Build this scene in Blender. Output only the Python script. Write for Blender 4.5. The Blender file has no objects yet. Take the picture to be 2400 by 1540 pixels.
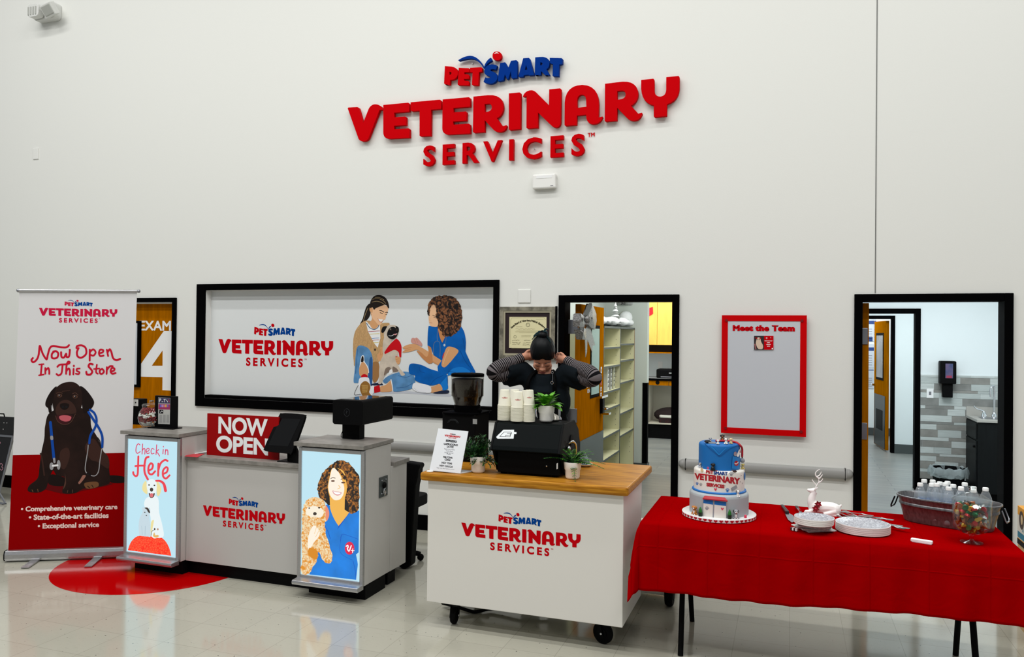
import bpy, bmesh, math, random
from mathutils import Vector, Matrix
from mathutils.geometry import tessellate_polygon
random.seed(7)
COL = bpy.context.scene.collection
PI = math.pi
# ------------------------------------------------------------------ camera model (used to measure real places from the photo)
W, H, F = 2400, 1540, 1830.6
CAM = Vector((0, -6.39, 1.763))
YAW, PITCH, ROLL = 0.33903, 0.00845, 0.010516
FW = Vector((-math.sin(YAW)*math.cos(PITCH), math.cos(YAW)*math.cos(PITCH), math.sin(PITCH)))
R0 = FW.cross(Vector((0, 0, 1))).normalized(); U0 = R0.cross(FW)
RT = R0*math.cos(ROLL)+U0*math.sin(ROLL); UP = -R0*math.sin(ROLL)+U0*math.cos(ROLL)
def ray(x, y): return RT*((x-W/2)/F)-UP*((y-H/2)/F)+FW
def on_plane(x, y, p, n):
    d = ray(x, y); return CAM+d*((p-CAM).dot(n)/d.dot(n))
def on_y(x, y, Y): return on_plane(x, y, Vector((0, Y, 0)), Vector((0, 1, 0)))
def on_z(x, y, Z): return on_plane(x, y, Vector((0, 0, Z)), Vector((0, 0, 1)))
def on_x(x, y, X): return on_plane(x, y, Vector((X, 0, 0)), Vector((1, 0, 0)))
# ------------------------------------------------------------------ materials
def lin(c): return tuple((v/255/12.92 if v/255 <= .04045 else ((v/255+.055)/1.055)**2.4) for v in c)
MATS = {}
def mat(name, c, rough=.5, metal=0, spec=.5, noise=0, nscale=8, emit=0, bump=0, bscale=60, trans=0, ior=1.45, alpha=1, coat=0, c2=None, stretch=None):
    m = bpy.data.materials.new(name); m.use_nodes = True
    nt = m.node_tree; b = nt.nodes['Principled BSDF']
    L = lin(c)+(1,)
    b.inputs['Base Color'].default_value = L
    b.inputs['Roughness'].default_value = rough; b.inputs['Metallic'].default_value = metal
    b.inputs['Specular IOR Level'].default_value = spec; b.inputs['IOR'].default_value = ior
    b.inputs['Transmission Weight'].default_value = trans; b.inputs['Alpha'].default_value = alpha
    b.inputs['Coat Weight'].default_value = coat
    if emit:
        b.inputs['Emission Color'].default_value = L; b.inputs['Emission Strength'].default_value = emit; b.inputs['Base Color'].default_value = (.02, .02, .02, 1)
    if noise or c2 or bump:
        tc = nt.nodes.new('ShaderNodeTexCoord'); mp = nt.nodes.new('ShaderNodeMapping')
        nt.links.new(tc.outputs['Object'], mp.inputs[0])
        if stretch: mp.inputs['Scale'].default_value = stretch
    if noise or c2:
        n = nt.nodes.new('ShaderNodeTexNoise'); n.inputs['Scale'].default_value = nscale; n.inputs['Detail'].default_value = 5
        nt.links.new(mp.outputs[0], n.inputs['Vector'])
        cr = nt.nodes.new('ShaderNodeValToRGB')
        cr.color_ramp.elements[0].position = .35; cr.color_ramp.elements[1].position = .65
        a = c2 if c2 else tuple(v*(1-noise) for v in c)
        cr.color_ramp.elements[0].color = lin(a)+(1,); cr.color_ramp.elements[1].color = L
        nt.links.new(n.outputs[0], cr.inputs[0])
        if not emit: nt.links.new(cr.outputs[0], b.inputs['Base Color'])
        if emit: nt.links.new(cr.outputs[0], b.inputs['Emission Color'])
    if bump:
        n2 = nt.nodes.new('ShaderNodeTexNoise'); n2.inputs['Scale'].default_value = bscale; n2.inputs['Detail'].default_value = 4
        nt.links.new(mp.outputs[0], n2.inputs['Vector'])
        bp = nt.nodes.new('ShaderNodeBump'); bp.inputs['Strength'].default_value = bump; bp.inputs['Distance'].default_value = .01
        nt.links.new(n2.outputs[0], bp.inputs['Height']); nt.links.new(bp.outputs[0], b.inputs['Normal'])
    MATS[name] = m
    return m
# ------------------------------------------------------------------ mesh builder
class MB:
    def __init__(s): s.v = []; s.f = []; s.mi = []; s.sm = []; s.mats = []
    def m(s, mt):
        if mt not in s.mats: s.mats.append(mt)
        return s.mats.index(mt)
    def add(s, vs, fs, mt, smooth=False):
        o = len(s.v); s.v += [tuple(v) for v in vs]; k = s.m(mt)
        for f in fs: s.f.append([o+i for i in f]); s.mi.append(k); s.sm.append(smooth)
        return s
    def box(s, a, b, mt, rot=None, piv=None, taper=0):
        (x0, y0, z0), (x1, y1, z1) = a, b
        vs = [Vector(p) for p in ((x0, y0, z0), (x1, y0, z0), (x1, y1, z0), (x0, y1, z0), (x0+taper, y0+taper, z1), (x1-taper, y0+taper, z1), (x1-taper, y1-taper, z1), (x0+taper, y1-taper, z1))]
        if rot is not None:
            p = Vector(piv) if piv is not None else sum(vs, Vector())/8
            vs = [p+rot@(v-p) for v in vs]
        return s.add(vs, [(0, 3, 2, 1), (4, 5, 6, 7), (0, 1, 5, 4), (1, 2, 6, 5), (2, 3, 7, 6), (3, 0, 4, 7)], mt)
    def rbox(s, a, b, mt, r=.01, seg=3, ax=2):
        # box with rounded corners seen along axis ax
        i, j = [k for k in range(3) if k != ax]
        pts = []
        for cx, cy, a0 in ((b[i]-r, b[j]-r, 0), (a[i]+r, b[j]-r, 90), (a[i]+r, a[j]+r, 180), (b[i]-r, a[j]+r, 270)):
            for k in range(seg+1):
                t = math.radians(a0+90*k/seg); pts.append((cx+r*math.cos(t), cy+r*math.sin(t)))
        return s.prism(pts, a[ax], b[ax], mt, ax)
    def prism(s, pts, z0, z1, mt, ax=2, smooth=False):
        i, j = [k for k in range(3) if k != ax]
        n = len(pts); vs = []
        for z in (z0, z1):
            for p in pts:
                v = [0, 0, 0]; v[i] = p[0]; v[j] = p[1]; v[ax] = z; vs.append(v)
        fs = [list(range(n))[::-1], list(range(n, 2*n))]+[(k, (k+1) % n, n+(k+1) % n, n+k) for k in range(n)]
        return s.add(vs, fs, mt, smooth)
    def lathe(s, prof, mt, c=(0, 0, 0), n=24, axis=None, smooth=True, sx=1, sy=1, cap=True):
        vs = []; fs = []; c = Vector(c)
        q = Vector((0, 0, 1)).rotation_difference(Vector(axis)) if axis is not None else None
        for r, z in prof:
            for k in range(n):
                t = 2*PI*k/n; v = Vector((r*math.cos(t)*sx, r*math.sin(t)*sy, z))
                vs.append(c+(q@v if q else v))
        for a in range(len(prof)-1):
            for k in range(n):
                fs.append((a*n+k, a*n+(k+1) % n, (a+1)*n+(k+1) % n, (a+1)*n+k))
        if cap and prof[0][0] > 1e-5: fs.append(tuple(range(n))[::-1])
        if cap and prof[-1][0] > 1e-5: fs.append(tuple(range((len(prof)-1)*n, len(prof)*n)))
        return s.add(vs, fs, mt, smooth)
    def cyl(s, p, q, r, mt, n=12, r2=None, smooth=True):
        p, q = Vector(p), Vector(q); d = q-p
        return s.lathe([(r, 0), (r if r2 is None else r2, d.length)], mt, p, n, d, smooth)
    def ball(s, c, r, mt, n=12, sq=(1, 1, 1), rot=None):
        vs = []; fs = []; m_ = max(6, n//2+1); c = Vector(c)
        for a in range(m_+1):
            ph = PI*a/m_
            for k in range(n):
                t = 2*PI*k/n
                v = Vector((r*sq[0]*math.sin(ph)*math.cos(t), r*sq[1]*math.sin(ph)*math.sin(t), r*sq[2]*math.cos(ph)))
                vs.append(c+(rot@v if rot is not None else v))
        for a in range(m_):
            for k in range(n): fs.append((a*n+k, (a+1)*n+k, (a+1)*n+(k+1) % n, a*n+(k+1) % n))
        return s.add(vs, fs, mt, True)
    def tube(s, pts, r, mt, n=8, closed=False, smooth=True, caps=True, flat=None):
        pts = [Vector(p) for p in pts]; N = len(pts); vs = []; fs = []
        rs = r if isinstance(r, (list, tuple)) else [r]*N
        nrm = None
        for k in range(N):
            if closed: t = pts[(k+1) % N]-pts[k-1]
            else: t = pts[min(k+1, N-1)]-pts[max(k-1, 0)]
            t.normalize()
            if nrm is None:
                nrm = t.orthogonal().normalized()
                if flat is not None: nrm = (Vector(flat)-t*t.dot(Vector(flat))).normalized()
            else: nrm = (nrm-t*nrm.dot(t)).normalized()
            bn = t.cross(nrm)
            for j in range(n):
                a = 2*PI*(j+.5)/n; vs.append(pts[k]+(nrm*math.cos(a)+bn*math.sin(a))*rs[k])
        for k in range(N if closed else N-1):
            k2 = (k+1) % N
            for j in range(n): fs.append((k*n+j, k*n+(j+1) % n, k2*n+(j+1) % n, k2*n+j))
        if caps and not closed: fs += [tuple(range(n))[::-1], tuple(range((N-1)*n, N*n))]
        return s.add(vs, fs, mt, smooth)
    def quad(s, a, b, c, d, mt): return s.add([a, b, c, d], [(0, 1, 2, 3)], mt)
    def poly(s, loops, mt, thick=None):
        # loops: outer + holes as lists of 3D points lying in one plane; thick: extrusion vector (away from the viewer)
        L = [[Vector(p) for p in lp] for lp in loops if len(lp) > 2]
        tr = tessellate_polygon(L); flat = [p for lp in L for p in lp]
        if thick is None:
            fs = []
            for t in tr:
                a, b, c = (flat[i] for i in t); nn = (b-a).cross(c-a)
                if nn.length < 1e-14: continue
                fs.append(tuple(t) if nn.dot(CAM-a) > 0 else tuple(t[::-1]))
            return s.add(flat, fs, mt)
        n = len(flat); t = Vector(thick); fs = [tuple(x) for x in tr]+[tuple(i+n for i in x[::-1]) for x in tr]
        o = 0
        for lp in L:
            k = len(lp)
            for i in range(k): fs.append((o+i, o+(i+1) % k, n+o+(i+1) % k, n+o+i))
            o += k
        return s.add(flat+[p+t for p in flat], fs, mt)
    def build(s, name, parent=None, bevel=0, loc=None, seg=2, angle=30, kind=None, recalc=True):
        me = bpy.data.meshes.new(name); me.from_pydata(s.v, [], s.f)
        for mt in s.mats: me.materials.append(mt)
        me.polygons.foreach_set('material_index', s.mi); me.polygons.foreach_set('use_smooth', s.sm)
        me.update()
        if recalc:
            bm = bmesh.new(); bm.from_mesh(me); bmesh.ops.recalc_face_normals(bm, faces=[f for f in bm.faces if all(len(e.link_faces) == 2 for e in f.edges)]); bm.to_mesh(me); bm.free()
        o = bpy.data.objects.new(name, me); COL.objects.link(o)
        if any(s.sm): me.set_sharp_from_angle(angle=math.radians(angle+20))
        if parent: o.parent = parent; o.matrix_parent_inverse = parent.matrix_basis.inverted()
        if bevel:
            b = o.modifiers.new('bevel', 'BEVEL'); b.width = bevel; b.segments = seg; b.limit_method = 'ANGLE'; b.angle_limit = math.radians(35)
            b.harden_normals = False
        if kind: o['kind'] = kind
        return o
def thing(name, label, cat, loc=(0, 0, 0), group=None):
    o = bpy.data.objects.new(name, None); COL.objects.link(o); o.location = loc; o.empty_display_size = .1
    o['label'] = label; o['category'] = cat
    if group: o['group'] = group
    return o
def tag(o, label, cat, group=None):
    o['label'] = label; o['category'] = cat
    if group: o['group'] = group
    return o
def dup(root, loc, rz=0, label=None, group=None):
    r = root.copy(); COL.objects.link(r); r.location = loc; r.rotation_euler = (0, 0, rz)
    if label: r['label'] = label
    if group: r['group'] = group
    for ch in root.children:
        c = ch.copy(); COL.objects.link(c); c.parent = r
        for g in ch.children:
            d = g.copy(); COL.objects.link(d); d.parent = c
    return r
# ------------------------------------------------------------------ flat print: paths, strokes, text
def path(d, n=6):
    tk = d.split(); i = 0; loops = []; cur = None; cmd = None
    def num():
        nonlocal i; v = float(tk[i]); i += 1; return v
    while i < len(tk):
        if tk[i].isalpha(): cmd = tk[i]; i += 1
        if cmd == 'Z':
            continue
        if cmd == 'M': cur = [(num(), num())]; loops.append(cur); cmd = 'L'
        elif cmd == 'L': cur.append((num(), num()))
        elif cmd == 'Q':
            p0 = cur[-1]; c = (num(), num()); p = (num(), num())
            for k in range(1, n+1):
                t = k/n; cur.append(tuple((1-t)**2*p0[q]+2*t*(1-t)*c[q]+t*t*p[q] for q in (0, 1)))
    return loops
def spline(pts, n=6, closed=False):
    # Catmull-Rom through 2D or 3D points
    P = [tuple(p) for p in pts]; N = len(P); out = []; D = len(P[0])
    for k in range(N if closed else N-1):
        p1, p2 = P[k], P[(k+1) % N]
        p0 = P[k-1] if (closed or k > 0) else p1; p3 = P[(k+2) % N] if (closed or k+2 < N) else p2
        for j in range(n):
            t = j/n
            out.append(tuple(.5*(2*p1[a]+(p2[a]-p0[a])*t+(2*p0[a]-5*p1[a]+4*p2[a]-p3[a])*t*t+(3*p1[a]-p0[a]-3*p2[a]+p3[a])*t**3) for a in range(D)))
    if not closed: out.append(P[-1])
    return out
def nums(s):
    a = [float(x) for x in s.split()]; return list(zip(a[0::2], a[1::2]))
class Art:
    """printing on a real flat surface: plane point p, normal n (towards the viewer), photo-crop origin and scale"""
    def __init__(s, p, n, ox=0, oy=0, sc=1, mb=None):
        s.p = Vector(p); s.n = Vector(n).normalized(); s.ox, s.oy, s.sc = ox, oy, sc; s.mb = mb or MB(); s.k = 0
    def at(s, x, y): return on_plane(s.ox+x/s.sc, s.oy+y/s.sc, s.p+s.n*s.lift, s.n)
    @property
    def lift(s): return .0005+.000035*s.k
    def up(s): s.k += 1; return s
    def fill(s, pts, mt, smooth=True, n=5, up=True):
        if isinstance(pts, str): pts = nums(pts)
        if up: s.k += 1
        q = spline(pts, n, True) if smooth else pts
        s.mb.poly([[s.at(*p) for p in q]], mt); return s
    def path(s, d, mt, n=6):
        s.k += 1; s.mb.poly([[s.at(*p) for p in lp] for lp in path(d, n)], mt); return s
    def ell(s, x, y, rx, ry, mt, rot=0, n=20):
        c, si = math.cos(rot), math.sin(rot)
        return s.fill([(x+rx*math.cos(t)*c-ry*math.sin(t)*si, y+rx*math.cos(t)*si+ry*math.sin(t)*c) for t in [2*PI*k/n for k in range(n)]], mt, False)
    def line(s, pts, w, mt, smooth=True, n=6, up=True, w2=None):
        """round-ended brush stroke of width w (crop pixels)"""
        if isinstance(pts, str): pts = nums(pts)
        if up: s.k += 1
        q = spline(pts, n) if smooth and len(pts) > 2 else list(pts)
        q = [p for i, p in enumerate(q) if i == 0 or math.dist(p, q[i-1]) > 1e-3]
        N = len(q)
        if N == 1: return s.ell(q[0][0], q[0][1], w/2, w/2, mt, n=12)
        L_ = []; R_ = []; k0 = s.k
        for i in range(N):
            r = (w if w2 is None else w+(w2-w)*i/(N-1))/2
            d1 = (q[i][0]-q[i-1][0], q[i][1]-q[i-1][1]) if i else None
            d2 = (q[i+1][0]-q[i][0], q[i+1][1]-q[i][1]) if i < N-1 else None
            d1 = d1 or d2; d2 = d2 or d1
            l1, l2 = math.hypot(*d1), math.hypot(*d2); n1 = (-d1[1]/l1, d1[0]/l1); n2 = (-d2[1]/l2, d2[0]/l2)
            mm = (n1[0]+n2[0], n1[1]+n2[1]); dn = max(.45, 1+n1[0]*n2[0]+n1[1]*n2[1]); mx, my = mm[0]/dn*r, mm[1]/dn*r
            s.k = k0+.8*i/N; L_.append(s.at(q[i][0]+mx, q[i][1]+my)); R_.append(s.at(q[i][0]-mx, q[i][1]-my))
            if i in (0, N-1):
                sg = 1 if i else -1; an = math.atan2(n1[1], n1[0])
                s.mb.poly([[s.at(q[i][0]+r*math.cos(an-sg*PI*k/6), q[i][1]+r*math.sin(an-sg*PI*k/6)) for k in range(7)]], mt)
        s.k = k0
        for i in range(N-1): s.mb.poly([[L_[i], R_[i], R_[i+1]]], mt); s.mb.poly([[L_[i], R_[i+1], L_[i+1]]], mt)
        return s
_TC = {}
def text_geo(t, space=1.0):
    """triangles and outline of a line of text in the default typeface, cap height about .73"""
    k = (t, space)
    if k in _TC: return _TC[k]
    c = bpy.data.curves.new('lettering', 'FONT'); c.body = t; c.size = 1; c.space_character = space; c.resolution_u = 6 if len(t) < 14 else 3
    o = bpy.data.objects.new('lettering', c); COL.objects.link(o)
    dg = bpy.context.evaluated_depsgraph_get(); dg.update()
    me = bpy.data.meshes.new_from_object(o.evaluated_get(dg))
    bm = bmesh.new(); bm.from_mesh(me); bmesh.ops.remove_doubles(bm, verts=bm.verts, dist=1e-5)
    bm.verts.index_update()
    vs = [(v.co.x, v.co.y) for v in bm.verts]; fs = [[v.index for v in f.verts] for f in bm.faces]
    be = []; nv = {}
    for e in bm.edges:
        if len(e.link_faces) != 1: continue
        a, b = e.verts; fc = e.link_faces[0].calc_center_median(); d = b.co-a.co
        if d.length < 1e-7: continue
        n_ = Vector((-d.y, d.x)).normalized()
        if n_.dot(Vector((fc.x-a.co.x, fc.y-a.co.y))) > 0: n_ = -n_
        be.append((a.index, b.index))
        for i in (a.index, b.index): nv.setdefault(i, []).append(n_)
    mit = {}
    for i, l in nv.items():
        m_ = l[0]+l[-1]; dn = max(.4, 1+l[0].dot(l[-1])); mit[i] = (m_.x/dn, m_.y/dn)
    be = (be, mit)
    bm.free(); bpy.data.meshes.remove(me); bpy.data.objects.remove(o); bpy.data.curves.remove(c)
    if vs: x0 = min(v[0] for v in vs); x1 = max(v[0] for v in vs)
    else: x0 = x1 = 0
    _TC[k] = (vs, fs, be, x0, x1); return _TC[k]
def text_on(mb, t, org, u, v, mt, width=None, size=None, bold=0, space=1.0, align='C', lift=(0, 0, 0)):
    """org: baseline point; u, v: unit vectors along and up; width or cap size in metres"""
    vs, fs, be, x0, x1 = text_geo(t, space)
    if not vs: return 0
    org, u, v, lift = Vector(org), Vector(u), Vector(v), Vector(lift)
    sx = width/(x1-x0) if width else size/.73
    sy = size/.73 if size else sx
    off = {'C': (x0+x1)/2, 'L': x0, 'R': x1}[align]
    def pt(x, y): return org+lift+u*((x-off)*sx)+v*(y*sy)
    flip = u.cross(v)
    def face(pl, q):
        nn = (pl[q[1]]-pl[q[0]]).cross(pl[q[2]]-pl[q[0]]); return list(q) if nn.dot(flip) > 0 else list(q)[::-1]
    pl = [pt(*p) for p in vs]
    mb.add(pl, [face(pl, f) for f in fs], mt)
    if bold:
        r = bold/2; es, mit = be
        for a, b in es:
            (ax, ay), (bx, by) = vs[a], vs[b]; ma, mb_ = mit[a], mit[b]
            q = [pt(ax, ay), pt(bx, by), pt(bx+mb_[0]*r, by+mb_[1]*r), pt(ax+ma[0]*r, ay+ma[1]*r)]
            mb.add(q, [face(q, (0, 1, 2, 3))], mt)
    return sx
# ------------------------------------------------------------------ shared materials
WALL = mat('wall_paint', (226, 227, 222), .6, spec=.3, bump=.04, bscale=90)
WHITE = mat('white_plastic', (232, 232, 228), .4)
LAM = mat('white_laminate', (222, 219, 212), .38, spec=.4)
LAMG = mat('grey_laminate_panel', (188, 186, 182), .4, spec=.3)
BLACK = mat('black_paint', (4, 4, 5), .6, spec=.02)
BLACKM = mat('black_matte', (5, 5, 6), .6, spec=.1)
RUBBER = mat('black_rubber', (7, 7, 8), .7, spec=.1)
ALU = mat('brushed_aluminium', (186, 186, 188), .35, metal=.85, noise=.08, nscale=40, stretch=(1, 1, 12))
RAILM = mat('grey_rail_vinyl', (150, 150, 147), .35, spec=.4)
STONE = mat('grey_countertop', (140, 136, 130), .35, noise=.14, nscale=22, spec=.45)
AMBER = mat('amber_maple', (176, 104, 2), .5, noise=.13, nscale=5, stretch=(6, 6, .7), spec=.0)
AMBERL = mat('honey_maple', (244, 194, 88), .45, noise=.07, nscale=4, stretch=(4, 4, .7))
STEEL = mat('steel', (150, 152, 158), .3, metal=.9)
CHROME = mat('chrome', (215, 217, 220), .08, metal=1)
KICK = mat('dark_kick_plate', (62, 72, 70), .35, metal=.6)
RED = mat('red_print', (192, 0, 14), .5, spec=.05)
REDD = mat('red_board', (198, 0, 5), .4, spec=.08)
BLUE = mat('blue_print', (0, 62, 140), .5, spec=.05)
PWHITE = mat('white_print', (235, 236, 236), .5, spec=.2)
INK = mat('black_ink', (28, 26, 30), .6, spec=.1)
GREYINK = mat('grey_ink', (120, 120, 126), .6, spec=.1)
def glass(name, c=(255, 255, 255), rough=.02, ior=1.3, mixw=.75):
    """thin clear glass or plastic: mostly see-through with a glossy skin"""
    m = bpy.data.materials.new(name); m.use_nodes = True; nt = m.node_tree
    for n in list(nt.nodes): nt.nodes.remove(n)
    o = nt.nodes.new('ShaderNodeOutputMaterial'); t = nt.nodes.new('ShaderNodeBsdfTransparent'); g = nt.nodes.new('ShaderNodeBsdfGlossy')
    mx = nt.nodes.new('ShaderNodeMixShader'); lw = nt.nodes.new('ShaderNodeLayerWeight'); mp = nt.nodes.new('ShaderNodeMapRange')
    lw.inputs['Blend'].default_value = ior-1
    t.inputs[0].default_value = lin(c)+(1,); g.inputs['Roughness'].default_value = rough
    mp.inputs['To Max'].default_value = 1-mixw+.12; mp.inputs['To Min'].default_value = .02
    nt.links.new(lw.outputs['Facing'], mp.inputs[0]); nt.links.new(mp.outputs[0], mx.inputs[0])
    nt.links.new(t.outputs[0], mx.inputs[1]); nt.links.new(g.outputs[0], mx.inputs[2]); nt.links.new(mx.outputs[0], o.inputs[0])
    return m
GLASS = glass('clear_glass', (244, 248, 248)); PET = glass('clear_bottle_plastic', (250, 252, 254), .06, mixw=.6)
_n = PET.node_tree; _d = _n.nodes.new('ShaderNodeBsdfDiffuse'); _d.inputs[0].default_value = lin((226, 236, 242))+(1,); _m = _n.nodes.new('ShaderNodeMixShader'); _m.inputs[0].default_value = .13; _o = _n.nodes['Material Output']; _f = _o.inputs[0].links[0].from_socket; _n.links.new(_f, _m.inputs[1]); _n.links.new(_d.outputs[0], _m.inputs[2]); _n.links.new(_m.outputs[0], _o.inputs[0])
PANE = glass('thin_pane', (235, 240, 240), .03, mixw=.8)
# floor tiles of the store
def floor_mat():
    m = bpy.data.materials.new('vinyl_floor_tiles'); m.use_nodes = True; nt = m.node_tree; b = nt.nodes['Principled BSDF']; L = nt.links
    b.inputs['Roughness'].default_value = .13; b.inputs['Specular IOR Level'].default_value = .55; b.inputs['IOR'].default_value = 1.75
    tc = nt.nodes.new('ShaderNodeTexCoord'); sp = nt.nodes.new('ShaderNodeSeparateXYZ'); L.new(tc.outputs['Object'], sp.inputs[0])
    def mth(op, a, bb=None, c=None):
        n = nt.nodes.new('ShaderNodeMath'); n.operation = op
        for i, v in enumerate((a, bb, c)):
            if v is None: continue
            if isinstance(v, (int, float)): n.inputs[i].default_value = v
            else: L.new(v, n.inputs[i])
        return n.outputs[0]
    ln = []; cells = []
    for ax, off in (('X', .0248), ('Y', -1.93)):
        u = mth('DIVIDE', mth('SUBTRACT', sp.outputs[ax], off), .3048)
        fr = mth('FRACT', u); d = mth('MINIMUM', fr, mth('SUBTRACT', 1, fr)); ln.append(mth('LESS_THAN', d, .0052)); cells.append(mth('FLOOR', u))
    line = mth('MAXIMUM', *ln)
    cv = nt.nodes.new('ShaderNodeCombineXYZ'); L.new(cells[0], cv.inputs[0]); L.new(cells[1], cv.inputs[1])
    wn = nt.nodes.new('ShaderNodeTexWhiteNoise'); L.new(cv.outputs[0], wn.inputs[0])
    n1 = nt.nodes.new('ShaderNodeTexNoise'); n1.inputs['Scale'].default_value = 3; L.new(tc.outputs['Object'], n1.inputs['Vector'])
    vo = nt.nodes.new('ShaderNodeTexVoronoi'); vo.inputs['Scale'].default_value = 34; L.new(tc.outputs['Object'], vo.inputs['Vector'])
    sc = nt.nodes.new('ShaderNodeSeparateColor'); L.new(vo.outputs['Color'], sc.inputs[0])
    rad = mth('MULTIPLY', mth('POWER', sc.outputs[0], 4), .15)
    dot = mth('LESS_THAN', vo.outputs['Distance'], rad)
    mp = nt.nodes.new('ShaderNodeMapping'); mp.inputs['Rotation'].default_value = (0, 0, .5); mp.inputs['Scale'].default_value = (3, 14, 1); L.new(tc.outputs['Object'], mp.inputs[0])
    n2 = nt.nodes.new('ShaderNodeTexNoise'); n2.inputs['Scale'].default_value = 7; n2.inputs['Detail'].default_value = 8; n2.inputs['Roughness'].default_value = .75; L.new(mp.outputs[0], n2.inputs['Vector'])
    strk = nt.nodes.new('ShaderNodeMapRange'); strk.inputs['From Min'].default_value = .585; strk.inputs['From Max'].default_value = .66; L.new(n2.outputs[0], strk.inputs[0])
    val = mth('ADD', .93, mth('MULTIPLY', wn.outputs[0], .05)); val = mth('ADD', val, mth('MULTIPLY', mth('SUBTRACT', n1.outputs[0], .5), .06))
    val = mth('SUBTRACT', val, mth('MULTIPLY', line, .26)); val = mth('SUBTRACT', val, mth('MULTIPLY', dot, .75)); val = mth('SUBTRACT', val, mth('MULTIPLY', strk.outputs[0], .22))
    mx = nt.nodes.new('ShaderNodeMix'); mx.data_type = 'RGBA'; mx.blend_type = 'MULTIPLY'; mx.inputs[0].default_value = 1
    mx.inputs[6].default_value = lin((176, 174, 160))+(1,); cc = nt.nodes.new('ShaderNodeCombineColor')
    for i in range(3): L.new(val, cc.inputs[i])
    L.new(cc.outputs[0], mx.inputs[7]); L.new(mx.outputs[2], b.inputs['Base Color'])
    rg = mth('ADD', .05, mth('MULTIPLY', n2.outputs[0], .1)); L.new(rg, b.inputs['Roughness'])
    return m
def brick_mat(name, c1, c2, mortar, sx, bw, rh, rough=.4, msize=.01, offset=.5, rot=None, axes='xz'):
    m = bpy.data.materials.new(name); m.use_nodes = True; nt = m.node_tree; b = nt.nodes['Principled BSDF']; L = nt.links
    tc = nt.nodes.new('ShaderNodeTexCoord'); sp = nt.nodes.new('ShaderNodeSeparateXYZ'); cb = nt.nodes.new('ShaderNodeCombineXYZ')
    L.new(tc.outputs['Object'], sp.inputs[0]); L.new(sp.outputs[axes[0].upper()], cb.inputs[0]); L.new(sp.outputs[axes[1].upper()], cb.inputs[1])
    br = nt.nodes.new('ShaderNodeTexBrick'); br.inputs['Scale'].default_value = sx; br.inputs['Brick Width'].default_value = bw; br.inputs['Row Height'].default_value = rh
    br.inputs['Mortar Size'].default_value = msize; br.offset = offset; br.inputs['Bias'].default_value = 0
    br.inputs['Color1'].default_value = lin(c1)+(1,); br.inputs['Color2'].default_value = lin(c2)+(1,); br.inputs['Mortar'].default_value = lin(mortar)+(1,)
    L.new(cb.outputs[0], br.inputs['Vector'])
    mp = nt.nodes.new('ShaderNodeMapping'); mp.inputs['Scale'].default_value = (2, 14, 1); L.new(cb.outputs[0], mp.inputs[0])
    n = nt.nodes.new('ShaderNodeTexNoise'); n.inputs['Scale'].default_value = 3; n.inputs['Detail'].default_value = 5; L.new(mp.outputs[0], n.inputs['Vector'])
    mr = nt.nodes.new('ShaderNodeMapRange'); mr.inputs['To Min'].default_value = .8; mr.inputs['To Max'].default_value = 1.1; L.new(n.outputs[0], mr.inputs[0])
    mx = nt.nodes.new('ShaderNodeVectorMath'); mx.operation = 'MULTIPLY'; L.new(br.outputs['Color'], mx.inputs[0]); L.new(mr.outputs[0], mx.inputs[1]); L.new(mx.outputs[0], b.inputs['Base Color'])
    b.inputs['Roughness'].default_value = rough
    return m
FLOOR = floor_mat()
PLANK = brick_mat('grey_wood_planks', (120, 124, 122), (136, 138, 134), (88, 92, 92), 1, 1.2, .16, .35, .004, .37, axes='xy')
ROOMW = mat('clinic_wall_paint', (228, 236, 238), .6, spec=.3)
# ------------------------------------------------------------------ setting
def wall_cells(x0, x1, z0, z1, y0, y1, holes, mt, name):
    xs = sorted({x0, x1}|{h[0] for h in holes}|{h[1] for h in holes}); zs = sorted({z0, z1}|{h[2] for h in holes}|{h[3] for h in holes})
    xs = [x for x in xs if x0 <= x <= x1]; zs = [z for z in zs if z0 <= z <= z1]
    mb = MB()
    for a, b in zip(xs, xs[1:]):
        for c, d in zip(zs, zs[1:]):
            mx, mz = (a+b)/2, (c+d)/2
            if any(h[0] < mx < h[1] and h[2] < mz < h[3] for h in holes): continue
            mb.box((a, y0, c), (b, y1, d), mt)
    return mb.build(name, kind='structure')
MB().box((-10, -9.5, -.12), (4.5, .02, 0), FLOOR).build('floor', kind='structure')
mb = MB().box((-2.9, .02, -.12), (-.35, 7.9, -.001), PLANK); mb.box((.02, .02, -.12), (3.0, 9.4, -.001), PLANK); mb.build('floor_clinic', kind='structure')
HG = (-5.525, -2.425, 1.10, 2.182)
wall_cells(-10, 4.5, 0, 6.9, 0, .14, [(-6.86, -5.92, 0, 2.05), HG, (-1.79, -.85, 0, 2.065), (.49, 1.47, 0, 2.065)], WALL, 'wall_back')
MB().box((.612, -.003, 2.105), (.619, 0, 6.9), mat('joint_shadow_gap', (120, 121, 118), .7)).build('trim_1', kind='structure')
mb = MB()
for a, b in ((-10, -6.9), (-5.885, -1.835), (-.82, .47), (1.507, 4.5)): mb.box((a, -.012, 0), (b, 0, .135), BLACK)
mb.build('baseboard_back', kind='structure')
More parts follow.
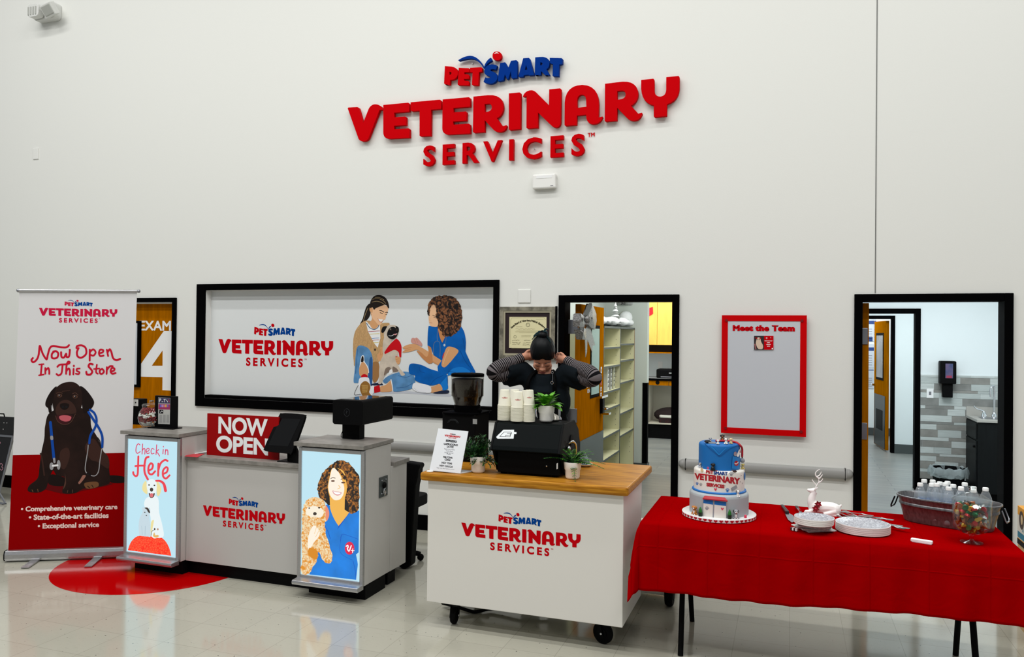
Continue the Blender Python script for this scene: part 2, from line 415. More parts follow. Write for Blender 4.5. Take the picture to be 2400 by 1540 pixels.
# bumper rail on the wall
def rail(x0, x1, name, caps=True):
    prof = [(0, .705), (-.03, .708), (-.042, .722), (-.042, .768), (-.03, .782), (0, .785)]
    mb = MB(); vs = [(x, y, z) for x in (x0, x1) for y, z in prof]; n = len(prof)
    mb.add(vs, [(i, i+1, n+i+1, n+i) for i in range(n-1)]+[tuple(range(n)), tuple(range(n, 2*n))[::-1]], RAILM)
    for e, s in ((x0, -1), (x1, 1)):
        if caps: mb.ball((e, 0, .745), .04, RAILM, 14, (1.1, 1.05, 1))
    mb.box((x0+.012, -.0428, .70), (x0+.016, -.001, .79), BLACKM); mb.box((x1-.016, -.0428, .70), (x1-.012, -.001, .79), BLACKM)
    return mb.build(name, kind='structure')
rail(-.775, .43, 'trim_2'); rail(-5.86, -1.86, 'trim_3')
# door frames
def door_frame(x0, x1, top, y0, y1, w, name, facew=None):
    mb = MB(); mb.box((x0, y0, 0), (x0+w, y1, top), BLACK); mb.box((x1-w, y0, 0), (x1, y1, top), BLACK); mb.box((x0+w, y0, top-w), (x1-w, y1, top), BLACK)
    return mb.build(name, bevel=.003, kind='structure')
d1 = door_frame(-1.831, -.823, 2.105, -.022, .16, .056, 'door_1')
d2 = door_frame(.473, 1.504, 2.097, -.022, .16, .056, 'door_2')
d3 = door_frame(-6.9, -5.889, 2.11, -.022, .16, .045, 'door_3')
d4 = door_frame(.45, 1.474, 2.125, 3.83, 3.97, .058, 'door_4')
d5 = door_frame(.58, 1.573, 2.126, 6.98, 7.12, .05, 'door_5')
def lever(y, x, z, sx, parent, toY=-1):
    mb = MB(); mb.cyl((x, y, z), (x+.05*sx, y, z), .026, CHROME, 14); mb.tube([(x+.045*sx, y, z), (x+.055*sx, y+.02*toY, z), (x+.055*sx, y+.11*toY, z)], .011, CHROME, 8)
    return mb.build('lever_handle', parent)
def hinge(a, b, parent): return MB().box(a, b, STEEL).build('hinge', parent, bevel=.002)
# door 1 leaf, open into the stock room
mb = MB().box((-1.715, .1, .02), (-1.668, 1.0, 2.035), AMBER)
l1 = mb.build('door_leaf', d1, bevel=.003)
MB().box((-1.672, .105, .02), (-1.662, .995, .86), KICK).build('kick_plate', l1)
a = on_x(1396, 762, -1.66); b = on_x(1404, 880, -1.66)
MB().box((-1.7, .46, 1.2), (-1.664, .82, 1.86), BLACK).build('vision_frame', l1)
MB().box((-1.69, .49, 1.23), (-1.661, .79, 1.83), mat('frosted_green_glass', (128, 168, 160), .25)).build('vision_pane', l1)
mb = MB(); mb.box((-1.668, .86, 1.03), (-1.64, .94, 1.19), BLACKM); mb.box((-1.655, .70, 1.185), (-1.61, .95, 1.205), CHROME); mb.box((-1.655, .86, 1.02), (-1.58, .95, 1.038), CHROME); mb.tube([(-1.65, .9, 1.08), (-1.6, .9, 1.08), (-1.6, .8, 1.08)], .011, CHROME, 8)
mb.build('lock_set', l1)
for z in (.32, 1.02, 1.78): hinge((-1.775, .092, z), (-1.69, .1, z+.12), l1)
# small stickers and STAFF ONLY lettering on the leaf
mb = MB(); cols = [(230, 230, 228), (222, 222, 220), (205, 60, 40), (222, 222, 222), (225, 225, 225), (60, 60, 66), (220, 220, 220)]
zt = [1.47, 1.39, 1.335, 1.28, 1.225, 1.165, 1.105]
for i, (c, z) in enumerate(zip(cols, zt)):
    h = .06 if i == 0 else .042
    mb.quad((-1.6665, .875, z), (-1.6665, .925, z), (-1.6665, .925, z-h), (-1.6665, .875, z-h), mat('sticker_%d' % i, c, .5))
    mb.box((-1.6665, .888, z-h*.75), (-1.666, .912, z-h*.35), GREYINK)
mb.build('stickers', l1)
mb = MB(); c = on_x(1382, 920, -1.6668); d = on_x(1382, 907, -1.6668); e_ = on_x(1382, 911, -1.6668); sz_ = e_.z-c.z; text_on(mb, 'STAFF', (-1.6668, c.y, d.z), (0, 1, 0), (0, 0, 1), PWHITE, width=.2, size=sz_, bold=.07); text_on(mb, 'ONLY', (-1.6668, c.y, c.z), (0, 1, 0), (0, 0, 1), PWHITE, width=.17, size=sz_, bold=.07)
mb.build('lettering', l1)
# door 2 leaf
mb = MB().box((.538, .1, .02), (.583, 1.0, 2.035), AMBER); l2 = mb.build('door_leaf', d2, bevel=.003)
for z in (.32, 1.0, 1.72): hinge((.53, .094, z), (.575, .1, z+.125), l2)
# door 3, closed, EXAM 4
l3 = MB().box((-6.855, .06, .02), (-5.925, .11, 2.062), AMBER).build('door_leaf', d3)
A = Art((0, .06, 0), (0, -1, 0), 280, 680, 4.53)
A.path('M 470 435 L 572 435 L 563 1068 L 455 1062 L 457 925 L 208 918 L 208 812 Z M 458 640 L 343 803 L 457 803 Z', PWHITE)
o = on_y(280+216/4.53, 680+425/4.53, .06); e = on_y(280+543/4.53, 680+425/4.53, .06); tp = on_y(280+216/4.53, 680+322/4.53, .06)
text_on(A.mb, 'EXAM', (o.x, .0590, o.z), (1, 0, 0), (0, 0, 1), PWHITE, width=e.x-o.x, size=tp.z-o.z, bold=.055, align='L')
A.mb.build('lettering', l3)
# rooms behind
wall_cells(.02, 3.0, 0, 2.8, 3.85, 3.95, [(.48, 1.44, 0, 2.09)], ROOMW, 'wall_exam_room')
wall_cells(.02, 3.0, 0, 2.8, 7.0, 7.1, [(.6, 1.55, 0, 2.1)], ROOMW, 'wall_corridor')
MB().box((.02, 9.3, 0), (3.0, 9.4, 2.8), ROOMW).build('wall_far_room', kind='structure')
MB().box((2.9, .14, 0), (3.0, 9.3, 2.8), ROOMW).build('wall_right', kind='structure')
MB().box((-.35, .14, 0), (.02, 9.4, 2.8), ROOMW).build('wall_divider', kind='structure')
GREYW = mat('stock_room_paint', (205, 212, 206), .6, spec=.3)
mb = MB().box((-2.9, .14, 0), (-2.24, 3.62, 2.8), GREYW); mb.box((-2.9, 3.62, 0), (-1.692, 3.76, 2.8), GREYW); mb.build('wall_stock_room', kind='structure')
MB().box((-2.9, 7.82, 0), (-.35, 7.92, 2.8), ROOMW).build('wall_back_office', kind='structure')
MB().box((-2.9, 3.76, 0), (-2.75, 7.82, 2.8), ROOMW).build('wall_office_left', kind='structure')
mb = MB().box((-2.9, .14, 2.8), (-.35, 7.92, 2.9), ROOMW); mb.box((.02, .14, 2.8), (3.0, 9.4, 2.9), ROOMW); mb.build('ceiling_clinic', kind='structure')
GREYB = mat('grey_cove_base', (70, 76, 76), .5)
mb = MB(); mb.box((1.474, 3.835, 0), (2.9, 3.85, .14), BLACKM); mb.box((1.573, 6.985, 0), (2.9, 7.0, .14), GREYB); mb.box((-2.24, 3.605, 0), (-1.692, 3.62, .14), GREYB); mb.box((-1.692, 3.605, 0), (-1.677, 3.76, .14), GREYB); mb.box((.1, 9.285, 0), (2.9, 9.3, .14), GREYB)
mb.build('baseboard_clinic', kind='structure')
MB().box((-1.745, 3.61, .14), (-1.69, 3.62, 1.17), BLACK).box((-1.692, 3.61, .14), (-1.682, 3.7, 1.17), BLACK).build('trim_4', kind='structure')
# wall tiles of the exam room: linear mosaic
def mosaic():
    cols = [mat('tile_light', (196, 203, 201), .4, noise=.07, nscale=6, stretch=(1, 1, 9)), mat('tile_pale', (184, 192, 190), .4, noise=.07, nscale=6, stretch=(1, 1, 9)), mat('tile_taupe', (148, 147, 142), .4, noise=.12, nscale=9), mat('tile_grey', (136, 137, 134), .4, noise=.12, nscale=9)]
    gr = mat('tile_grout', (200, 205, 204), .7); mb = MB().box((1.474, 3.838, .14), (2.9, 3.85, 1.352), gr)
    rnd = random.Random(5); z = .143; row = 0
    while z < 1.345:
        h = [.075, .04, .088, .062, .03, .075][row % 6]; h = min(h, 1.35-z); x = 1.476-rnd.random()*.2
        while x < 2.9:
            w = rnd.choice((.18, .24, .3, .38)); a, b = max(x, 1.476), min(x+w-.003, 2.898)
            k = rnd.choice((0, 0, 1)) if (row+int(x*3.3)) % 2 else rnd.choice((2, 2, 3, 1))
            if b > a: mb.box((a, 3.833, z), (b, 3.84, z+h-.003), cols[k])
            x += w
        z += h; row += 1
    o = mb.build('wall_tiles', kind='structure'); return o
mosaic()
# ------------------------------------------------------------------ camera, light, view
cd = bpy.data.cameras.new('camera'); cd.sensor_width = 36; cd.lens = F/W*36; cd.clip_end = 60; cd.clip_start = .05
co = bpy.data.objects.new('camera', cd); COL.objects.link(co)
M3 = Matrix((RT, UP, -FW)).transposed(); co.matrix_world = Matrix.Translation(CAM)@M3.to_4x4(); bpy.context.scene.camera = co
w = bpy.data.worlds.new('store_ambient'); bpy.context.scene.world = w; w.use_nodes = True
bg = w.node_tree.nodes['Background']; bg.inputs[0].default_value = (.93, .97, 1, 1); bg.inputs[1].default_value = .27
def area(name, loc, sx, sy, power, rot=(0, 0, 0), col=(1, 1, 1), spread=PI):
    l = bpy.data.lights.new(name, 'AREA'); l.shape = 'RECTANGLE'; l.size = sx; l.size_y = sy; l.energy = power; l.color = col; l.spread = spread
    o = bpy.data.objects.new(name, l); COL.objects.link(o); o.location = loc; o.rotation_euler = rot; return o
# rows of fluorescent strips under the store roof, parallel to the clinic wall
for i, (y, p) in enumerate(((-2.7, 92), (-5.2, 165), (-8.2, 105))):
    for x in (-7.5, -2.5, 2.5): area('ceiling_strip_light', (x, y, 7.6), 3.6, .3, p, col=(1, .99, .965))
area('exam_room_light', (1.5, 2.0, 2.75), 1.2, 1.2, 62, col=(.93, .98, 1))
area('corridor_light', (1.6, 5.4, 2.75), 1.2, .8, 48, col=(.95, 1, 1))
area('far_room_light', (1.2, 8.2, 2.75), 1, .8, 40)
area('stock_room_light', (-1.0, 1.9, 2.75), .8, 1.6, 34, col=(1, .98, .93))
area('office_light', (-1.6, 5.9, 2.75), 2.3, 2.6, 75, col=(1, .99, .96))
sc = bpy.context.scene
sc.view_settings.view_transform = 'Standard'; sc.view_settings.look = 'None'; sc.view_settings.gamma = 1; sc.view_settings.exposure = 0; sc.view_settings.use_curve_mapping = False
sc.cycles.max_bounces = 8; sc.cycles.transparent_max_bounces = 24; sc.cycles.use_denoising = True
# ------------------------------------------------------------------ the clinic's lettering, traced once in the plane of the wall sign
SIGNY = -.05
def _wall(ox, oy, sc): return lambda p: (lambda q: (q.x, q.z))(on_y(ox+p[0]/sc, oy+p[1]/sc, SIGNY))
LOGO_SRC = [
 ('V', 'r', 0, 'M 168 742 Q 170 732 182 731 L 272 726 Q 288 727 293 742 L 342 905 L 395 770 Q 412 715 455 698 Q 500 688 535 712 Q 558 730 562 757 L 527 760 L 400 1085 Q 375 1112 340 1112 Q 305 1112 290 1085 Z'),
 ('E', 'r', 0, 'M 568 702 L 850 676 L 862 690 L 862 778 L 692 792 L 692 842 L 815 832 L 827 842 L 827 930 L 690 940 L 690 978 L 853 965 L 866 975 L 866 1072 L 640 1084 Q 568 1084 568 1010 Z'),
 ('T', 'r', 0, 'M 876 672 L 1207 642 L 1222 655 L 1222 748 L 1108 757 L 1105 1052 L 990 1058 L 977 1048 L 978 768 L 893 775 L 876 765 Z'),
 ('E', 'r', 0, 'M 1238 640 L 1535 614 L 1550 625 L 1550 722 L 1360 738 L 1360 786 L 1500 775 L 1512 785 L 1508 880 L 1357 890 L 1357 925 L 1535 914 L 1550 925 L 1550 1025 L 1300 1037 Q 1234 1030 1234 965 Z'),
 ('R', 'r', 0, 'M 1586 608 L 1750 592 Q 1925 580 1924 730 Q 1920 820 1850 852 L 1905 930 Q 1920 945 1935 938 L 1958 930 Q 1966 935 1964 945 Q 1945 1005 1885 1008 Q 1845 1010 1815 985 L 1713 875 L 1713 1008 L 1594 1017 L 1580 1007 Z M 1713 692 L 1713 783 Q 1795 780 1794 728 Q 1790 690 1760 688 Z'),
 ('I', 'r', 1, 'M 60 572 L 182 560 L 195 570 L 192 975 L 70 988 L 58 978 Z'),
 ('N', 'r', 1, 'M 218 608 Q 240 540 312 536 Q 345 536 370 562 L 513 705 L 515 526 L 638 514 L 650 524 L 645 900 Q 640 955 590 957 Q 560 955 535 930 L 390 790 L 390 960 L 272 970 L 258 960 L 260 605 L 235 612 Z'),
 ('A', 'r', 1, 'M 688 930 L 690 680 Q 700 480 890 476 Q 1070 480 1076 690 L 1072 845 L 1115 832 Q 1120 835 1118 845 Q 1090 915 1010 920 Q 945 915 935 850 L 932 812 L 828 822 L 825 928 L 700 938 Z M 832 735 L 935 722 L 932 640 Q 925 585 880 586 Q 835 592 830 650 Z'),
 ('R', 'r', 1, 'M 1145 463 L 1340 440 Q 1515 430 1520 580 Q 1515 670 1438 710 L 1520 800 L 1560 790 Q 1570 795 1565 808 Q 1535 880 1465 880 Q 1430 878 1400 855 L 1283 735 L 1280 878 L 1155 890 L 1142 882 Z M 1283 545 L 1283 643 Q 1380 640 1378 582 Q 1375 540 1335 540 Z'),
 ('Y', 'r', 1, 'M 1553 420 L 1690 405 L 1700 415 L 1702 545 Q 1710 608 1770 608 Q 1832 600 1835 530 L 1836 388 L 1975 375 L 1985 385 L 1985 515 Q 1975 655 1845 695 L 1842 828 L 1708 842 L 1695 832 L 1695 708 Q 1560 680 1553 520 Z'),
 ('P', 'r', 2, 'M 170 410 L 285 420 Q 400 435 400 530 Q 395 650 262 655 L 255 740 L 175 735 L 155 715 Z M 250 512 L 248 565 Q 285 565 285 530 Q 282 512 250 512 Z'),
 ('E', 'r', 2, 'M 412 440 L 590 447 L 605 460 L 605 518 L 510 520 L 510 552 L 580 556 L 597 575 L 594 635 L 505 640 L 505 665 L 580 672 L 597 690 L 590 750 L 410 748 L 392 735 Z'),
 ('T', 'r', 2, 'M 610 440 L 808 430 L 828 445 L 825 510 L 770 520 L 758 750 L 662 750 L 643 738 L 655 525 L 612 520 Z'),
 ('S', 'b', 2, 'M 1092 405 L 1062 475 Q 1000 455 968 478 Q 965 498 1020 510 Q 1110 545 1092 630 Q 1060 720 960 722 Q 900 720 848 688 L 882 607 Q 930 635 972 612 Q 960 590 920 580 Q 850 555 865 480 Q 885 385 1000 382 Q 1050 383 1092 405 Z'),
 ('M', 'b', 2, 'M 1138 358 L 1228 342 L 1285 440 L 1330 318 L 1425 305 L 1442 320 L 1445 615 L 1350 630 L 1335 612 L 1330 500 L 1285 640 L 1262 648 L 1225 560 L 1200 660 L 1110 682 L 1095 668 Z'),
 ('A', 'b', 2, 'M 1545 272 L 1645 265 L 1662 280 L 1742 570 L 1655 578 L 1640 565 L 1560 572 L 1550 600 L 1475 605 L 1460 592 Z M 1595 395 L 1575 478 L 1620 472 Z'),
 ('R', 'b', 2, 'M 1757 258 Q 1880 245 1900 250 Q 2010 270 2010 355 Q 2005 440 1955 465 L 2015 570 L 1935 575 L 1860 500 L 1855 568 L 1760 572 L 1750 560 Z M 1848 345 L 1845 400 Q 1885 400 1885 365 Q 1880 345 1848 345 Z'),
 ('T', 'b', 2, 'M 2012 265 L 2220 270 L 2240 285 L 2235 375 L 2180 385 L 2172 592 L 2075 590 L 2060 578 L 2068 380 L 2012 360 Z'),
 ('tail', 'b', 2, 'M 400 308 Q 520 228 620 230 Q 760 235 855 430 L 850 450 Q 755 275 610 282 Q 510 288 415 320 Z'),
 ('ear', 'b', 2, 'M 850 450 Q 880 320 975 260 L 1000 315 Q 900 360 865 455 Z'),
 ('ball', 'r', 2, 'M 1085 154 Q 1163 154 1163 232 Q 1163 310 1085 310 Q 1007 310 1007 232 Q 1007 154 1085 154 Z'),
]
_CR = [_wall(780, 100, 4.8136), _wall(1180, 100, 4.8136), _wall(1020, 100, 7.5)]
LOGO = []
for nm, cl, cr, d in LOGO_SRC:
    LOGO.append((nm, cl, [[_CR[cr](p) for p in lp] for lp in path(d, 6)]))
LX0 = min(p[0] for n_, c_, l in LOGO for p in l[0]); LX1 = max(p[0] for n_, c_, l in LOGO for p in l[0])
LCX = (LX0+LX1)/2; LW = LX1-LX0
_p0 = on_y(991.5, 386, SIGNY); _p1 = on_y(1369.5, 362, SIGNY); _c0 = on_y(1048, 383.5, SIGNY); _c1 = on_y(1048, 336.5, SIGNY)
SVC = ((_p0.x, _p1.x), (_c0.z+_p1.z)/2+.0, _c1.z-_c0.z)
LCZ = (_CR[0]((568, 702))[1]+_CR[0]((568, 1084))[1])/2
def space_for(t, ratio):
    best = 1
    for k in range(8, 40):
        vs, fs, be, x0, x1 = text_geo(t, k/10)
        if (x1-x0)/.73 > ratio: break
        best = k/10
    return best
SVSP = space_for('SERVICES', (SVC[0][1]-SVC[0][0])/SVC[2])
def logo(mb, c, u, v, width, red=None, blue=None, lift=(0, 0, 0), tm=True):
    """flat printed logo: c = middle of the big word"""
    red = red or RED; blue = blue or BLUE; c, u, v, lift = Vector(c), Vector(u), Vector(v), Vector(lift); k = width/LW
    f = lambda p: c+lift+u*((p[0]-LCX)*k)+v*((p[1]-LCZ)*k)
    for nm, cl, lps in LOGO: mb.poly([[f(p) for p in lp] for lp in lps], red if cl == 'r' else blue)
    cx = (SVC[0][0]+SVC[0][1])/2
    text_on(mb, 'SERVICES', f((cx, SVC[1])), u, v, red, width=(SVC[0][1]-SVC[0][0])*k, size=SVC[2]*k, bold=.085, space=SVSP)
    if tm: text_on(mb, 'TM', f((SVC[0][1]+.05, SVC[1]+SVC[2]*.85)), u, v, red, width=.055*k, align='L', bold=.05)
# the wall sign itself: every letter stands off the wall on its own
SRED = mat('sign_red_acrylic', (196, 0, 8), .45, spec=.02); SBLUE = mat('sign_blue_acrylic', (0, 48, 132), .45, spec=.03)
SGLOSS = PWHITE
sign = thing('wall_sign', 'large red and blue raised letter sign high on the white wall', 'sign', (LCX, 0, LCZ))
for nm, cl, lps in LOGO:
    mb = MB(); mt = SRED if cl == 'r' else SBLUE
    mb.poly([[(p[0], SIGNY, p[1]) for p in lp] for lp in lps], mt, thick=(0, .034, 0))
    if nm == 'ball':
        mb.poly([[(_CR[2](p)[0], SIGNY-.001, _CR[2](p)[1]) for p in path('M 1030 205 Q 1075 140 1125 195 Q 1078 172 1030 205 Z')[0]]], PWHITE)
    x = sum(p[0] for p in lps[0])/len(lps[0]); z = sum(p[1] for p in lps[0])/len(lps[0])
    mb.cyl((x, SIGNY+.03, z-.02), (x, 0, z-.02), .006, ALU, 6)
    mb.build({'tail': 'swoosh', 'ear': 'swoosh', 'ball': 'ball_emblem'}.get(nm, 'letter'), sign, bevel=.0015, seg=1)
def solid_text(t, org, width, size, mt, depth, space, parent):
    """extruded letters, one mesh per letter"""
    c = bpy.data.curves.new('lettering', 'FONT'); c.body = t; c.size = 1; c.space_character = space; c.resolution_u = 3; c.offset = .028; c.extrude = depth/2/(size/.73)
    o = bpy.data.objects.new('lettering', c); COL.objects.link(o)
    dg = bpy.context.evaluated_depsgraph_get(); dg.update(); me = bpy.data.meshes.new_from_object(o.evaluated_get(dg))
    x0 = min(v.co.x for v in me.vertices); x1 = max(v.co.x for v in me.vertices); sx = width/(x1-x0); sz = size/.73
    bm = bmesh.new(); bm.from_mesh(me); bmesh.ops.remove_doubles(bm, verts=bm.verts, dist=1e-5); bm.verts.ensure_lookup_table()
    seen = set()
    for v0 in bm.verts:
        if v0.index in seen: continue
        st = [v0]; isl = []; seen.add(v0.index)
        while st:
            v = st.pop(); isl.append(v)
            for e in v.link_edges:
                q = e.other_vert(v)
                if q.index not in seen: seen.add(q.index); st.append(q)
        ix = {v.index: i for i, v in enumerate(isl)}; mb = MB()
        fs = {f for v in isl for f in v.link_faces}
        mb.add([(org[0]+(v.co.x-x0)*sx, org[1]-v.co.z*sz, org[2]+v.co.y*sz) for v in isl], [[ix[v.index] for v in f.verts] for f in fs], mt)
        cx = sum(v[0] for v in mb.v)/len(mb.v); cz = sum(v[2] for v in mb.v)/len(mb.v)
        mb.cyl((cx, org[1], cz), (cx, 0, cz), .004, ALU, 6)
        mb.build('letter', parent)
    bm.free(); bpy.data.objects.remove(o); bpy.data.curves.remove(c); bpy.data.meshes.remove(me)
solid_text('SERVICES', (SVC[0][0], SIGNY+.017, SVC[1]), SVC[0][1]-SVC[0][0], SVC[2], SRED, .034, SVSP, sign)
mb = MB(); q0 = on_y(1378, 321, 0); text_on(mb, 'TM', (q0.x, -.006, q0.z), (1, 0, 0), (0, 0, 1), SRED, width=.058, align='L', bold=.07); mb.build('trademark_letters', sign)
# ------------------------------------------------------------------ reception desk
YF = -1.87
SKYB = mat('lightbox_sky', (196, 236, 250), .3, emit=.92)
def emat(name, c, e=.95, **k): return mat('lit_'+name, c, .3, emit=e, **k)
def column(name, x0, x1, label):
    t = thing(name, label, 'kiosk', ((x0+x1)/2, -1.6, 0))
    MB().box((x0+.012, YF+.02, .1), (x1-.002, -1.5, .998), LAMG).build('body', t, bevel=.003)
    MB().box((x0-.028, YF-.02, 1.0), (x1+.004, -1.475, 1.026), STONE).build('top_slab', t, bevel=.002)
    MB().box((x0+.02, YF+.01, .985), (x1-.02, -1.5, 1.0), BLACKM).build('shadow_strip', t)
    mb = MB(); w = .026
    for a, b in (((x0, YF-.004, .105), (x0+w, YF+.022, .992)), ((x1-w, YF-.004, .105), (x1, YF+.022, .992)), ((x0+w, YF-.004, .966), (x1-w, YF+.022, .992)), ((x0+w, YF-.004, .105), (x1-w, YF+.022, .133))): mb.box(a, b, ALU)
    mb.build('frame', t, bevel=.004)
    MB().box((x0+w, YF+.004, .133), (x1-w, YF+.02, .966), SKYB).build('light_panel', t)
    mb = MB(); mb.prism([(-1.945, .085), (-1.95, .1), (-1.945, .114), (-1.87, .118), (-1.87, .085)], x0+.01, x1+.005, ALU, 0)
    mb.build('bumper_ledge', t, bevel=.003)
    MB().box((x0+.06, -1.82, 0), (x1-.01, -1.55, .1), BLACKM).build('kick', t)
    return t
cL = column('lightbox_kiosk', -4.628, -4.118, 'glowing check in here lightbox kiosk with three pets on a red knitted pouf')
cR = column('lightbox_kiosk', -3.117, -2.611, 'glowing lightbox kiosk showing curly haired woman in blue scrubs holding fluffy dog')
desk = thing('reception_desk', 'white reception desk cabinet between the two lightbox kiosks with red lettering', 'desk', (-3.6, -1.6, 0))
MB().box((-4.117, -1.8, .098), (-3.106, -1.36, .828), LAMG).build('front_panel', desk, bevel=.002)
MB().box((-4.117, -1.76, 0), (-3.06, -1.38, .098), BLACKM).box((-3.06, -1.49, 0), (-2.635, -1.38, .098), BLACKM).build('kick', desk)
MB().box((-3.10, -1.498, .1), (-2.611, -1.262, .832), LAMG).build('side_panel', desk, bevel=.002)
mb = MB(); a = on_y(476, 1188, -1.8); b = on_y(668, 1224, -1.8)
logo(mb, ((a.x+b.x)/2, -1.8008, on_y(572, 1206, -1.8).z), (1, 0, 0), (0, 0, 1), b.x-a.x); mb.build('lettering', desk)
# hasp lock on the side
mb = MB(); a = on_x(888.5, 1120, -2.611); b = on_x(907, 1160, -2.611)
mb.box((-2.611, a.y, b.z), (-2.606, b.y, a.z), mat('lock_plate', (78, 84, 84), .4, metal=.6)); cy = (a.y+b.y)/2; cz = (a.z+b.z)/2
for dy in (-.035, .035):
    for dz in (-.045, .045): mb.ball((-2.605, cy+dy*.8, cz+dz), .006, STEEL, 8)
mb.ball((-2.6, cy, cz+.01), .022, BLACKM, 10, (.6, 1, 1)); mb.tube([(-2.598, cy+.012*math.cos(t), cz-.03+.02*math.sin(t)) for t in [2*PI*k/12 for k in range(12)]], .005, CHROME, 6, closed=True); mb.box((-2.602, cy-.012, cz-.06), (-2.594, cy+.012, cz-.03), CHROME)
mb.build('hasp_lock', desk)
ct = thing('countertop', 'grey laminate countertop across the white reception desk', 'countertop', (-3.6, -1.6, .83))
mb = MB().box((-4.118, -1.82, .832), (-3.12, -1.25, .86), STONE); mb.box((-3.12, -1.472, .832), (-2.6, -1.238, .86), STONE); mb.box((-4.25, -1.47, .832), (-4.118, -1.25, .86), STONE)
mb.build('worktop', ct, bevel=.002)
# ---- picture on the check-in kiosk (photo crop 290,1020 scale 5.3)
A = Art((0, YF+.004, 0), (0, -1, 0), 290, 1020, 5.31)
PK = emat('pink_letters', (240, 62, 110), .8); RD = emat('red_letters', (250, 60, 78), .85); FUR = emat('white_fur', (236, 246, 248), .97); FUR2 = emat('fur_shade', (206, 226, 236), .9); GOLD = emat('gold_fur', (240, 226, 160), .95); NOSE = emat('dark_nose', (74, 62, 52), .5); TONG = emat('tongue', (240, 120, 128), .8); ORNG = emat('orange_fur', (238, 190, 110), .9)
def knit():
    m = emat('red_knit', (255, 62, 34), .9); nt = m.node_tree; b = nt.nodes['Principled BSDF']
    tc = nt.nodes.new('ShaderNodeTexCoord'); v = nt.nodes.new('ShaderNodeTexVoronoi'); v.inputs['Scale'].default_value = 62; v.feature = 'DISTANCE_TO_EDGE'
    r = nt.nodes.new('ShaderNodeValToRGB'); r.color_ramp.elements[0].color = lin((190, 14, 10))+(1,); r.color_ramp.elements[1].color = lin((255, 74, 44))+(1,); r.color_ramp.elements[1].position = .16
    nt.links.new(tc.outputs['Object'], v.inputs['Vector']); nt.links.new(v.outputs[0], r.inputs[0]); nt.links.new(r.outputs[0], b.inputs['Emission Color']); nt.links.new(r.outputs[0], b.inputs['Base Color'])
    return m
KNIT = knit()
A.path('M 52 1432 Q 80 1300 170 1258 Q 330 1225 470 1275 Q 560 1330 592 1502 Z', KNIT)
# dog
A.fill('285 780 255 880 330 1000 335 1190 345 1262 490 1268 480 1120 440 960 435 820 400 760', FUR); A.fill('340 1090 375 1060 350 1200 336 1240', GOLD)
A.fill('280 575 240 610 232 680 270 725 295 720', GOLD); A.fill('410 570 450 620 468 680 440 752 412 735', GOLD)
A.fill('350 548 295 575 285 640 305 720 320 775 348 785 378 770 400 720 412 640 400 575', FUR)
A.ell(315, 620, 11, 9, NOSE).ell(382, 625, 11, 9, NOSE).ell(346, 678, 21, 25, NOSE); A.fill('312 720 345 735 385 722 375 765 347 782 322 768', NOSE); A.fill('325 735 346 722 370 735 362 765 347 774 330 765', TONG)
# cat
A.fill('232 900 235 960 200 1030 185 1130 195 1240 225 1256 300 1262 335 1258 330 1120 318 1020 330 960 325 905 290 915', FUR2); A.fill('258 905 300 905 330 965 305 960 285 925', NOSE)
A.ell(262, 960, 9, 6, NOSE).ell(282, 1000, 8, 6, NOSE); A.line('268 1130 265 1250', 4, emat('cat_line', (170, 196, 210), .8)); A.line('232 1240 222 1130', 3, MATS['lit_cat_line'])
# guinea pig
A.fill('375 1165 345 1200 340 1250 380 1285 430 1262 432 1190 412 1165', FUR); A.fill('380 1210 365 1255 400 1275 438 1258 420 1240 395 1245', ORNG); A.ell(385, 1170, 10, 14, NOSE).ell(424, 1172, 10, 14, emat('ear_brown', (200, 150, 120), .8)); A.line('340 1250 350 1198 372 1185', 6, NOSE)
# lettering
def w(s, t, mt=PK): A.line(s, t, mt)
w('203 122 180 108 158 140 152 200 170 226 205 205', 11); w('235 110 228 235', 11); w('230 195 250 165 265 180 262 236', 11); w('285 205 310 195 315 168 295 165 280 195 292 228 322 220', 10); w('378 178 355 165 340 195 348 232 378 225', 10); w('410 120 402 240', 11); w('435 180 408 205 425 225 446 260', 11); w('492 178 487 232', 11); w('494 140 494 146', 12); w('520 180 516 240', 11); w('518 205 535 182 548 195 550 246', 11)
def w(s, t, a=RD): A.line(s, t, a)
w('182 265 178 390 172 490 148 510 122 485 118 460', 24); w('145 385 200 380 262 380', 24); w('308 270 275 290 258 380 262 470 300 550', 26); w('305 440 350 420 362 370 335 352 308 400 312 470 350 488 390 450', 25); w('432 355 428 505', 25); w('432 430 460 350 510 310 545 320', 25); w('498 480 535 460 548 415 525 400 490 440 490 510 525 540 570 500', 24)
A.line('402 568 455 572 500 610 520 690', 22, RD, w2=38)
A.mb.build('picture', cL)
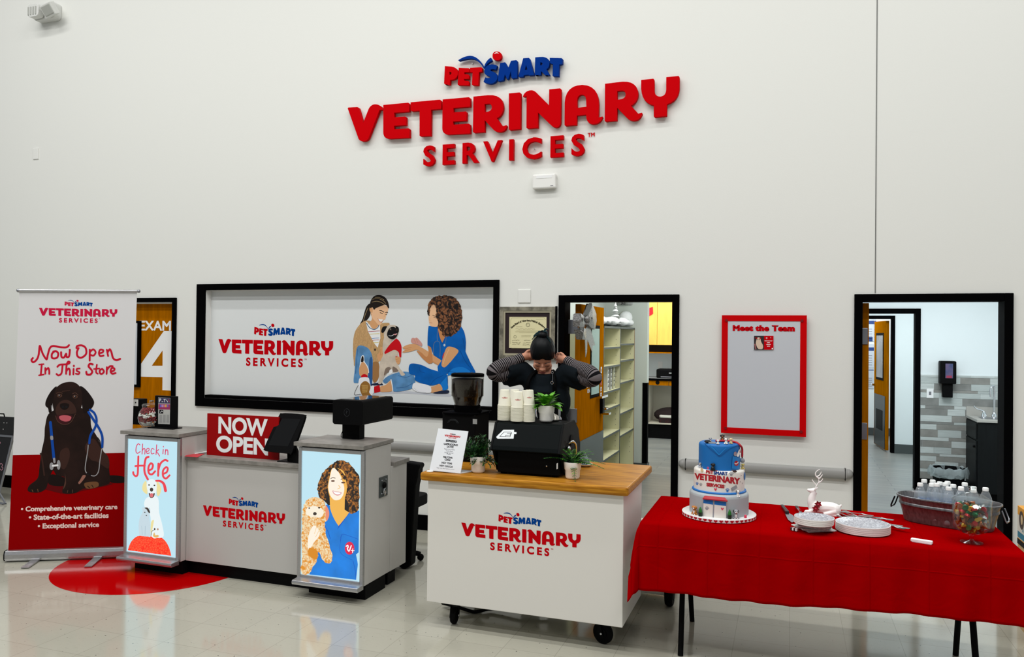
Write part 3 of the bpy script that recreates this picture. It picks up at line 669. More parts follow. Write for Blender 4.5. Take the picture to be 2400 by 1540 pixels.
# ---- picture on the vet kiosk (photo crop 700,1060 scale 5.133)
def curls(name, dark, light, e, sc_, pos=.5):
    m = emat(name, light, e); nt = m.node_tree; b = nt.nodes['Principled BSDF']
    tc = nt.nodes.new('ShaderNodeTexCoord'); wv = nt.nodes.new('ShaderNodeTexNoise'); wv.inputs['Scale'].default_value = sc_*.55; wv.inputs['Detail'].default_value = 3
    vm = nt.nodes.new('ShaderNodeVectorMath'); vm.operation = 'MULTIPLY_ADD'; vm.inputs[1].default_value = (.09, .09, .09)
    v = nt.nodes.new('ShaderNodeTexVoronoi'); v.inputs['Scale'].default_value = sc_; v.feature = 'F1'
    r = nt.nodes.new('ShaderNodeValToRGB'); r.color_ramp.elements[0].color = lin(light)+(1,); r.color_ramp.elements[0].position = pos*.35; r.color_ramp.elements[1].color = lin(dark)+(1,); r.color_ramp.elements[1].position = pos+.15
    nt.links.new(tc.outputs['Object'], wv.inputs['Vector']); nt.links.new(wv.outputs['Color'], vm.inputs[0]); nt.links.new(tc.outputs['Object'], vm.inputs[2]); nt.links.new(vm.outputs[0], v.inputs['Vector']); nt.links.new(v.outputs[0], r.inputs[0])
    nt.links.new(r.outputs[0], b.inputs['Emission Color' if e else 'Base Color'])
    return m
A = Art((0, YF+.004, 0), (0, -1, 0), 700, 1060, 5.133)
HAIR = curls('curly_hair', (28, 10, 6), (226, 142, 48), .62, 48); HAIRD = emat('hair_shadow', (24, 8, 8), .5); SKIN = emat('bright_skin', (255, 244, 226), .97); SKIN2 = emat('skin_gold', (252, 190, 84), .9); SCR = emat('blue_scrubs', (8, 140, 246), .85, noise=.12, nscale=7); SCRD = emat('scrub_fold', (0, 84, 206), .8); POOD = curls('dog_curls', (236, 150, 26), (255, 240, 196), .9, 56, .62); POODL = emat('dog_muzzle', (255, 244, 222), .95); LIPS = emat('lips', (232, 150, 150), .85); TEETH = emat('teeth', (255, 255, 255), 1); BROW = emat('brow', (122, 70, 40), .5)
def fuzzy(pts, amp, step, rnd=random.Random(3)):
    q = spline(nums(pts), 14, True); out = []
    for i in range(0, len(q), step):
        x, y = q[i]; out.append((x+rnd.uniform(-amp, amp), y+rnd.uniform(-amp, amp)))
    return out
A.path('M 330 630 L 250 760 L 225 900 L 210 1230 L 128 1470 L 690 1536 L 720 1320 L 728 700 L 600 720 Z', SCR)
A.fill(fuzzy('495 98 420 130 330 200 255 310 225 440 250 540 320 600 375 640 500 640 560 700 640 735 715 690 728 500 728 300 680 220 600 130', 8, 3), HAIR, False)
A.fill('350 470 372 560 368 640 330 600 335 520', HAIRD); A.fill('552 560 590 600 600 700 560 715 545 640', HAIRD)
A.path('M 372 540 L 380 700 Q 420 830 480 890 Q 560 790 610 728 L 552 690 L 556 540 Z', SKIN2)
A.fill('400 200 370 300 350 420 370 520 410 575 460 592 520 575 565 520 580 420 565 320 540 230 460 190', SKIN2)
A.fill('400 205 374 310 356 420 376 510 415 565 455 578 505 560 540 500 548 420 520 330 480 240 430 195', SKIN)
A.fill('440 185 500 215 565 300 545 330 500 260 455 215', HAIR)
A.line('385 318 410 306 440 312', 7, BROW); A.line('508 328 535 318 562 330', 8, BROW); A.ell(412, 346, 24, 10, BROW).ell(536, 366, 25, 10, BROW); A.line('482 400 498 425 470 442', 7, SKIN2)
A.fill('408 462 440 472 480 475 515 486 498 512 460 520 420 498', LIPS); A.fill('416 470 445 478 480 482 506 490 490 506 455 508 428 492', TEETH)
A.path('M 345 625 L 318 700 Q 390 820 462 935 L 482 888 Q 405 790 372 650 Z', SCR); A.path('M 612 730 L 462 935 L 482 884 Q 560 800 600 735 Z', SCRD); A.line('500 1090 520 990 620 1012 722 1048', 4, SCRD); A.line('520 990 498 1200 650 1300', 3, SCRD); A.path('M 690 1230 Q 705 1300 712 1350 L 690 1536 L 720 1536 L 728 1200 Z', SKYB); A.line('300 860 350 950 380 1040', 6, SCRD); A.line('655 1310 680 1420 690 1530', 5, SCRD)
A.ell(612, 1155, 58, 78, emat('badge', (240, 22, 78), .85)); A.line('572 1132 590 1120 596 1142 586 1158 606 1190 632 1125', 13, TEETH); A.line('632 1180 668 1186', 9, TEETH); A.line('652 1160 646 1208', 9, TEETH)
# fluffy dog
A.fill(fuzzy('180 545 110 570 60 640 45 740 40 850 36 1000 34 1300 36 1455 120 1462 160 1400 220 1310 240 1200 300 1310 360 1338 404 1300 390 1180 340 1020 315 860 345 800 335 690 290 570', 7, 3), POOD, False)
A.fill('325 640 362 700 365 770 335 830 325 760', emat('ear_pink', (250, 150, 120), .85)); A.fill(fuzzy('130 650 90 690 95 750 140 770 200 790 270 780 300 730 280 680 220 655', 5, 4), POODL, False)
A.ell(195, 740, 22, 20, NOSE).ell(246, 668, 14, 10, NOSE).ell(128, 672, 12, 7, NOSE); A.line('160 785 195 778 230 786', 5, ORNG); A.fill('180 880 250 950 240 1020 180 1090 130 1180 110 1120 120 1000', SKIN); A.line('215 900 190 980', 4, SKIN2); A.line('245 940 205 1020', 4, SKIN2); A.fill('130 1150 225 1190 215 1290 120 1240', emat('dog_shadow', (238, 150, 20), .8))
A.mb.build('picture', cR)
# ------------------------------------------------------------------ things on the desk
def jar():
    c = on_z(338, 1003, 1.026); x, y = c.x, c.y+.07
    t = thing('candy_jar', 'round glass candy jar with red and white layers on left kiosk top', 'jar', (x, y, 1.026))
    prof = [(.05, .001), (.07, .006), (.092, .04), (.098, .075), (.088, .12), (.066, .148), (.066, .165)]
    MB().lathe(prof, GLASS, (x, y, 1.026), 28, cap=False).build('bowl', t)
    mb = MB().lathe([(.068, .163), (.07, .17), (.06, .18), (.02, .184), (.012, .195), (.016, .2), (.016, .204), (0, .206)], GLASS, (x, y, 1.026), 24, cap=False); mb.lathe([(.017, .197), (.017, .203), (0, .206)], CHROME, (x, y, 1.026), 14); mb.build('lid', t)
    rd = mat('red_candy', (128, 14, 22), .35); wh = mat('white_candy', (228, 224, 216), .4); rnd = random.Random(2); mb = MB()
    for i in range(900):
        h = .012+.133*(i/900); r = .086*math.sin(min(1, (h+.025)/.1)*PI/2)
        if h > .09: r = .086-(h-.09)*.42
        a = rnd.random()*2*PI; k = r*(1 if rnd.random() < .8 else rnd.random()); wob = .007*math.sin(a*3)
        hh = h+wob; lay = rd if (.045 < hh < .08 or hh > .112) else wh
        mb.ball((x+k*math.cos(a), y+k*math.sin(a), 1.026+h), .0062, lay, 6, (1.25, 1, .75))
    o = mb.build('candies'); tag(o, 'red and white candies layered inside the round glass jar', 'candy'); o['kind'] = 'stuff'
jar()
t = thing('flyer_stand', 'black upright flyer holder beside the candy jar with a printed flyer', 'flyer holder', (-4.4, -1.66, 1.026))
a = on_y(362, 1000, -1.66); b = on_y(411.5, 1000, -1.66); tz = on_y(385, 928, -1.66).z
MB().box((a.x, -1.66, 1.03), (b.x, -1.635, tz), BLACKM).build('backboard', t, bevel=.002)
MB().box((a.x-.03, -1.70, 1.026), (b.x+.01, -1.6, 1.033), BLACKM).build('foot', t)
A = Art((0, -1.66, 0), (0, -1, 0), 280, 680, 4.53)
FG = mat('flyer_grey', (176, 176, 172), .5); A.path('M 412 1138 L 540 1145 L 534 1425 L 410 1420 Z', FG); A.path('M 414 1140 L 538 1147 L 537 1205 L 413 1202 Z', mat('flyer_navy', (54, 50, 84), .5)); A.path('M 414 1210 L 537 1213 L 536 1270 L 413 1265 Z', mat('flyer_magenta', (150, 40, 90), .5))
for i, c in enumerate(((90, 90, 190), (180, 140, 200), (200, 120, 150), (220, 170, 70), (120, 90, 170))): A.path('M %d 1216 L %d 1217 L %d 1243 L %d 1242 Z' % (428+i*19, 443+i*19, 443+i*19, 428+i*19), mat('flyer_tile_%d' % i, c, .5))
A.path('M 424 1270 L 465 1272 L 464 1312 L 422 1310 Z', INK); A.line('436 1300 448 1282 456 1292', 5, PWHITE)
for xx in (424, 462, 500): A.path('M %d 1322 L %d 1323 L %d 1408 L %d 1406 Z' % (xx, xx+28, xx+27, xx-1), mat('flyer_text_%d' % xx, (150, 150, 148), .5))
A.line('425 1190 425 1155 440 1160 430 1172', 6, PWHITE); A.line('450 1185 462 1185', 6, PWHITE); A.line('470 1160 490 1160', 5, PWHITE); A.line('480 1160 478 1190', 5, PWHITE); A.line('500 1165 512 1190', 5, TONG if False else PWHITE); A.line('520 1160 530 1190', 5, mat('flyer_red', (200, 60, 80), .5))
A.mb.build('flyer', t)
t = thing('card_terminal', 'small black device with white face behind candy jar', 'device', (-4.6, -1.56, 1.026))
a = on_y(306, 1000, -1.56); b = on_y(331, 1000, -1.56); z0 = 1.026; z1 = on_y(320, 935, -1.56).z
MB().box((a.x, -1.56, z0), (b.x, -1.5, z1), BLACKM).build('housing', t, bevel=.004)
mb = MB(); c = on_y(324, 952, -1.56); mb.box((a.x, -1.566, c.z), (c.x, -1.559, z1-.004), WHITE); mb.ball((c.x-.02, -1.567, (c.z+z1)/2), .006, INK, 8, (1, .3, 1)); mb.build('face_plate', t)
# now open sign
t = thing('open_sign', 'red now open sign board standing on the reception counter', 'sign', (-3.72, -1.72, .86))
NO = Vector((0, -1.715, 0)); a = on_y(484.5, 1067, -1.715); b = on_y(652, 1078, -1.715); zt_ = on_y(486.5, 969, -1.715).z
MB().box((a.x, -1.715, .861), (b.x, -1.70, zt_), mat('now_open_red', (150, 0, 3), .5, spec=.15)).build('board', t)
MB().box((a.x+.1, -1.70, .861), (b.x-.1, -1.62, .865), REDD).build('back_foot', t)
mb = MB()
for tx, l, r, bl, tp in (('NOW', (513, 0), (624.5, 0), (515, 1016.5), (515, 978.5)), ('OPEN', (508.5, 0), (627, 0), (546, 1062.5), (546, 1025))):
    p = on_y(bl[0], bl[1], -1.715); q = on_y(tp[0], tp[1], -1.715); x0 = on_y(l[0], 1040, -1.715).x; x1 = on_y(r[0], 1040, -1.715).x
    text_on(mb, tx, (x0, -1.7158, p.z+.008), (1, 0, 0), (0, 0, 1), PWHITE, width=x1-x0, size=q.z-p.z, bold=.075, align='L')
mb.build('lettering', t)
# tablet on stand
t = thing('tablet_stand', 'black tablet on angled stand beside the now open sign', 'tablet', (-3.28, -1.7, .86))
pl = Vector((-3.3, -1.76, 1.0)); nn = Vector((-.10, -1, .34)).normalized()
pp = lambda x, y, k=0: on_plane(450+x/7, 920+y/7, pl+nn*k, nn)
mb = MB(); out = spline(nums('1470 342 1600 340 1830 358 1848 380 1830 470 1640 985 1600 1000 1480 990 1240 965 1182 945 1195 880 1420 390'), 2, True)
mb.poly([[pp(*p) for p in out]], BLACKM, thick=-nn*.02); mb.build('case', t, bevel=.003)
mb = MB(); mb.poly([[pp(*p, .001) for p in nums('1455 425 1785 437 1575 885 1250 865')]], mat('dark_screen', (6, 6, 7), .08)); mb.build('screen', t)
mb = MB(); b0 = on_z(1665/7+450, 1160/7+920, .861)
mb.add([pp(1690, 800, -.02), pp(1560, 980, -.02), on_z(450+1565/7, 920+1130/7, .861), on_z(450+1750/7, 920+1165/7, .861), pp(1690, 800, -.05), pp(1560, 980, -.05), on_z(450+1565/7, 920+1130/7, .861)+Vector((0, .05, 0)), on_z(450+1750/7, 920+1165/7, .861)+Vector((0, .05, 0))], [(0, 1, 2, 3), (7, 6, 5, 4), (0, 4, 5, 1), (1, 5, 6, 2), (2, 6, 7, 3), (3, 7, 4, 0)], BLACKM); mb.build('neck', t)
a = on_z(649, 1082, .861); mb = MB().box((a.x, a.y, .861), (-3.125, a.y+.16, .866), BLACKM); mb.build('base_plate', t, bevel=.001)
# clear glass dish and papers behind the sign
c = on_z(478, 1056, .861); t = thing('glass_dish', 'clear glass dish on counter behind the now open sign', 'dish', (c.x, c.y+.06, .861))
MB().lathe([(.03, 0), (.045, .01), (.06, .035), (.055, .06), (.03, .075), (.01, .08), (.014, .095), (0, .1)], GLASS, (c.x, c.y+.06, .861), 16).build('dish_body', t)
mb = MB(); p = [on_z(432, 1070, .8615), on_z(463, 1072, .8615), on_z(480, 1064, .8615), on_z(445, 1064, .8615)]; mb.poly([p], mat('red_leaflet', (196, 48, 60), .5), thick=(0, 0, .002)); o = mb.build('leaflet'); tag(o, 'red leaflet lying on counter left of the now open sign', 'leaflet')
mb = MB(); p = [on_z(456, 1064, .864), on_z(486, 1060, .864), on_z(492, 1054, .864), on_z(462, 1059, .864)]; mb.poly([p], PWHITE, thick=(0, 0, .002)); o = mb.build('white_paper'); tag(o, 'white paper sheet lying on the red leaflet', 'paper')
# scanner kiosk head on the right lightbox kiosk
t = thing('camera_kiosk', 'black box shaped kiosk head on post atop the vet lightbox kiosk', 'kiosk camera', (-2.87, -1.62, 1.026))
fy = -1.72
a = on_y(779, 990, fy); b = on_y(849, 990, fy); zb = on_y(815, 996, fy).z; ztp = on_y(815, 938, fy).z
mb = MB().rbox((a.x, fy, zb), (b.x, fy+.44, ztp), BLACKM, .018, 4, 1); h_ = mb.build('head', t, bevel=.004)
mb = MB(); mb.box((a.x+.03, fy+.05, ztp), (b.x-.03, fy+.4, ztp+.002), mat('screen_glass', (20, 24, 30), .04, spec=.8)); mb.build('screen', t)
c = on_y(813, 967, fy); ring = mat('faint_emblem', (38, 40, 44), .4); mb = MB(); mb.tube([(c.x+.022*math.cos(k*PI/12), fy-.0005, c.z+.026*math.sin(k*PI/12)) for k in range(24)], .0012, ring, 5, closed=True); mb.tube([(c.x-.005, fy-.0005, c.z-.012), (c.x-.003, fy-.0005, c.z+.012), (c.x+.008, fy-.0005, c.z+.008), (c.x-.003, fy-.0005, c.z)], .0018, ring, 5); mb.build('emblem', t)
p0 = on_y(802, 1028, -1.62); p1 = on_y(842, 1030, -1.62); MB().box((p0.x, -1.62, 1.027), (p1.x, -1.55, zb+.01), BLACKM).build('post', t)
mb = MB(); mb.tube([(p0.x+.002, -1.6, 1.12), (p0.x-.006, -1.6, 1.08), (p0.x-.022, -1.6, 1.05), (p0.x-.02, -1.6, 1.029)], .003, BLACKM, 6); mb.build('cable', t)
c = on_z(887, 1074, .861); mb = MB().box((c.x-.05, c.y, .861), (c.x+.02, c.y+.06, .905), BLACKM); o = mb.build('small_printer', bevel=.004); tag(o, 'small black device on the counter behind the vet lightbox kiosk', 'device')
# chair behind the desk
t = thing('office_chair', 'black task chair tucked behind the right end of reception desk', 'chair', (-2.75, -1.0, 0))
mb = MB(); pr = [on_y(*p, -1.12) for p in ((955, 1084), (982, 1088), (984, 1094), (980, 1102), (978, 1120), (973, 1140), (971, 1170), (967, 1240), (962, 1325), (955, 1331), (945, 1336))]
out = [(p.x, p.z) for p in pr]+[(-2.9, .1), (-2.9, .8)]
mb.prism(out, -1.12, -1.03, BLACKM, 1); mb.build('backrest', t, bevel=.01)
MB().rbox((-3.2, -1.2, .42), (-2.68, -.7, .5), BLACKM, .08, 4).build('seat', t, bevel=.01)
mb = MB().cyl((-2.94, -.95, .08), (-2.94, -.95, .42), .03, BLACKM); mb.build('post', t)
mb = MB()
for k in range(5):
    a = k*2*PI/5+.3; e = (-2.94+.27*math.cos(a), -.95+.27*math.sin(a), .05); mb.tube([(-2.94, -.95, .1), e], [.03, .018], BLACKM, 8); mb.ball((e[0], e[1], .027), .027, RUBBER, 10)
mb.build('star_base', t)
# ------------------------------------------------------------------ big framed graphic of two women and a pug
t = thing('framed_graphic', 'large black framed wall graphic of two women, a pug and red lettering', 'wall graphic', (-4.0, 0, 1.63))
mb = MB(); X0, X1, Z0_, Z1_ = -5.627, -2.372, 1.016, 2.243
hx0, hx1, hz0, hz1 = HG
mb.box((X0, -.02, Z0_), (hx0, .0, Z1_), BLACK); mb.box((hx1, -.02, Z0_), (X1, .0, Z1_), BLACK); mb.box((hx0, -.02, hz1), (hx1, .0, Z1_), BLACK); mb.box((hx0, -.02, Z0_), (hx1, .0, hz0), BLACK)
mb.build('frame', t, bevel=.002)
GP = mat('graphic_white', (222, 226, 226), .5, spec=.25)
MB().box((hx0, .075, hz0), (hx1, .085, hz1), GP).build('panel', t)
mb = MB(); mb.box((hx0, .0, hz0), (hx0+.004, .075, hz1), WHITE); mb.box((hx1-.004, .0, hz0), (hx1, .075, hz1), WHITE); mb.box((hx0, .0, hz1-.004), (hx1, .075, hz1), WHITE); mb.box((hx0, .0, hz0), (hx1, .075, hz0+.03), BLACK); mb.build('reveal', t)
GY = .075
mb = MB(); a = on_y(512, 815, GY); b = on_y(781, 812, GY); c = on_y(646, 813.5, GY)
logo(mb, ((a.x+b.x)/2, GY-.0008, c.z), (1, 0, 0), (0, 0, 1), b.x-a.x); mb.build('lettering', t)
A = Art((0, GY, 0), (0, -1, 0), 800, 660, 4.813)
def pm(n, c, **k): return mat('print_'+n, c, .5, spec=.2, **k)
SK = pm('skin', (214, 160, 112)); SKL = pm('skin_light', (232, 186, 146)); SKD = pm('skin_tan', (196, 134, 84)); TAN = pm('tan_knit', (203, 163, 112), noise=.12, nscale=60, stretch=(3, 1, 1)); TAND = pm('tan_knit_fold', (160, 116, 70)); SHIRT = pm('shirt_white', (236, 238, 238)); DEN = pm('denim', (96, 150, 200), noise=.15, nscale=12); DEND = pm('denim_fold', (44, 92, 148)); HB = pm('brown_hair', (34, 26, 22)); HL = pm('hair_streak', (170, 146, 104)); PUG = pm('pug_fawn', (214, 200, 182), noise=.1, nscale=14); PUGD = pm('pug_shade', (128, 112, 100)); PBLK = pm('pug_black', (18, 18, 20)); VEST = pm('red_vest', (200, 10, 24)); SCRB = pm('scrub_blue', (0, 98, 186), noise=.12, nscale=9); SCRL = pm('scrub_light', (20, 122, 208)); SCRK = pm('scrub_dark', (0, 70, 146)); SOLE = pm('gum_sole', (150, 106, 48)); SOLEL = pm('sole_tread', (204, 164, 92)); SHOE = pm('shoe_white', (236, 238, 242)); SHAD = pm('soft_grey', (196, 200, 208)); DK = pm('dark_blue', (30, 40, 66)); CURL = curls('curly_print', (22, 14, 12), (150, 96, 60), 0, 42)
A.fill('150 1280 420 1250 700 1235 1000 1262 1200 1262 1200 1300 700 1262 300 1290', SHAD)
# woman on the left: ponytail, cardigan, jeans
A.fill('325 250 285 280 262 340 240 420 210 485 260 460 310 410 330 350', HB); A.line('300 300 270 370 250 440', 5, HL)
A.fill('275 440 180 520 140 620 132 760 140 900 160 960 300 960 420 900 470 800 480 640 545 485 500 465 430 470', TAN)
A.path('M 275 448 L 300 560 L 372 700 L 410 745 L 440 640 L 436 490 Q 350 540 290 455 Z', SHIRT)
for y, c in ((560, 'stripe_red'), (590, 'stripe_gold'), (640, 'stripe_blue'), (660, 'stripe_red'), (690, 'stripe_gold')):
    m_ = MATS.get('print_'+c) or pm(c, {'stripe_red': (170, 60, 66), 'stripe_gold': (214, 196, 90), 'stripe_blue': (60, 110, 180)}[c])
    A.line([(305+(y-560)*.5, y+5), (370, y), (432-(y-560)*.1, y-3)], 6, m_)
A.line('285 470 320 520 370 540 410 520 425 490', 8, pm('collar', (60, 96, 130)))
A.fill('330 350 345 420 320 470 340 520 375 535 405 515 418 490 400 450', SK)
A.fill('350 280 335 330 345 400 375 440 420 488 450 480 470 440 495 425 505 390 520 350 530 300 500 270 430 262', SKL); A.fill('325 290 318 320 335 350 350 350 352 310', SK)
A.fill('322 285 330 220 370 165 430 152 490 175 525 225 540 290 528 300 500 262 440 280 390 300 370 318 350 290 330 300', HB)
for s in ('352 200 410 190 470 215 500 245', '345 232 400 222 450 235 490 262', '380 178 430 180 480 205'): A.line(s, 5, HL)
A.line('432 325 455 330 480 345', 8, HB); A.line('500 350 515 345 524 352', 7, HB); A.line('438 350 455 358 466 360', 7, HB); A.line('500 372 512 368', 6, HB); A.line('488 360 492 385 480 392', 4, SK); A.fill('415 420 440 425 470 428 455 450 432 452', pm('smile', (240, 236, 232))); A.line('412 416 428 446 452 458 470 440', 4, pm('lip_rose', (176, 84, 76))); A.line('340 365 338 385', 4, HL)
A.fill('340 930 350 860 420 820 440 860 420 910 360 930', TAN); A.fill('345 930 420 915 425 1060 395 1130 355 1120', TAND)
A.fill('405 830 415 890 445 895 470 860 490 800 470 790 465 740 440 745 430 800', SK); A.line('445 760 440 830', 5, SKD); A.line('475 790 455 830', 5, SKD); A.ell(380, 768, 8, 14, HB)
A.fill('230 722 180 740 160 850 150 1000 138 1120 160 1145 260 1140 330 1170 350 1000 352 860 310 760', DEN); A.fill('320 870 350 880 345 1165 300 1140 310 1000', DEND); A.line('185 760 172 900 160 1040', 5, DEND); A.fill('225 845 255 838 262 900 300 960 312 1030 280 1000 240 920 215 960 205 960', SHIRT); A.fill('230 850 248 845 250 900 222 905', HB)
A.fill('215 940 240 905 275 935 303 1000 300 1050 285 1080 215 1070 200 1000', SK); A.path('M 222 1075 Q 220 1050 260 1043 Q 296 1050 298 1075 L 290 1085 L 225 1090 Z', VEST)
A.fill('215 1085 195 1130 195 1180 230 1250 320 1290 355 1298 340 1230 320 1130 300 1082', SHOE); A.fill('270 1122 225 1150 208 1200 222 1255 250 1295 330 1300 350 1298 315 1250 328 1200 315 1150', SOLE)
for k in range(5): A.line([(228+k*3, 1170+k*20), (300-k*3, 1178+k*16)], 5, SOLEL); A.line([(235+k*16, 1165), (240+k*12, 1250)], 4, SOLEL)
A.line('190 1170 155 1240 152 1278 220 1268', 4, HB)
A.fill('330 1170 360 1150 440 1140 470 1165 420 1170', DK)
A.fill('440 1185 500 1165 570 1110 590 1180 570 1235 500 1245 440 1240', SK); A.path('M 365 1185 L 430 1168 L 442 1240 L 372 1258 Z', VEST); A.fill('335 1180 368 1180 362 1255 345 1262 330 1225', SHOE)
A.fill('470 1120 520 1070 620 1030 720 1015 800 1040 832 1110 815 1190 740 1225 600 1242 570 1190 560 1110 500 1150', DEN); A.line('560 1105 575 1180 580 1240', 10, SHIRT); A.line('640 1060 720 1080 790 1060', 5, DEND); A.line('620 1200 720 1190 800 1150', 5, DEND)
# pug in a red vest
A.fill('480 640 465 760 470 830 440 900 425 1000 425 1100 415 1150 450 1150 480 1080 500 1055 540 1010 580 1020 640 1010 600 930 640 850 620 770 540 640', PUG); A.fill('500 980 480 1060 520 1030 560 1000 545 965', PUGD); A.fill('580 960 585 1020 640 1010 625 980', PUGD); A.fill('545 1000 570 990 575 1030 540 1045', SHIRT)
A.fill('560 830 600 790 640 780 630 900 660 980 715 1040 705 1060 675 1058 640 1000 590 930', PUG)
A.path('M 485 800 Q 540 700 620 642 Q 670 670 680 740 L 676 850 L 612 890 L 612 840 L 655 850 L 648 800 Q 620 762 580 775 Q 530 800 492 820 Z', VEST)
A.fill('610 860 650 848 670 870 660 920 640 935 618 905', SK); A.line('615 880 655 872', 4, SKD); A.line('620 900 655 895', 4, SKD)
A.fill('520 500 480 570 490 650 540 672 600 650 640 600 650 540 620 498 570 490', PUG); A.fill('515 505 470 510 450 560 465 580 490 560 505 530', PBLK); A.fill('612 502 645 520 648 565 635 575 620 545', PBLK); A.fill('530 545 515 600 540 640 585 652 625 620 640 560 600 515 560 515', PBLK); A.ell(555, 540, 14, 13, pm('pug_eye', (60, 46, 36))).ell(624, 545, 10, 12, MATS['print_pug_eye']); A.ell(551, 536, 4, 4, SHIRT); A.line('535 610 565 612 600 595 628 588', 5, SHIRT); A.fill('585 595 610 588 630 590 610 604', pm('pug_tongue', (220, 150, 150)))
# vet with curls and blue scrubs
A.fill('690 745 740 715 800 705 850 710 900 740 1000 800 1080 850 1150 890 1180 930 1140 972 1100 950 1000 890 900 800 850 770 780 790 690 800 720 765', SK); A.line('700 760 790 745', 5, SKD); A.line('695 785 780 765', 5, SKD); A.line('1000 880 1080 930 1130 960', 6, SKD)
A.fill('795 640 815 635 830 640 850 632 880 660 910 700 905 730 860 710 800 695 785 670', pm('hand_rose', (206, 150, 140))); A.line('820 650 838 690', 4, SKD); A.line('845 645 862 690', 4, SKD)
A.fill('975 720 1010 740 1030 900 1000 925 970 915 900 850 850 780 900 800 960 850 985 800', SKD)
A.path('M 985 500 Q 972 560 972 720 L 1010 740 L 1040 830 L 1130 890 L 1085 960 L 1090 1010 L 1170 1045 L 1400 1000 L 1512 1035 L 1510 1010 L 1450 900 L 1400 790 L 1405 690 Q 1400 560 1350 508 L 1200 560 L 1090 510 Z', SCRB)
A.path('M 1085 520 Q 1100 620 1135 695 Q 1165 650 1180 590 Z', SKD); A.line('1085 520 1105 620 1138 700', 6, SCRK); A.line('1185 590 1165 650 1140 700', 6, SCRK)
A.line('1085 540 1080 620 1085 672', 6, pm('tube_grey', (96, 116, 140))); A.line('1040 830 1040 720 1060 680 1085 672 1108 690 1115 760 1112 850', 6, MATS['print_tube_grey']); A.line('1182 625 1175 690 1162 720', 5, MATS['print_tube_grey']); A.ell(1163, 718, 12, 14, pm('bell_steel', (190, 200, 208)))
A.fill('1140 850 1160 800 1175 810 1165 860 1150 880', VEST)
A.fill('1200 735 1320 775 1270 860 1200 940 1160 968 1130 940 1150 850', SK); A.line('1215 760 1170 860 1150 930', 6, SKL)
A.fill('1000 290 985 400 1000 490 1040 510 1085 500 1090 400 1060 270', SKL); A.line('1030 380 1060 392', 6, HB); A.line('995 462 1025 468', 5, pm('lip_soft', (190, 120, 100))); A.line('1000 415 996 440 1012 446', 4, SK); A.line('1040 400 1065 410', 5, HB)
A.fill(fuzzy('1130 158 1060 170 1000 220 970 300 975 370 995 385 1000 310 1030 265 1050 270 1075 320 1065 400 1090 450 1085 520 1130 560 1150 612 1220 622 1290 580 1350 500 1362 380 1340 260 1270 180 1190 160', 7, 3), CURL, False)
A.fill('790 925 760 970 770 1040 830 1060 840 1120 1000 1172 1110 1155 1190 1200 1200 1100 1180 1040 1080 1010 1000 985 900 940', SCRB); A.fill('1120 1150 1190 1070 1205 1040 1260 980 1370 965 1460 1020 1470 1060 1205 1060 1205 1200 1150 1225 1115 1190', SCRL); A.line('1000 1172 1060 1100 1150 1060', 5, SCRK); A.line('880 960 890 1010 940 1030', 5, SCRK); A.line('1205 1010 1300 1030 1420 1050', 5, SCRK); A.line('1340 780 1400 900 1480 1000', 5, SCRK); A.line('1370 640 1395 760', 5, SCRK)
A.fill('1005 1195 1060 1175 1110 1155 1140 1220 1060 1250 1005 1248', SK); A.fill('820 1145 900 1150 1000 1180 1010 1250 940 1255 860 1245 810 1215 800 1190', SHOE); A.line('820 1200 870 1240 950 1250', 4, SHAD); A.fill('1050 1248 1200 1225 1200 1260 1060 1262', DK)
A.mb.build('picture', t)
# ------------------------------------------------------------------ framed diploma
DY = -.03
t = thing('framed_diploma', 'silver framed diploma with dark mat behind the barista', 'diploma', (-2.1, 0, 1.79))
q = lambda x, y, Y=DY: on_y(1120+x/9.625, 640+y/9.625, Y)
o0, o1 = q(492, 762), q(1745, 760); bz = on_y(1158, 841, DY).z
fr = mat('antique_silver', (176, 170, 150), .35, metal=.6, noise=.35, nscale=18); fri = mat('champagne_bevel', (206, 198, 170), .3, metal=.6)
mb = MB(); x0, x1, z0, z1 = o0.x, o1.x, bz, o0.z
def pic_frame(mb, x0, x1, z0, z1, y0, y1, w, mt, mi=None, wi=.0, yi=None):
    for a, b, c, d in (((x0, z0), (x1, z0), (x1-w, z0+w), (x0+w, z0+w)), ((x1, z0), (x1, z1), (x1-w, z1-w), (x1-w, z0+w)), ((x1, z1), (x0, z1), (x0+w, z1-w), (x1-w, z1-w)), ((x0, z1), (x0, z0), (x0+w, z0+w), (x0+w, z1-w))):
        mb.poly([[(p[0], y1, p[1]) for p in (a, b, c, d)]], mt, thick=(0, y0-y1, 0))
pic_frame(mb, x0, x1, z0, z1, -.002, DY, .034, fr); pic_frame(mb, x0+.034, x1-.034, z0+.034, z1-.034, -.002, DY+.006, .016, fri); mb.build('frame', t)
MB().box((x1, DY+.004, z0), (x1+.012, -.001, z1+.004), BLACK).build('frame_edge', t)
mm = .05; MB().box((x0+mm, -.016, z0+mm), (x1-mm, -.002, z1-mm), mat('burgundy_mat', (30, 8, 16), .6)).build('mat_board', t)
p0 = q(712, 988, -.017); p1 = q(1550, 985, -.017); pz = on_y(1195, 815.5, -.017).z
CERT = mat('certificate_paper', (224, 217, 172), .6); MB().box((p0.x, -.0185, pz), (p1.x, -.016, p0.z), CERT).build('certificate', t)
A = Art((0, -.0185, 0), (0, -1, 0), 1120, 640, 9.625); OI = mat('olive_ink', (70, 64, 36), .6)
cx, cy, R_ = 1130, 1560, 490
mb = A.mb
S_ = 'State Board of Veterinary Medical Examiners'
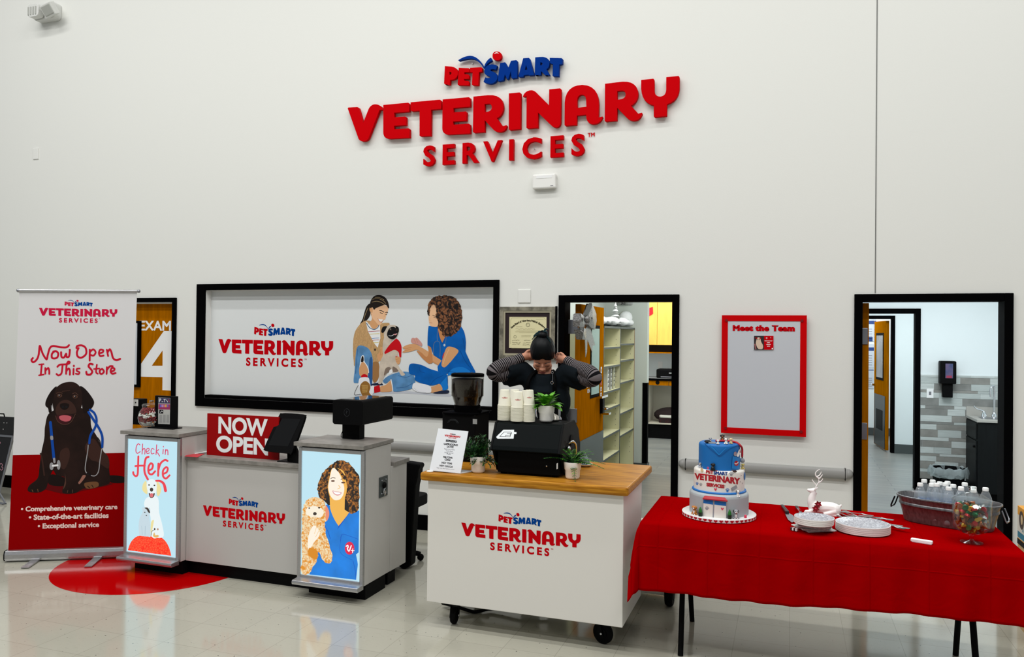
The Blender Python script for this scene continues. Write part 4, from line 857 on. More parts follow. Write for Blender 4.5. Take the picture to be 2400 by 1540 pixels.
for i, ch in enumerate(S_):
    if ch == ' ': continue
    th = (-47+94*i/(len(S_)-1))*PI/180; bp = A.at(cx+R_*math.sin(th), cy-R_*math.cos(th)+20); u_ = Vector((math.cos(th), 0, -math.sin(th))); v_ = Vector((math.sin(th), 0, math.cos(th)))
    text_on(mb, ch, bp, u_, v_, OI, size=.017, bold=.1)
A.line([(1130+38*math.cos(k*PI/8), 1170+40*math.sin(k*PI/8)) for k in range(17)], 9, OI); A.line([(1130, 1160), (1130, 1180)], 10, OI)
A.line([(838+28*math.cos(k*PI/8), 1437+32*math.sin(k*PI/8)) for k in range(17)], 6, OI)
LI = mat('faint_ink', (150, 142, 100), .6); A.line('740 1060 770 1012 1490 1005 1530 1060', 4, LI, False); A.line('740 1060 735 1600', 4, LI, False); A.line('735 1660 760 1700 1300 1700', 4, LI, False)
rnd = random.Random(4)
for y, xa, xb, wd in ((1215, 860, 1000, 6), (1305, 870, 1420, 4), (1325, 840, 1400, 4), (1347, 930, 1360, 4), (1410, 980, 1200, 4), (1440, 980, 1190, 4), (1048, 1310, 1480, 4)): A.line([(xa, y), (xb, y-2)], wd, LI)
for y, xa, xb in ((1262, 850, 1300), (1520, 770, 960), (1520, 1040, 1200), (1570, 770, 980), (1575, 1020, 1200), (1610, 780, 970), (1620, 1010, 1190)):
    A.line([(xa+k*12, y+rnd.uniform(-12, 10)) for k in range(int((xb-xa)/12))], 4, OI if y > 1400 else LI)
mb.build('certificate_print', t)
# ------------------------------------------------------------------ small things on the wall
def wallbox(name, label, cat, x0, x1, z0, z1, d, mt=WHITE, bev=.004):
    t = thing(name, label, cat, ((x0+x1)/2, 0, z0)); MB().box((x0, -d, z0), (x1, 0, z1), mt).build('cover', t, bevel=bev); return t
PLATE = mat('painted_plate', (228, 229, 224), .5)
wallbox('blank_plate', 'white blank wall plate above the framed diploma', 'wall plate', -2.2, -2.085, 2.042, 2.158, .008, PLATE)
a = on_y(79, 348, 0); b = on_y(91, 373, 0); wallbox('blank_plate', 'white blank wall plate high above the pull up banner', 'wall plate', a.x, b.x, b.z, a.z, .01, PLATE)
t = wallbox('wall_sensor', 'white boxy sensor on wall below the raised sign lettering', 'sensor', -2.066, -1.86, 3.014, 3.138, .05, WHITE, .012)
mb = MB(); mb.box((-2.03, -.052, 3.10), (-1.89, -.0495, 3.124), PWHITE); mb.box((-1.905, -.051, 3.03), (-1.88, -.0495, 3.036), GREYINK); mb.build('face_trim', t)
t = thing('emergency_light', 'white twin head emergency light high on wall above the banner', 'emergency light', (-7.62, 0, 5.2))
EQ = lambda x, y, Y=-.12: on_y(40+x/17.14, y/17.14, Y)
mb = MB(); c = EQ(1250, 640, -.05); mb.rbox((c.x-.17, -.09, c.z-.05), (c.x+.14, 0, c.z+.13), mat('lamp_housing', (214, 215, 211), .45), .04, 4, 1); mb.build('housing', t, bevel=.01)
LENS = mat('lamp_lens', (170, 172, 166), .25); c = EQ(1330, 400, -.13); rx = Matrix.Rotation(-.25, 3, 'Y')@Matrix.Rotation(.5, 3, 'X')
mb = MB().box((c.x-.075, -.17, c.z-.065), (c.x+.075, -.1, c.z+.065), MATS['lamp_housing'], rx); mb.box((c.x-.06, -.178, c.z-.05), (c.x+.06, -.165, c.z+.05), LENS, rx, (c.x, -.135, c.z)); mb.build('lamp_head', t, bevel=.006)
c = EQ(740, 470, -.13); ry = Matrix.Rotation(-.9, 3, 'Z')@Matrix.Rotation(.5, 3, 'X')
mb = MB().rbox((c.x-.07, -.17, c.z-.07), (c.x+.09, -.1, c.z+.07), MATS['lamp_housing'], .04, 4, 1)
for k in range(4): mb.box((c.x-.06+k*.035, -.178, c.z-.05), (c.x-.045+k*.035, -.165, c.z+.04), LENS)
mb.build('lamp_head', t, bevel=.004)
# ------------------------------------------------------------------ team board
t = thing('notice_board', 'red framed glass board titled meet the team between the doors', 'notice board', (-.17, 0, 1.47))
x0, x1, z0, z1 = -.488, .139, 1.011, 1.937; w = .046
GB = mat('glass_board_grey', (196, 200, 206), .22, spec=.3)
MB().box((x0+.02, -.034, z0+.02), (x1-.02, -.030, z1-.02), GB).build('backing', t)
mb = MB(); 
for a, b in (((x0, z0), (x0+w, z1)), ((x1-w, z0), (x1, z1)), ((x0+w, z1-w), (x1-w, z1)), ((x0+w, z0), (x1-w, z0+w))): mb.box((a[0], -.037, a[1]), (b[0], -.026, b[1]), REDD)
mb.build('border', t)
for x in (x0+.035, x1-.035):
    for z in (z0+.04, z1-.04):
        MB().cyl((x, 0, z), (x, -.044, z), .011, mat('red_standoff', (130, 4, 10), .35) if 'red_standoff' not in MATS else MATS['red_standoff'], 14).build('standoff', t)
mb = MB(); a = on_y(1680+187/4.814, 720+262/4.814, -.035); b = on_y(1680+873/4.814, 720+262/4.814, -.035); c = on_y(1680+200/4.814, 720+205/4.814, -.035)
text_on(mb, 'Meet the Team', (a.x, -.0362, a.z), (1, 0, 0), (0, 0, 1), RED, width=b.x-a.x, size=(c.z-a.z)*1.0, bold=.16, align='L', space=1.1); mb.build('lettering', t)
q = lambda x, y: on_y(1680+x/4.814, 720+y/4.814, -.038); a = q(420, 322); b = q(640, 480)
t = thing('photo_card', 'small dog photo card with red half stuck on the glass board', 'card', (a.x, -.034, b.z))
MB().box((a.x, -.041, b.z), (b.x, -.0345, a.z), PWHITE).build('card', t)
A = Art((0, -.041, 0), (0, -1, 0), 1680, 720, 4.814); A.path('M 420 322 L 533 322 L 533 480 L 420 480 Z', DK if False else mat('card_dark', (36, 26, 30), .5)); A.path('M 533 322 L 640 322 L 640 480 L 533 480 Z', RED)
CF = mat('card_fur', (214, 190, 168), .5); A.fill('455 350 440 400 450 440 470 470 515 470 520 430 500 390 490 350 470 340', CF); A.line('440 345 455 352', 10, RED); A.line('495 350 485 356', 10, RED); A.ell(462, 365, 5, 5, INK).ell(478, 365, 5, 5, INK); A.line('430 420 440 470', 14, mat('card_rose', (150, 90, 90), .5))
for y, l, r in ((380, 540, 632), (400, 568, 605), (420, 560, 615), (440, 568, 606)): A.line([(l+k*6, y+(k % 2)*5-2) for k in range(int((r-l)/6))], 4, PWHITE)
A.line('562 340 562 358', 4, PWHITE); A.line('552 349 572 349', 4, PWHITE); A.line('608 338 608 350', 3, PWHITE); A.ell(627, 468, 8, 8, PWHITE)
A.mb.build('card_print', t)
# framed white panel at the left side of the exam door
t = thing('clipboard_frame', 'black framed white panel on the amber exam door', 'frame', (-6.5, .03, 1.6))
b_ = on_y(327, 752, .03); bb = on_y(322, 908, .03); MB().box((-6.72, .03, bb.z), (b_.x, .06, b_.z), BLACK).build('frame', t, bevel=.003)
MB().box((-6.7, .026, bb.z+.03), (b_.x-.028, .03, b_.z-.025), GB).build('panel', t)
# ------------------------------------------------------------------ pull-up banner
bl, br = Vector((-5.572, -2.059, 0)), Vector((-4.818, -1.64, 0)); bu = (br-bl).normalized(); bn = Vector((bu.y, -bu.x, 0)); bc = (bl+br)/2
t = thing('pull_up_banner', 'tall pull up banner stand with chocolate puppy and red lower half', 'banner', bc)
def bp(s, d, z): return bl+bu*s-bn*d+Vector((0, 0, z))
LB = (br-bl).length
mb = MB(); pr = [(-.012, .012), (-.022, .03), (-.022, .06), (-.012, .085), (.03, .088), (.07, .08), (.085, .05), (.08, .02), (.06, .008)]
vs = [bp(s, d, z) for s in (-.01, LB+.03) for d, z in pr]; n = len(pr); mb.add(vs, [(i, (i+1) % n, n+(i+1) % n, n+i) for i in range(n)]+[tuple(range(n)), tuple(range(n, 2*n))], ALU); mb.build('base', t, bevel=.002)
MB().add([bp(s, d, z) for s in (-.014, -.004) for d, z in pr], [(i, (i+1) % n, n+(i+1) % n, n+i) for i in range(n)]+[tuple(range(n)), tuple(range(n, 2*n))], BLACKM).build('end_cap', t)
for tip in ((57, 1332), (205, 1329)):
    p = on_z(*tip, .004); q = p-bn*.3+bu*.0; p2 = p; mb = MB(); s = bu*.03
    mb.add([p-s*.8+Vector((0, 0, 0)), p+s, q+s, q-s, p-s*.8+Vector((0, 0, .006)), p+s+Vector((0, 0, .006)), q+s+Vector((0, 0, .014)), q-s+Vector((0, 0, .014))], [(0, 1, 2, 3), (7, 6, 5, 4), (0, 4, 5, 1), (1, 5, 6, 2), (2, 6, 7, 3), (3, 7, 4, 0)], ALU); mb.build('foot', t)
P0 = bp(0, .02, 0); BA = lambda x, y, k=0: on_plane(x, y, P0+bn*k, bn)
PB = mat('banner_white', (214, 213, 214), .55, spec=.25); PR = mat('banner_red', (142, 0, 3), .6, spec=.03)
TL, TR_, BL_, BR_ = BA(45, 684), BA(321, 685), BA(19, 1297), BA(298, 1296)
ml, mr = BA(30, 1067), BA(309, 1061)
mb = MB(); mb.poly([[TL, TR_, mr, ml]], PB, thick=-bn*.001); mb.poly([[ml, mr, BR_, BL_]], PR, thick=-bn*.001); mb.build('banner_sheet', t)
mb = MB(); mb.tube([BA(43, 681, .004)-bn*.0, BA(325, 682.5, .004)], .011, ALU, 10); mb.build('top_rail', t)
MB().ball(BA(43, 681, .004), .014, STEEL, 10).build('rail_end', t); MB().ball(BA(325, 682.5, .004), .014, STEEL, 10).build('rail_end', t)
mb = MB(); c_ = (BA(183, 800)-bn*.04); mb.tube([Vector((c_.x, c_.y, .05)), Vector((c_.x, c_.y, 2.06))], .009, ALU, 8); mb.build('support_pole', t)
mb = MB(); a = BA(92.5, 733); b = BA(276, 733); c = BA(184, 732); logo(mb, c+bn*.0008, bu, (0, 0, 1), (b-a).length, mat('banner_pink_red', (196, 14, 60), .5, spec=.2)); mb.build('lettering', t)
A = Art(P0, bn, 0, 660, 5.132); PKR = mat('banner_script_red', (194, 10, 44), .5, spec=.2)
def w(s, t_=26): A.line(s, t_, PKR)
w('395 920 378 945 400 970 440 940 465 880 478 775 500 830 520 880 560 935 575 880 600 800 640 775 730 790 800 790 830 765', 24)
w('655 840 625 870 625 915 655 925 690 910 700 865 675 838 640 842', 24); w('735 850 740 905 770 912 795 870 800 905 830 900 840 830 838 822', 24)
w('920 800 930 775 985 768 1030 800 1035 870 980 915 935 900 925 850 945 800', 24); w('1080 820 1078 950', 24); w('1080 850 1120 815 1150 850 1125 890 1085 880', 22); w('1190 865 1235 850 1240 825 1205 820 1190 860 1205 895 1245 890', 22); w('1285 820 1300 895', 22); w('1295 850 1320 815 1340 850 1360 920 1400 945 1445 930', 24)
w('470 998 525 993', 18); w('502 995 490 1125', 22); w('468 1128 525 1118', 18); w('545 1040 545 1108', 22); w('548 1070 580 1040 592 1075 592 1110', 22)
w('690 1025 720 1000 790 995 830 985 838 968 818 965 800 1010 795 1110', 22); w('752 1005 740 1100 705 1128 680 1112', 22); w('800 1075 825 1045 840 1070 840 1120', 22); w('885 1050 882 1115', 22); w('888 1012 888 1016', 24); w('958 1045 925 1050 925 1075 955 1090 945 1112 912 1108', 20)
w('1115 995 1080 990 1065 1020 1090 1050 1110 1085 1085 1118 1045 1115 1038 1085', 24); w('1165 1000 1155 1085 1175 1108', 20); w('1130 1052 1195 1045', 18); w('1225 1050 1200 1070 1205 1105 1230 1108 1250 1080 1230 1050', 22); w('1285 1030 1282 1110', 22); w('1288 1060 1320 1020 1355 1018', 22); w('1330 1085 1370 1070 1375 1045 1345 1040 1330 1080 1350 1108 1390 1100', 22)
A.mb.build('script_lettering', t)
# puppy
A = Art(P0, bn, 0, 860, 4.529); pf = lambda n, c, **k: mat('puppy_'+n, c, .6, spec=.15, **k)
CH = pf('chocolate', (40, 24, 20), noise=.3, nscale=7); CHD = pf('dark', (24, 14, 12)); CHL = pf('light', (84, 56, 46)); CHM = pf('mid', (58, 36, 30)); TUBE = pf('stethoscope_blue', (14, 70, 160)); MET = pf('steel_grey', (150, 150, 152)); TG = pf('tongue', (190, 90, 100)); MTH = pf('mouth', (60, 22, 26)); TANP = pf('paw_tan', (110, 76, 48))
A.fill('1150 1155 1310 1165 1330 1225 1180 1228', CHD)
A.fill('290 1320 420 1290 700 1350 900 1310 1160 1255 1170 1230 900 1180 500 1240', pf('poster_shadow', (90, 0, 4)))
A.fill('535 480 480 620 470 760 440 900 420 1050 400 1180 310 1260 300 1320 400 1335 480 1300 510 1230 560 1100 600 1150 690 1180 660 1320 700 1345 800 1340 850 1310 900 1290 1000 1280 1120 1255 1168 1220 1160 1100 1150 980 1100 900 1030 740 970 640 940 480 760 420', CH)
A.fill('520 1170 560 1140 690 1180 680 1260 560 1260 510 1230', CHD); A.fill('900 850 990 760 1080 880 1150 960 1150 1080 1040 1010 960 980', CHM); A.fill('640 900 720 860 740 950 690 1080 640 1050', CHM); A.fill('850 1200 880 1150 910 1160 850 1240 830 1230', pf('skin_fold', (150, 104, 90))); A.fill('690 1130 700 1240 670 1300 690 1210', CHL)
A.fill('905 1230 1030 1220 1040 1270 940 1295 900 1270', TANP); A.line('930 1265 950 1285', 8, CHD); A.line('975 1255 990 1280', 8, CHD); A.line('340 1305 350 1325', 7, TANP); A.line('400 1300 405 1325', 7, TANP); A.line('720 1310 715 1335', 8, CHL); A.line('770 1305 770 1335', 8, CHL); A.line('430 920 450 1000 470 1150', 16, CHM)
A.fill('690 165 620 200 575 260 560 400 590 520 620 590 690 612 760 580 830 500 870 400 880 270 840 200 780 162', CH); A.fill('600 205 540 260 490 350 482 410 510 440 520 485 545 480 560 380 580 280', CHD); A.fill('850 205 900 230 960 300 998 370 980 430 930 475 890 490 870 400 870 280', CHD)
A.fill('640 370 600 420 590 480 620 520 690 500 760 500 810 480 790 410 740 360 690 350', CHM); A.fill('640 395 640 430 680 458 720 440 735 400 690 382', CHD); A.ell(668, 425, 12, 12, INK).ell(706, 425, 12, 12, INK)
A.fill('600 520 680 505 770 520 740 580 690 610 630 590', MTH); A.fill('630 525 690 512 755 530 740 570 690 580 640 560', TG); A.line('590 520 615 580 680 612 750 588 800 500', 6, CHL)
for x, y in ((632, 305), (798, 316)): A.ell(x, y, 27, 19, CHL).ell(x, y, 20, 15, pf('eye_brown', (74, 48, 34)) if 'puppy_eye_brown' not in MATS else MATS['puppy_eye_brown']).ell(x, y, 11, 11, INK).ell(x-5, y-5, 4, 4, PWHITE)
A.line('600 280 632 268 660 280', 6, CHL); A.line('770 285 800 275 830 300', 6, CHL); A.line('660 260 740 250', 10, CHM)
A.line('545 410 548 455', 6, MET)
A.line('535 590 545 700 560 850 572 970', 30, TUBE); A.line('548 745 550 762', 32, MET); A.line('575 975 578 1010', 24, MET); A.ell(548, 1055, 22, 40, MET).ell(622, 1040, 20, 52, MET); A.line('560 1050 610 1045', 20, PWHITE)
A.line('955 455 1000 490 1025 560 1010 640 960 730 948 810', 24, TUBE); A.line('940 480 985 550 1050 650 1085 740 1085 850', 26, TUBE); A.line('1035 750 1060 790 1070 850', 10, INK); A.line('936 830 930 900 905 1060 915 1120 960 1150 1010 1155 1045 1110 1060 1000 1080 870', 10, MET); A.line('925 1130 960 1150', 14, INK)
A.mb.build('puppy_picture', t)
mb = MB(); WR = mat('banner_cream_text', (240, 214, 206), .5, spec=.2)
for tx, y, xl, xr in (('• Comprehensive veterinary care', 1196, 49.5, 274.5), ('• State-of-the-art facilities', 1216, 68, 254), ('• Exceptional service', 1236.5, 89, 231.5)):
    a = BA(xl, y+(274-xl)*.012, .0008); b = BA(xr, y-1, .0008); text_on(mb, tx, a, bu, (0, 0, 1), WR, width=(b-a).length, bold=.075, align='L')
mb.build('bullet_lettering', t)
# ------------------------------------------------------------------ red floor circle
mb = MB(); c = Vector((-4.49, -1.66, .0012)); mb.poly([[c+Vector((.725*math.cos(k*PI/40), .725*math.sin(k*PI/40), 0)) for k in range(80)]], mat('red_floor_vinyl', (172, 0, 3), .12, spec=.4), thick=(0, 0, -.001))
o = mb.build('floor_decal'); tag(o, 'round red vinyl decal on floor under the check in kiosk', 'floor decal')
# ------------------------------------------------------------------ chalkboard easel at the left edge
t = thing('chalkboard_easel', 'black chalkboard easel at the left edge behind the banner', 'chalkboard', (-7.6, -.55, 0))
ey = -.55; q = lambda x, y: on_y(x/4.53, 900+y/4.53, ey)
a = q(150, 355); b = q(140, 550); c = q(65, 1140)
CB = mat('chalkboard', (14, 14, 17), .5)
mb = MB(); mb.poly([[(-8.25, ey, a.z), (a.x, ey, a.z), (b.x, ey, b.z), (-8.25, ey, b.z)]], CB, thick=(0, .02, 0)); mb.build('top_panel', t)
mb = MB(); mb.poly([[(-8.25, ey-.005, b.z-.015), (b.x, ey-.005, b.z-.015), (c.x, ey-.08, c.z), (-8.25, ey-.08, c.z)]], CB, thick=(0, .02, 0)); mb.build('lower_panel', t)
MB().box((-8.25, ey-.012, b.z-.016), (b.x, ey+.02, b.z+.004), STEEL).build('rail', t)
f_ = on_y(10, 1173, ey-.1); mb = MB(); mb.tube([(b.x, ey, b.z), (c.x+.012, ey-.08, c.z), (f_.x+.02, ey-.1, .012), (f_.x-.02, ey-.1, .01), (-8.0, ey-.1, .06)], .011, STEEL, 6); mb.build('leg', t)
mb = MB(); h0 = q(0, 318); h1 = q(45, 318); h2 = q(48, 348); mb.tube([(h0.x-.15, ey, h0.z), (h1.x-.005, ey, h1.z), (h2.x, ey, h2.z), (h2.x, ey, a.z)], .006, BLACKM, 6); mb.build('carry_handle', t)
A = Art((0, ey-.02, 0), (0, -1, 0), 0, 900, 4.53); CP = mat('chalk_pink', (196, 140, 156), .7); A.line('-10 620 8 650 25 625 32 615', 6, CP); A.line('30 615 28 670 15 700 -5 700', 6, CP); A.line('-10 835 60 845 80 832 96 850 88 870 100 880 85 905 60 885 -10 875', 5, CP); A.line('-10 858 40 862', 5, mat('chalk_blue', (150, 170, 200), .7)); A.ell(56, 857, 5, 5, PWHITE).ell(26, 415, 4, 4, PWHITE).ell(58, 416, 4, 4, PWHITE).ell(18, 482, 4, 4, PWHITE)
for k in range(len(A.mb.v)): v = A.mb.v[k]; A.mb.v[k] = (v[0], v[1]-(.07 if v[2] < .6 else .03 if v[2] < b.z else -.016), v[2])
A.mb.build('chalk_drawing', t)
# ------------------------------------------------------------------ coffee cart
CT = .93
WOOD = mat('honey_butcher_block', (190, 132, 40), .4, c2=(142, 88, 20), nscale=5, stretch=(1.2, 16, 16), spec=.12)
cart = thing('coffee_cart', 'white rolling coffee cart with honey wooden top and red lettering', 'cart', (-1.44, -1.8, 0))
MB().box((-2.04, -2.1, .152), (-.848, -1.525, .882), LAM).build('body', cart, bevel=.003)
MB().rbox((-2.085, -2.128, .882), (-.818, -1.31, CT), WOOD, .022, 4).build('wooden_top', cart, bevel=.012, seg=3)
mb = MB(); a = on_y(1081, 1255, -2.1); b = on_y(1361, 1280, -2.1); c = on_y(1220, 1254, -2.1)
logo(mb, ((a.x+b.x)/2, -2.1008, c.z), (1, 0, 0), (0, 0, 1), b.x-a.x); mb.build('lettering', cart)
def caster(x, y, ang, r=.05):
    rz = Matrix.Rotation(ang, 3, 'Z'); ax = rz@Vector((1, 0, 0)); c = Vector((x, y, r)); fo = rz@Vector((0, 1, 0))
    mb = MB(); mb.lathe([(r*.45, -.016), (r*.9, -.016), (r, -.009), (r, .009), (r*.9, .016), (r*.45, .016)], RUBBER, c, 24, ax); mb.cyl(c-ax*.02, c+ax*.02, r*.5, BLACKM, 14); mb.ball(c-ax*.024, .008, CHROME, 8); mb.ball(c+ax*.024, .008, CHROME, 8)
    w_ = mb.build('caster', cart); w_['label'] = 'black swivel wheel'
    mb = MB()
    for s in (-1, 1):
        o = c+ax*.024*s; u = fo*.02
        mb.add([o-u*.8-Vector((0, 0, .012)), o+u*.8-Vector((0, 0, .012)), o+u+fo*.02+Vector((0, 0, .09)), o-u*.2+fo*.02+Vector((0, 0, .09))]+[p+ax*.003*s for p in (o-u*.8-Vector((0, 0, .012)), o+u*.8-Vector((0, 0, .012)), o+u+fo*.02+Vector((0, 0, .09)), o-u*.2+fo*.02+Vector((0, 0, .09)))], [(0, 1, 2, 3), (7, 6, 5, 4), (0, 4, 5, 1), (1, 5, 6, 2), (2, 6, 7, 3), (3, 7, 4, 0)], BLACKM)
    t = c+fo*.02; mb.box((t.x-.035, t.y-.035, .138), (t.x+.035, t.y+.035, .152), BLACKM); mb.cyl((t.x, t.y, .12), (t.x, t.y, .14), .025, BLACKM); mb.build('fork', w_)
caster(-1.905, -1.99, .12); caster(-.985, -1.97, 1.25, .062); caster(-1.9, -1.62, .3); caster(-.95, -1.62, .6)
# loop of hose lying under the cart
mb = MB(); p = on_z(1100, 1437, .02); pts = [(-1.93+.14*math.cos(a)+.02*math.sin(3*a), -1.76+.05*math.sin(a), .025+.012*math.sin(2*a)) for a in [k*.35 for k in range(18)]]+[(-1.75, -1.72, .02), (-1.55, -1.73, .03), (-1.38, -1.7, .02)]
mb.tube(spline(pts, 3), .011, BLACKM, 8); o = mb.build('hose'); tag(o, 'black hose coiled on the floor under the coffee cart', 'hose')
# cooler behind the cart under the table
t = thing('wheeled_cooler', 'white wheeled cooler on floor behind the coffee cart', 'cooler', (-.85, -1.05, 0))
CW = mat('cooler_white', (214, 210, 200), .5)
MB().box((-1.12, -1.24, .07), (-.72, -.78, .36), CW, taper=-.012).build('tub', t, bevel=.02)
MB().box((-1.15, -1.27, .365), (-.69, -.75, .46), CW).build('lid', t, bevel=.025, seg=3)
MB().box((-1.06, -1.262, .11), (-.9, -1.238, .3), mat('cooler_recess', (120, 120, 118), .5)).build('recess', t); mb = MB(); mb.tube(spline([(-1.02, -1.27, .16), (-.98, -1.29, .13), (-.93, -1.29, .17), (-.92, -1.27, .28)], 5), .012, BLACKM, 8); mb.build('tow_handle', t)
for x in (-.735, -1.1):
    mb = MB().lathe([(.03, -.025), (.075, -.025), (.085, -.012), (.085, .012), (.075, .025), (.03, .025)], RUBBER, (x+.02, -1.2, .085), 22, (1, 0, 0)); mb.cyl((x-.01, -1.2, .085), (x+.05, -1.2, .085), .045, BLACKM); mb.build('wheel', t)
# ------------------------------------------------------------------ on the cart: menu, plants, machine, grinder, cups
q = lambda x, y, Y: on_y(990+x/5.5, 860+y/5.5, Y)
t = thing('menu_stand', 'white menu stand listing drinks at left end of coffee cart', 'menu', (-1.94, -2.06, CT))
mp_ = on_z(1008, 1106, CT); nn = Vector((.05, -1, .30)).normalized(); P0m = Vector((mp_.x, mp_.y, CT))
mpt = lambda x, y, k=0: on_plane(990+x/5.5, 860+y/5.5, P0m+nn*k, nn)
MEN = mat('menu_acrylic', (226, 229, 233), .3); pts = [mpt(205, 792), mpt(592, 830), mpt(490, 1385), mpt(90, 1335)]
dz = CT+.002-min(p.z for p in pts); pts = [p+Vector((0, 0, max(0, CT+.001-p.z))) for p in pts]
mb = MB(); mb.poly([pts], MEN, thick=-nn*.004); mb.build('panel', t)
mb = MB(); b0, b1 = pts[3], pts[2]; mb.add([b0, b1, b1+Vector((.05, .1, 0)), b0+Vector((.05, .1, 0)), b0+Vector((0, 0, .004)), b1+Vector((0, 0, .004)), b1+Vector((.05, .1, .004)), b0+Vector((.05, .1, .004))], [(3, 2, 1, 0), (4, 5, 6, 7), (0, 1, 5, 4), (1, 2, 6, 5), (2, 3, 7, 6), (3, 0, 4, 7)], MEN); mb.build('foot', t)
mu = (mpt(480, 930)-mpt(300, 912)).normalized(); mv = nn.cross(mu); mv = -mv if mv.z < 0 else mv
mb = MB(); l0, l1 = mpt(287, 890), mpt(490, 905); logo(mb, mpt(388, 893, .0008), mu, mv, (l1-l0).length, RED, INK, tm=False)
for tx, x0, x1, y, sz in (('ESPRESSO', 302, 441, 965, .011), ('CAPPUCCINO', 274, 455, 1005, .011), ('LATTE', 316, 398, 1038, .011), ('MATCHA', 268, 387, 1173, .011), ('CHAI', 287, 357, 1206, .011), ('HOT TEAS', 247, 380, 1247, .011), ('HOT COCOA', 220, 390, 1285, .011), ('Peppermint Mocha', 280, 418, 1064, 0), ('Vanilla Bean', 300, 392, 1089, 0), ('Salted Caramel', 283, 397, 1110, 0), ('Maple', 312, 362, 1129, 0), ('Vegan and decaf options available', 180, 420, 1310, 0)):
    a, b = mpt(x0, y), mpt(x1, y+(x1-x0)*.06); text_on(mb, tx, mpt((x0+x1)/2, y+(x1-x0)*.03, .0008), mu, mv, INK if sz else GREYINK, width=(b-a).length, bold=.09 if sz else 0)
mb.build('lettering', t)
mb = MB().lathe([(.02, 0), (.022, .003), (.02, .007), (0, .008)], WHITE, (-2.035, -2.085, CT), 20); o = mb.build('white_puck'); tag(o, 'small white disc at the front left corner of wooden top', 'disc')
POT = mat('white_ceramic', (248, 246, 240), .3); SOIL = mat('dark_soil', (30, 24, 18), .9)
def pot(t, x, y, z, s=1.0):
    MB().lathe([(0, .001), (.034*s, .001), (.0385*s, .005), (.0415*s, .012), (.043*s, .05*s), (.0475*s, .056*s), (.0505*s, .098*s), (.046*s, .098*s), (.044*s, .088*s)], POT, (x, y, z), 28, cap=False).build('pot', t)
    MB().lathe([(0, .09*s), (.045*s, .09*s)], SOIL, (x, y, z), 20, cap=False).build('soil', t)
def leafmat(n, c, c2): return mat(n, c, .4, c2=c2, nscale=30, spec=.5)
GL = leafmat('bright_leaf', (104, 176, 40), (58, 128, 20)); GF = leafmat('fern_green', (52, 116, 44), (22, 66, 24)); GD = leafmat('dark_sprig', (30, 72, 36), (14, 40, 20))
def leaf(mb, p, d, up, L, wd, mt, curl=.25, n=5):
    d = d.normalized(); s = d.cross(up); s = s.normalized() if s.length > 1e-4 else Vector((1, 0, 0)); nn_ = s.cross(d).normalized(); vs = []
    for i in range(n+1):
        u = i/n; c = p+d*(L*u)+nn_*(-curl*L*u*u); w_ = wd*math.sin(PI*min(.97, .08+.9*u))**.8*(1 if u < 1 else .05)
        vs += [c-s*w_+nn_*w_*.3, c, c+s*w_+nn_*w_*.3]
    fs = []
    for i in range(n): a = i*3; fs += [(a, a+1, a+4, a+3), (a+1, a+2, a+5, a+4)]
    mb.add(vs, fs, mt, True)
def stem(mb, pts, r, mt): mb.tube(pts, r, mt, 5)
PL = on_z(1114, 1110, CT)
t = thing('potted_plant', 'dark green sprig plant in white pot between menu and espresso machine', 'plant', (PL.x, PL.y+.03, CT), 'white potted plants on the cart'); pot(t, PL.x, PL.y+.046, CT)
mb = MB(); ms = MB(); rnd = random.Random(11)
for k in range(60):
    a = rnd.uniform(0, 2*PI); el = rnd.uniform(.05, 1.35); d = Vector((math.cos(a)*math.cos(el), math.sin(a)*math.cos(el)*.7, math.sin(el))); L = rnd.uniform(.075, .135); p = Vector((PL.x, PL.y+.046, CT+.088)); pts = [p+d*(L*u)+Vector((0, 0, -.05*u*u*(1-math.sin(el)))) for u in (0, .35, .7, 1)]; stem(ms, pts, .0015, GD)
    for u in (.35, .5, .65, .8, .95, 1.0):
        c = p+d*(L*u)+Vector((0, 0, -.05*u*u*(1-math.sin(el))))
        for s in (-1, 1): leaf(mb, c, (d+d.orthogonal()*s*.8+Vector((rnd.uniform(-.5, .5), rnd.uniform(-.5, .5), rnd.uniform(-.2, .5)))), Vector((0, 0, 1)), .028, .0045, GD if rnd.random() < .6 else GF, .15, 3)
ms.build('stems', t); mb.build('foliage', t)
PRt = on_z(1337, 1125, CT)
t = thing('potted_plant', 'green fern in white pot at the front right of coffee cart', 'plant', (PRt.x, PRt.y+.03, CT), 'white potted plants on the cart'); pot(t, PRt.x, PRt.y+.046, CT, 1.0)
mb = MB(); ms = MB(); base = Vector((PRt.x, PRt.y+.046, CT+.088)); rnd = random.Random(5)
for k in range(26):
    a = rnd.uniform(-.6, PI+.6) if k < 24 else -1.2; L = rnd.uniform(.12, .18); el = rnd.uniform(.35, 1.3); d = Vector((math.cos(a)*math.cos(el), math.sin(a)*math.cos(el)*.7, math.sin(el)))
    if k == 25: d = Vector((.35, -.8, .3)).normalized(); L = .1
    f = lambda u: base+d*(L*u)+Vector((d.x*.05*u*u, d.y*.05*u*u, -(.055 if k < 25 else .24)*u*u*L/.13))
    stem(ms, [f(u/6) for u in range(7)], .0015, GF)
    for j in range(11):
        u = .22+.07*j; c = f(u); tg = (f(u+.02)-c).normalized(); sd = tg.cross(Vector((0, 0, 1)))
        sd = sd.normalized() if sd.length > .05 else Vector((1, 0, 0))
        for s in (-1, 1): leaf(mb, c, sd*s+tg*.5, Vector((0, 0, 1)), .034*(1.15-u), .0062*(1.2-u*.7), GF if (k+j) % 3 else GL, .2, 3)
ms.build('stems', t); mb.build('foliage', t)
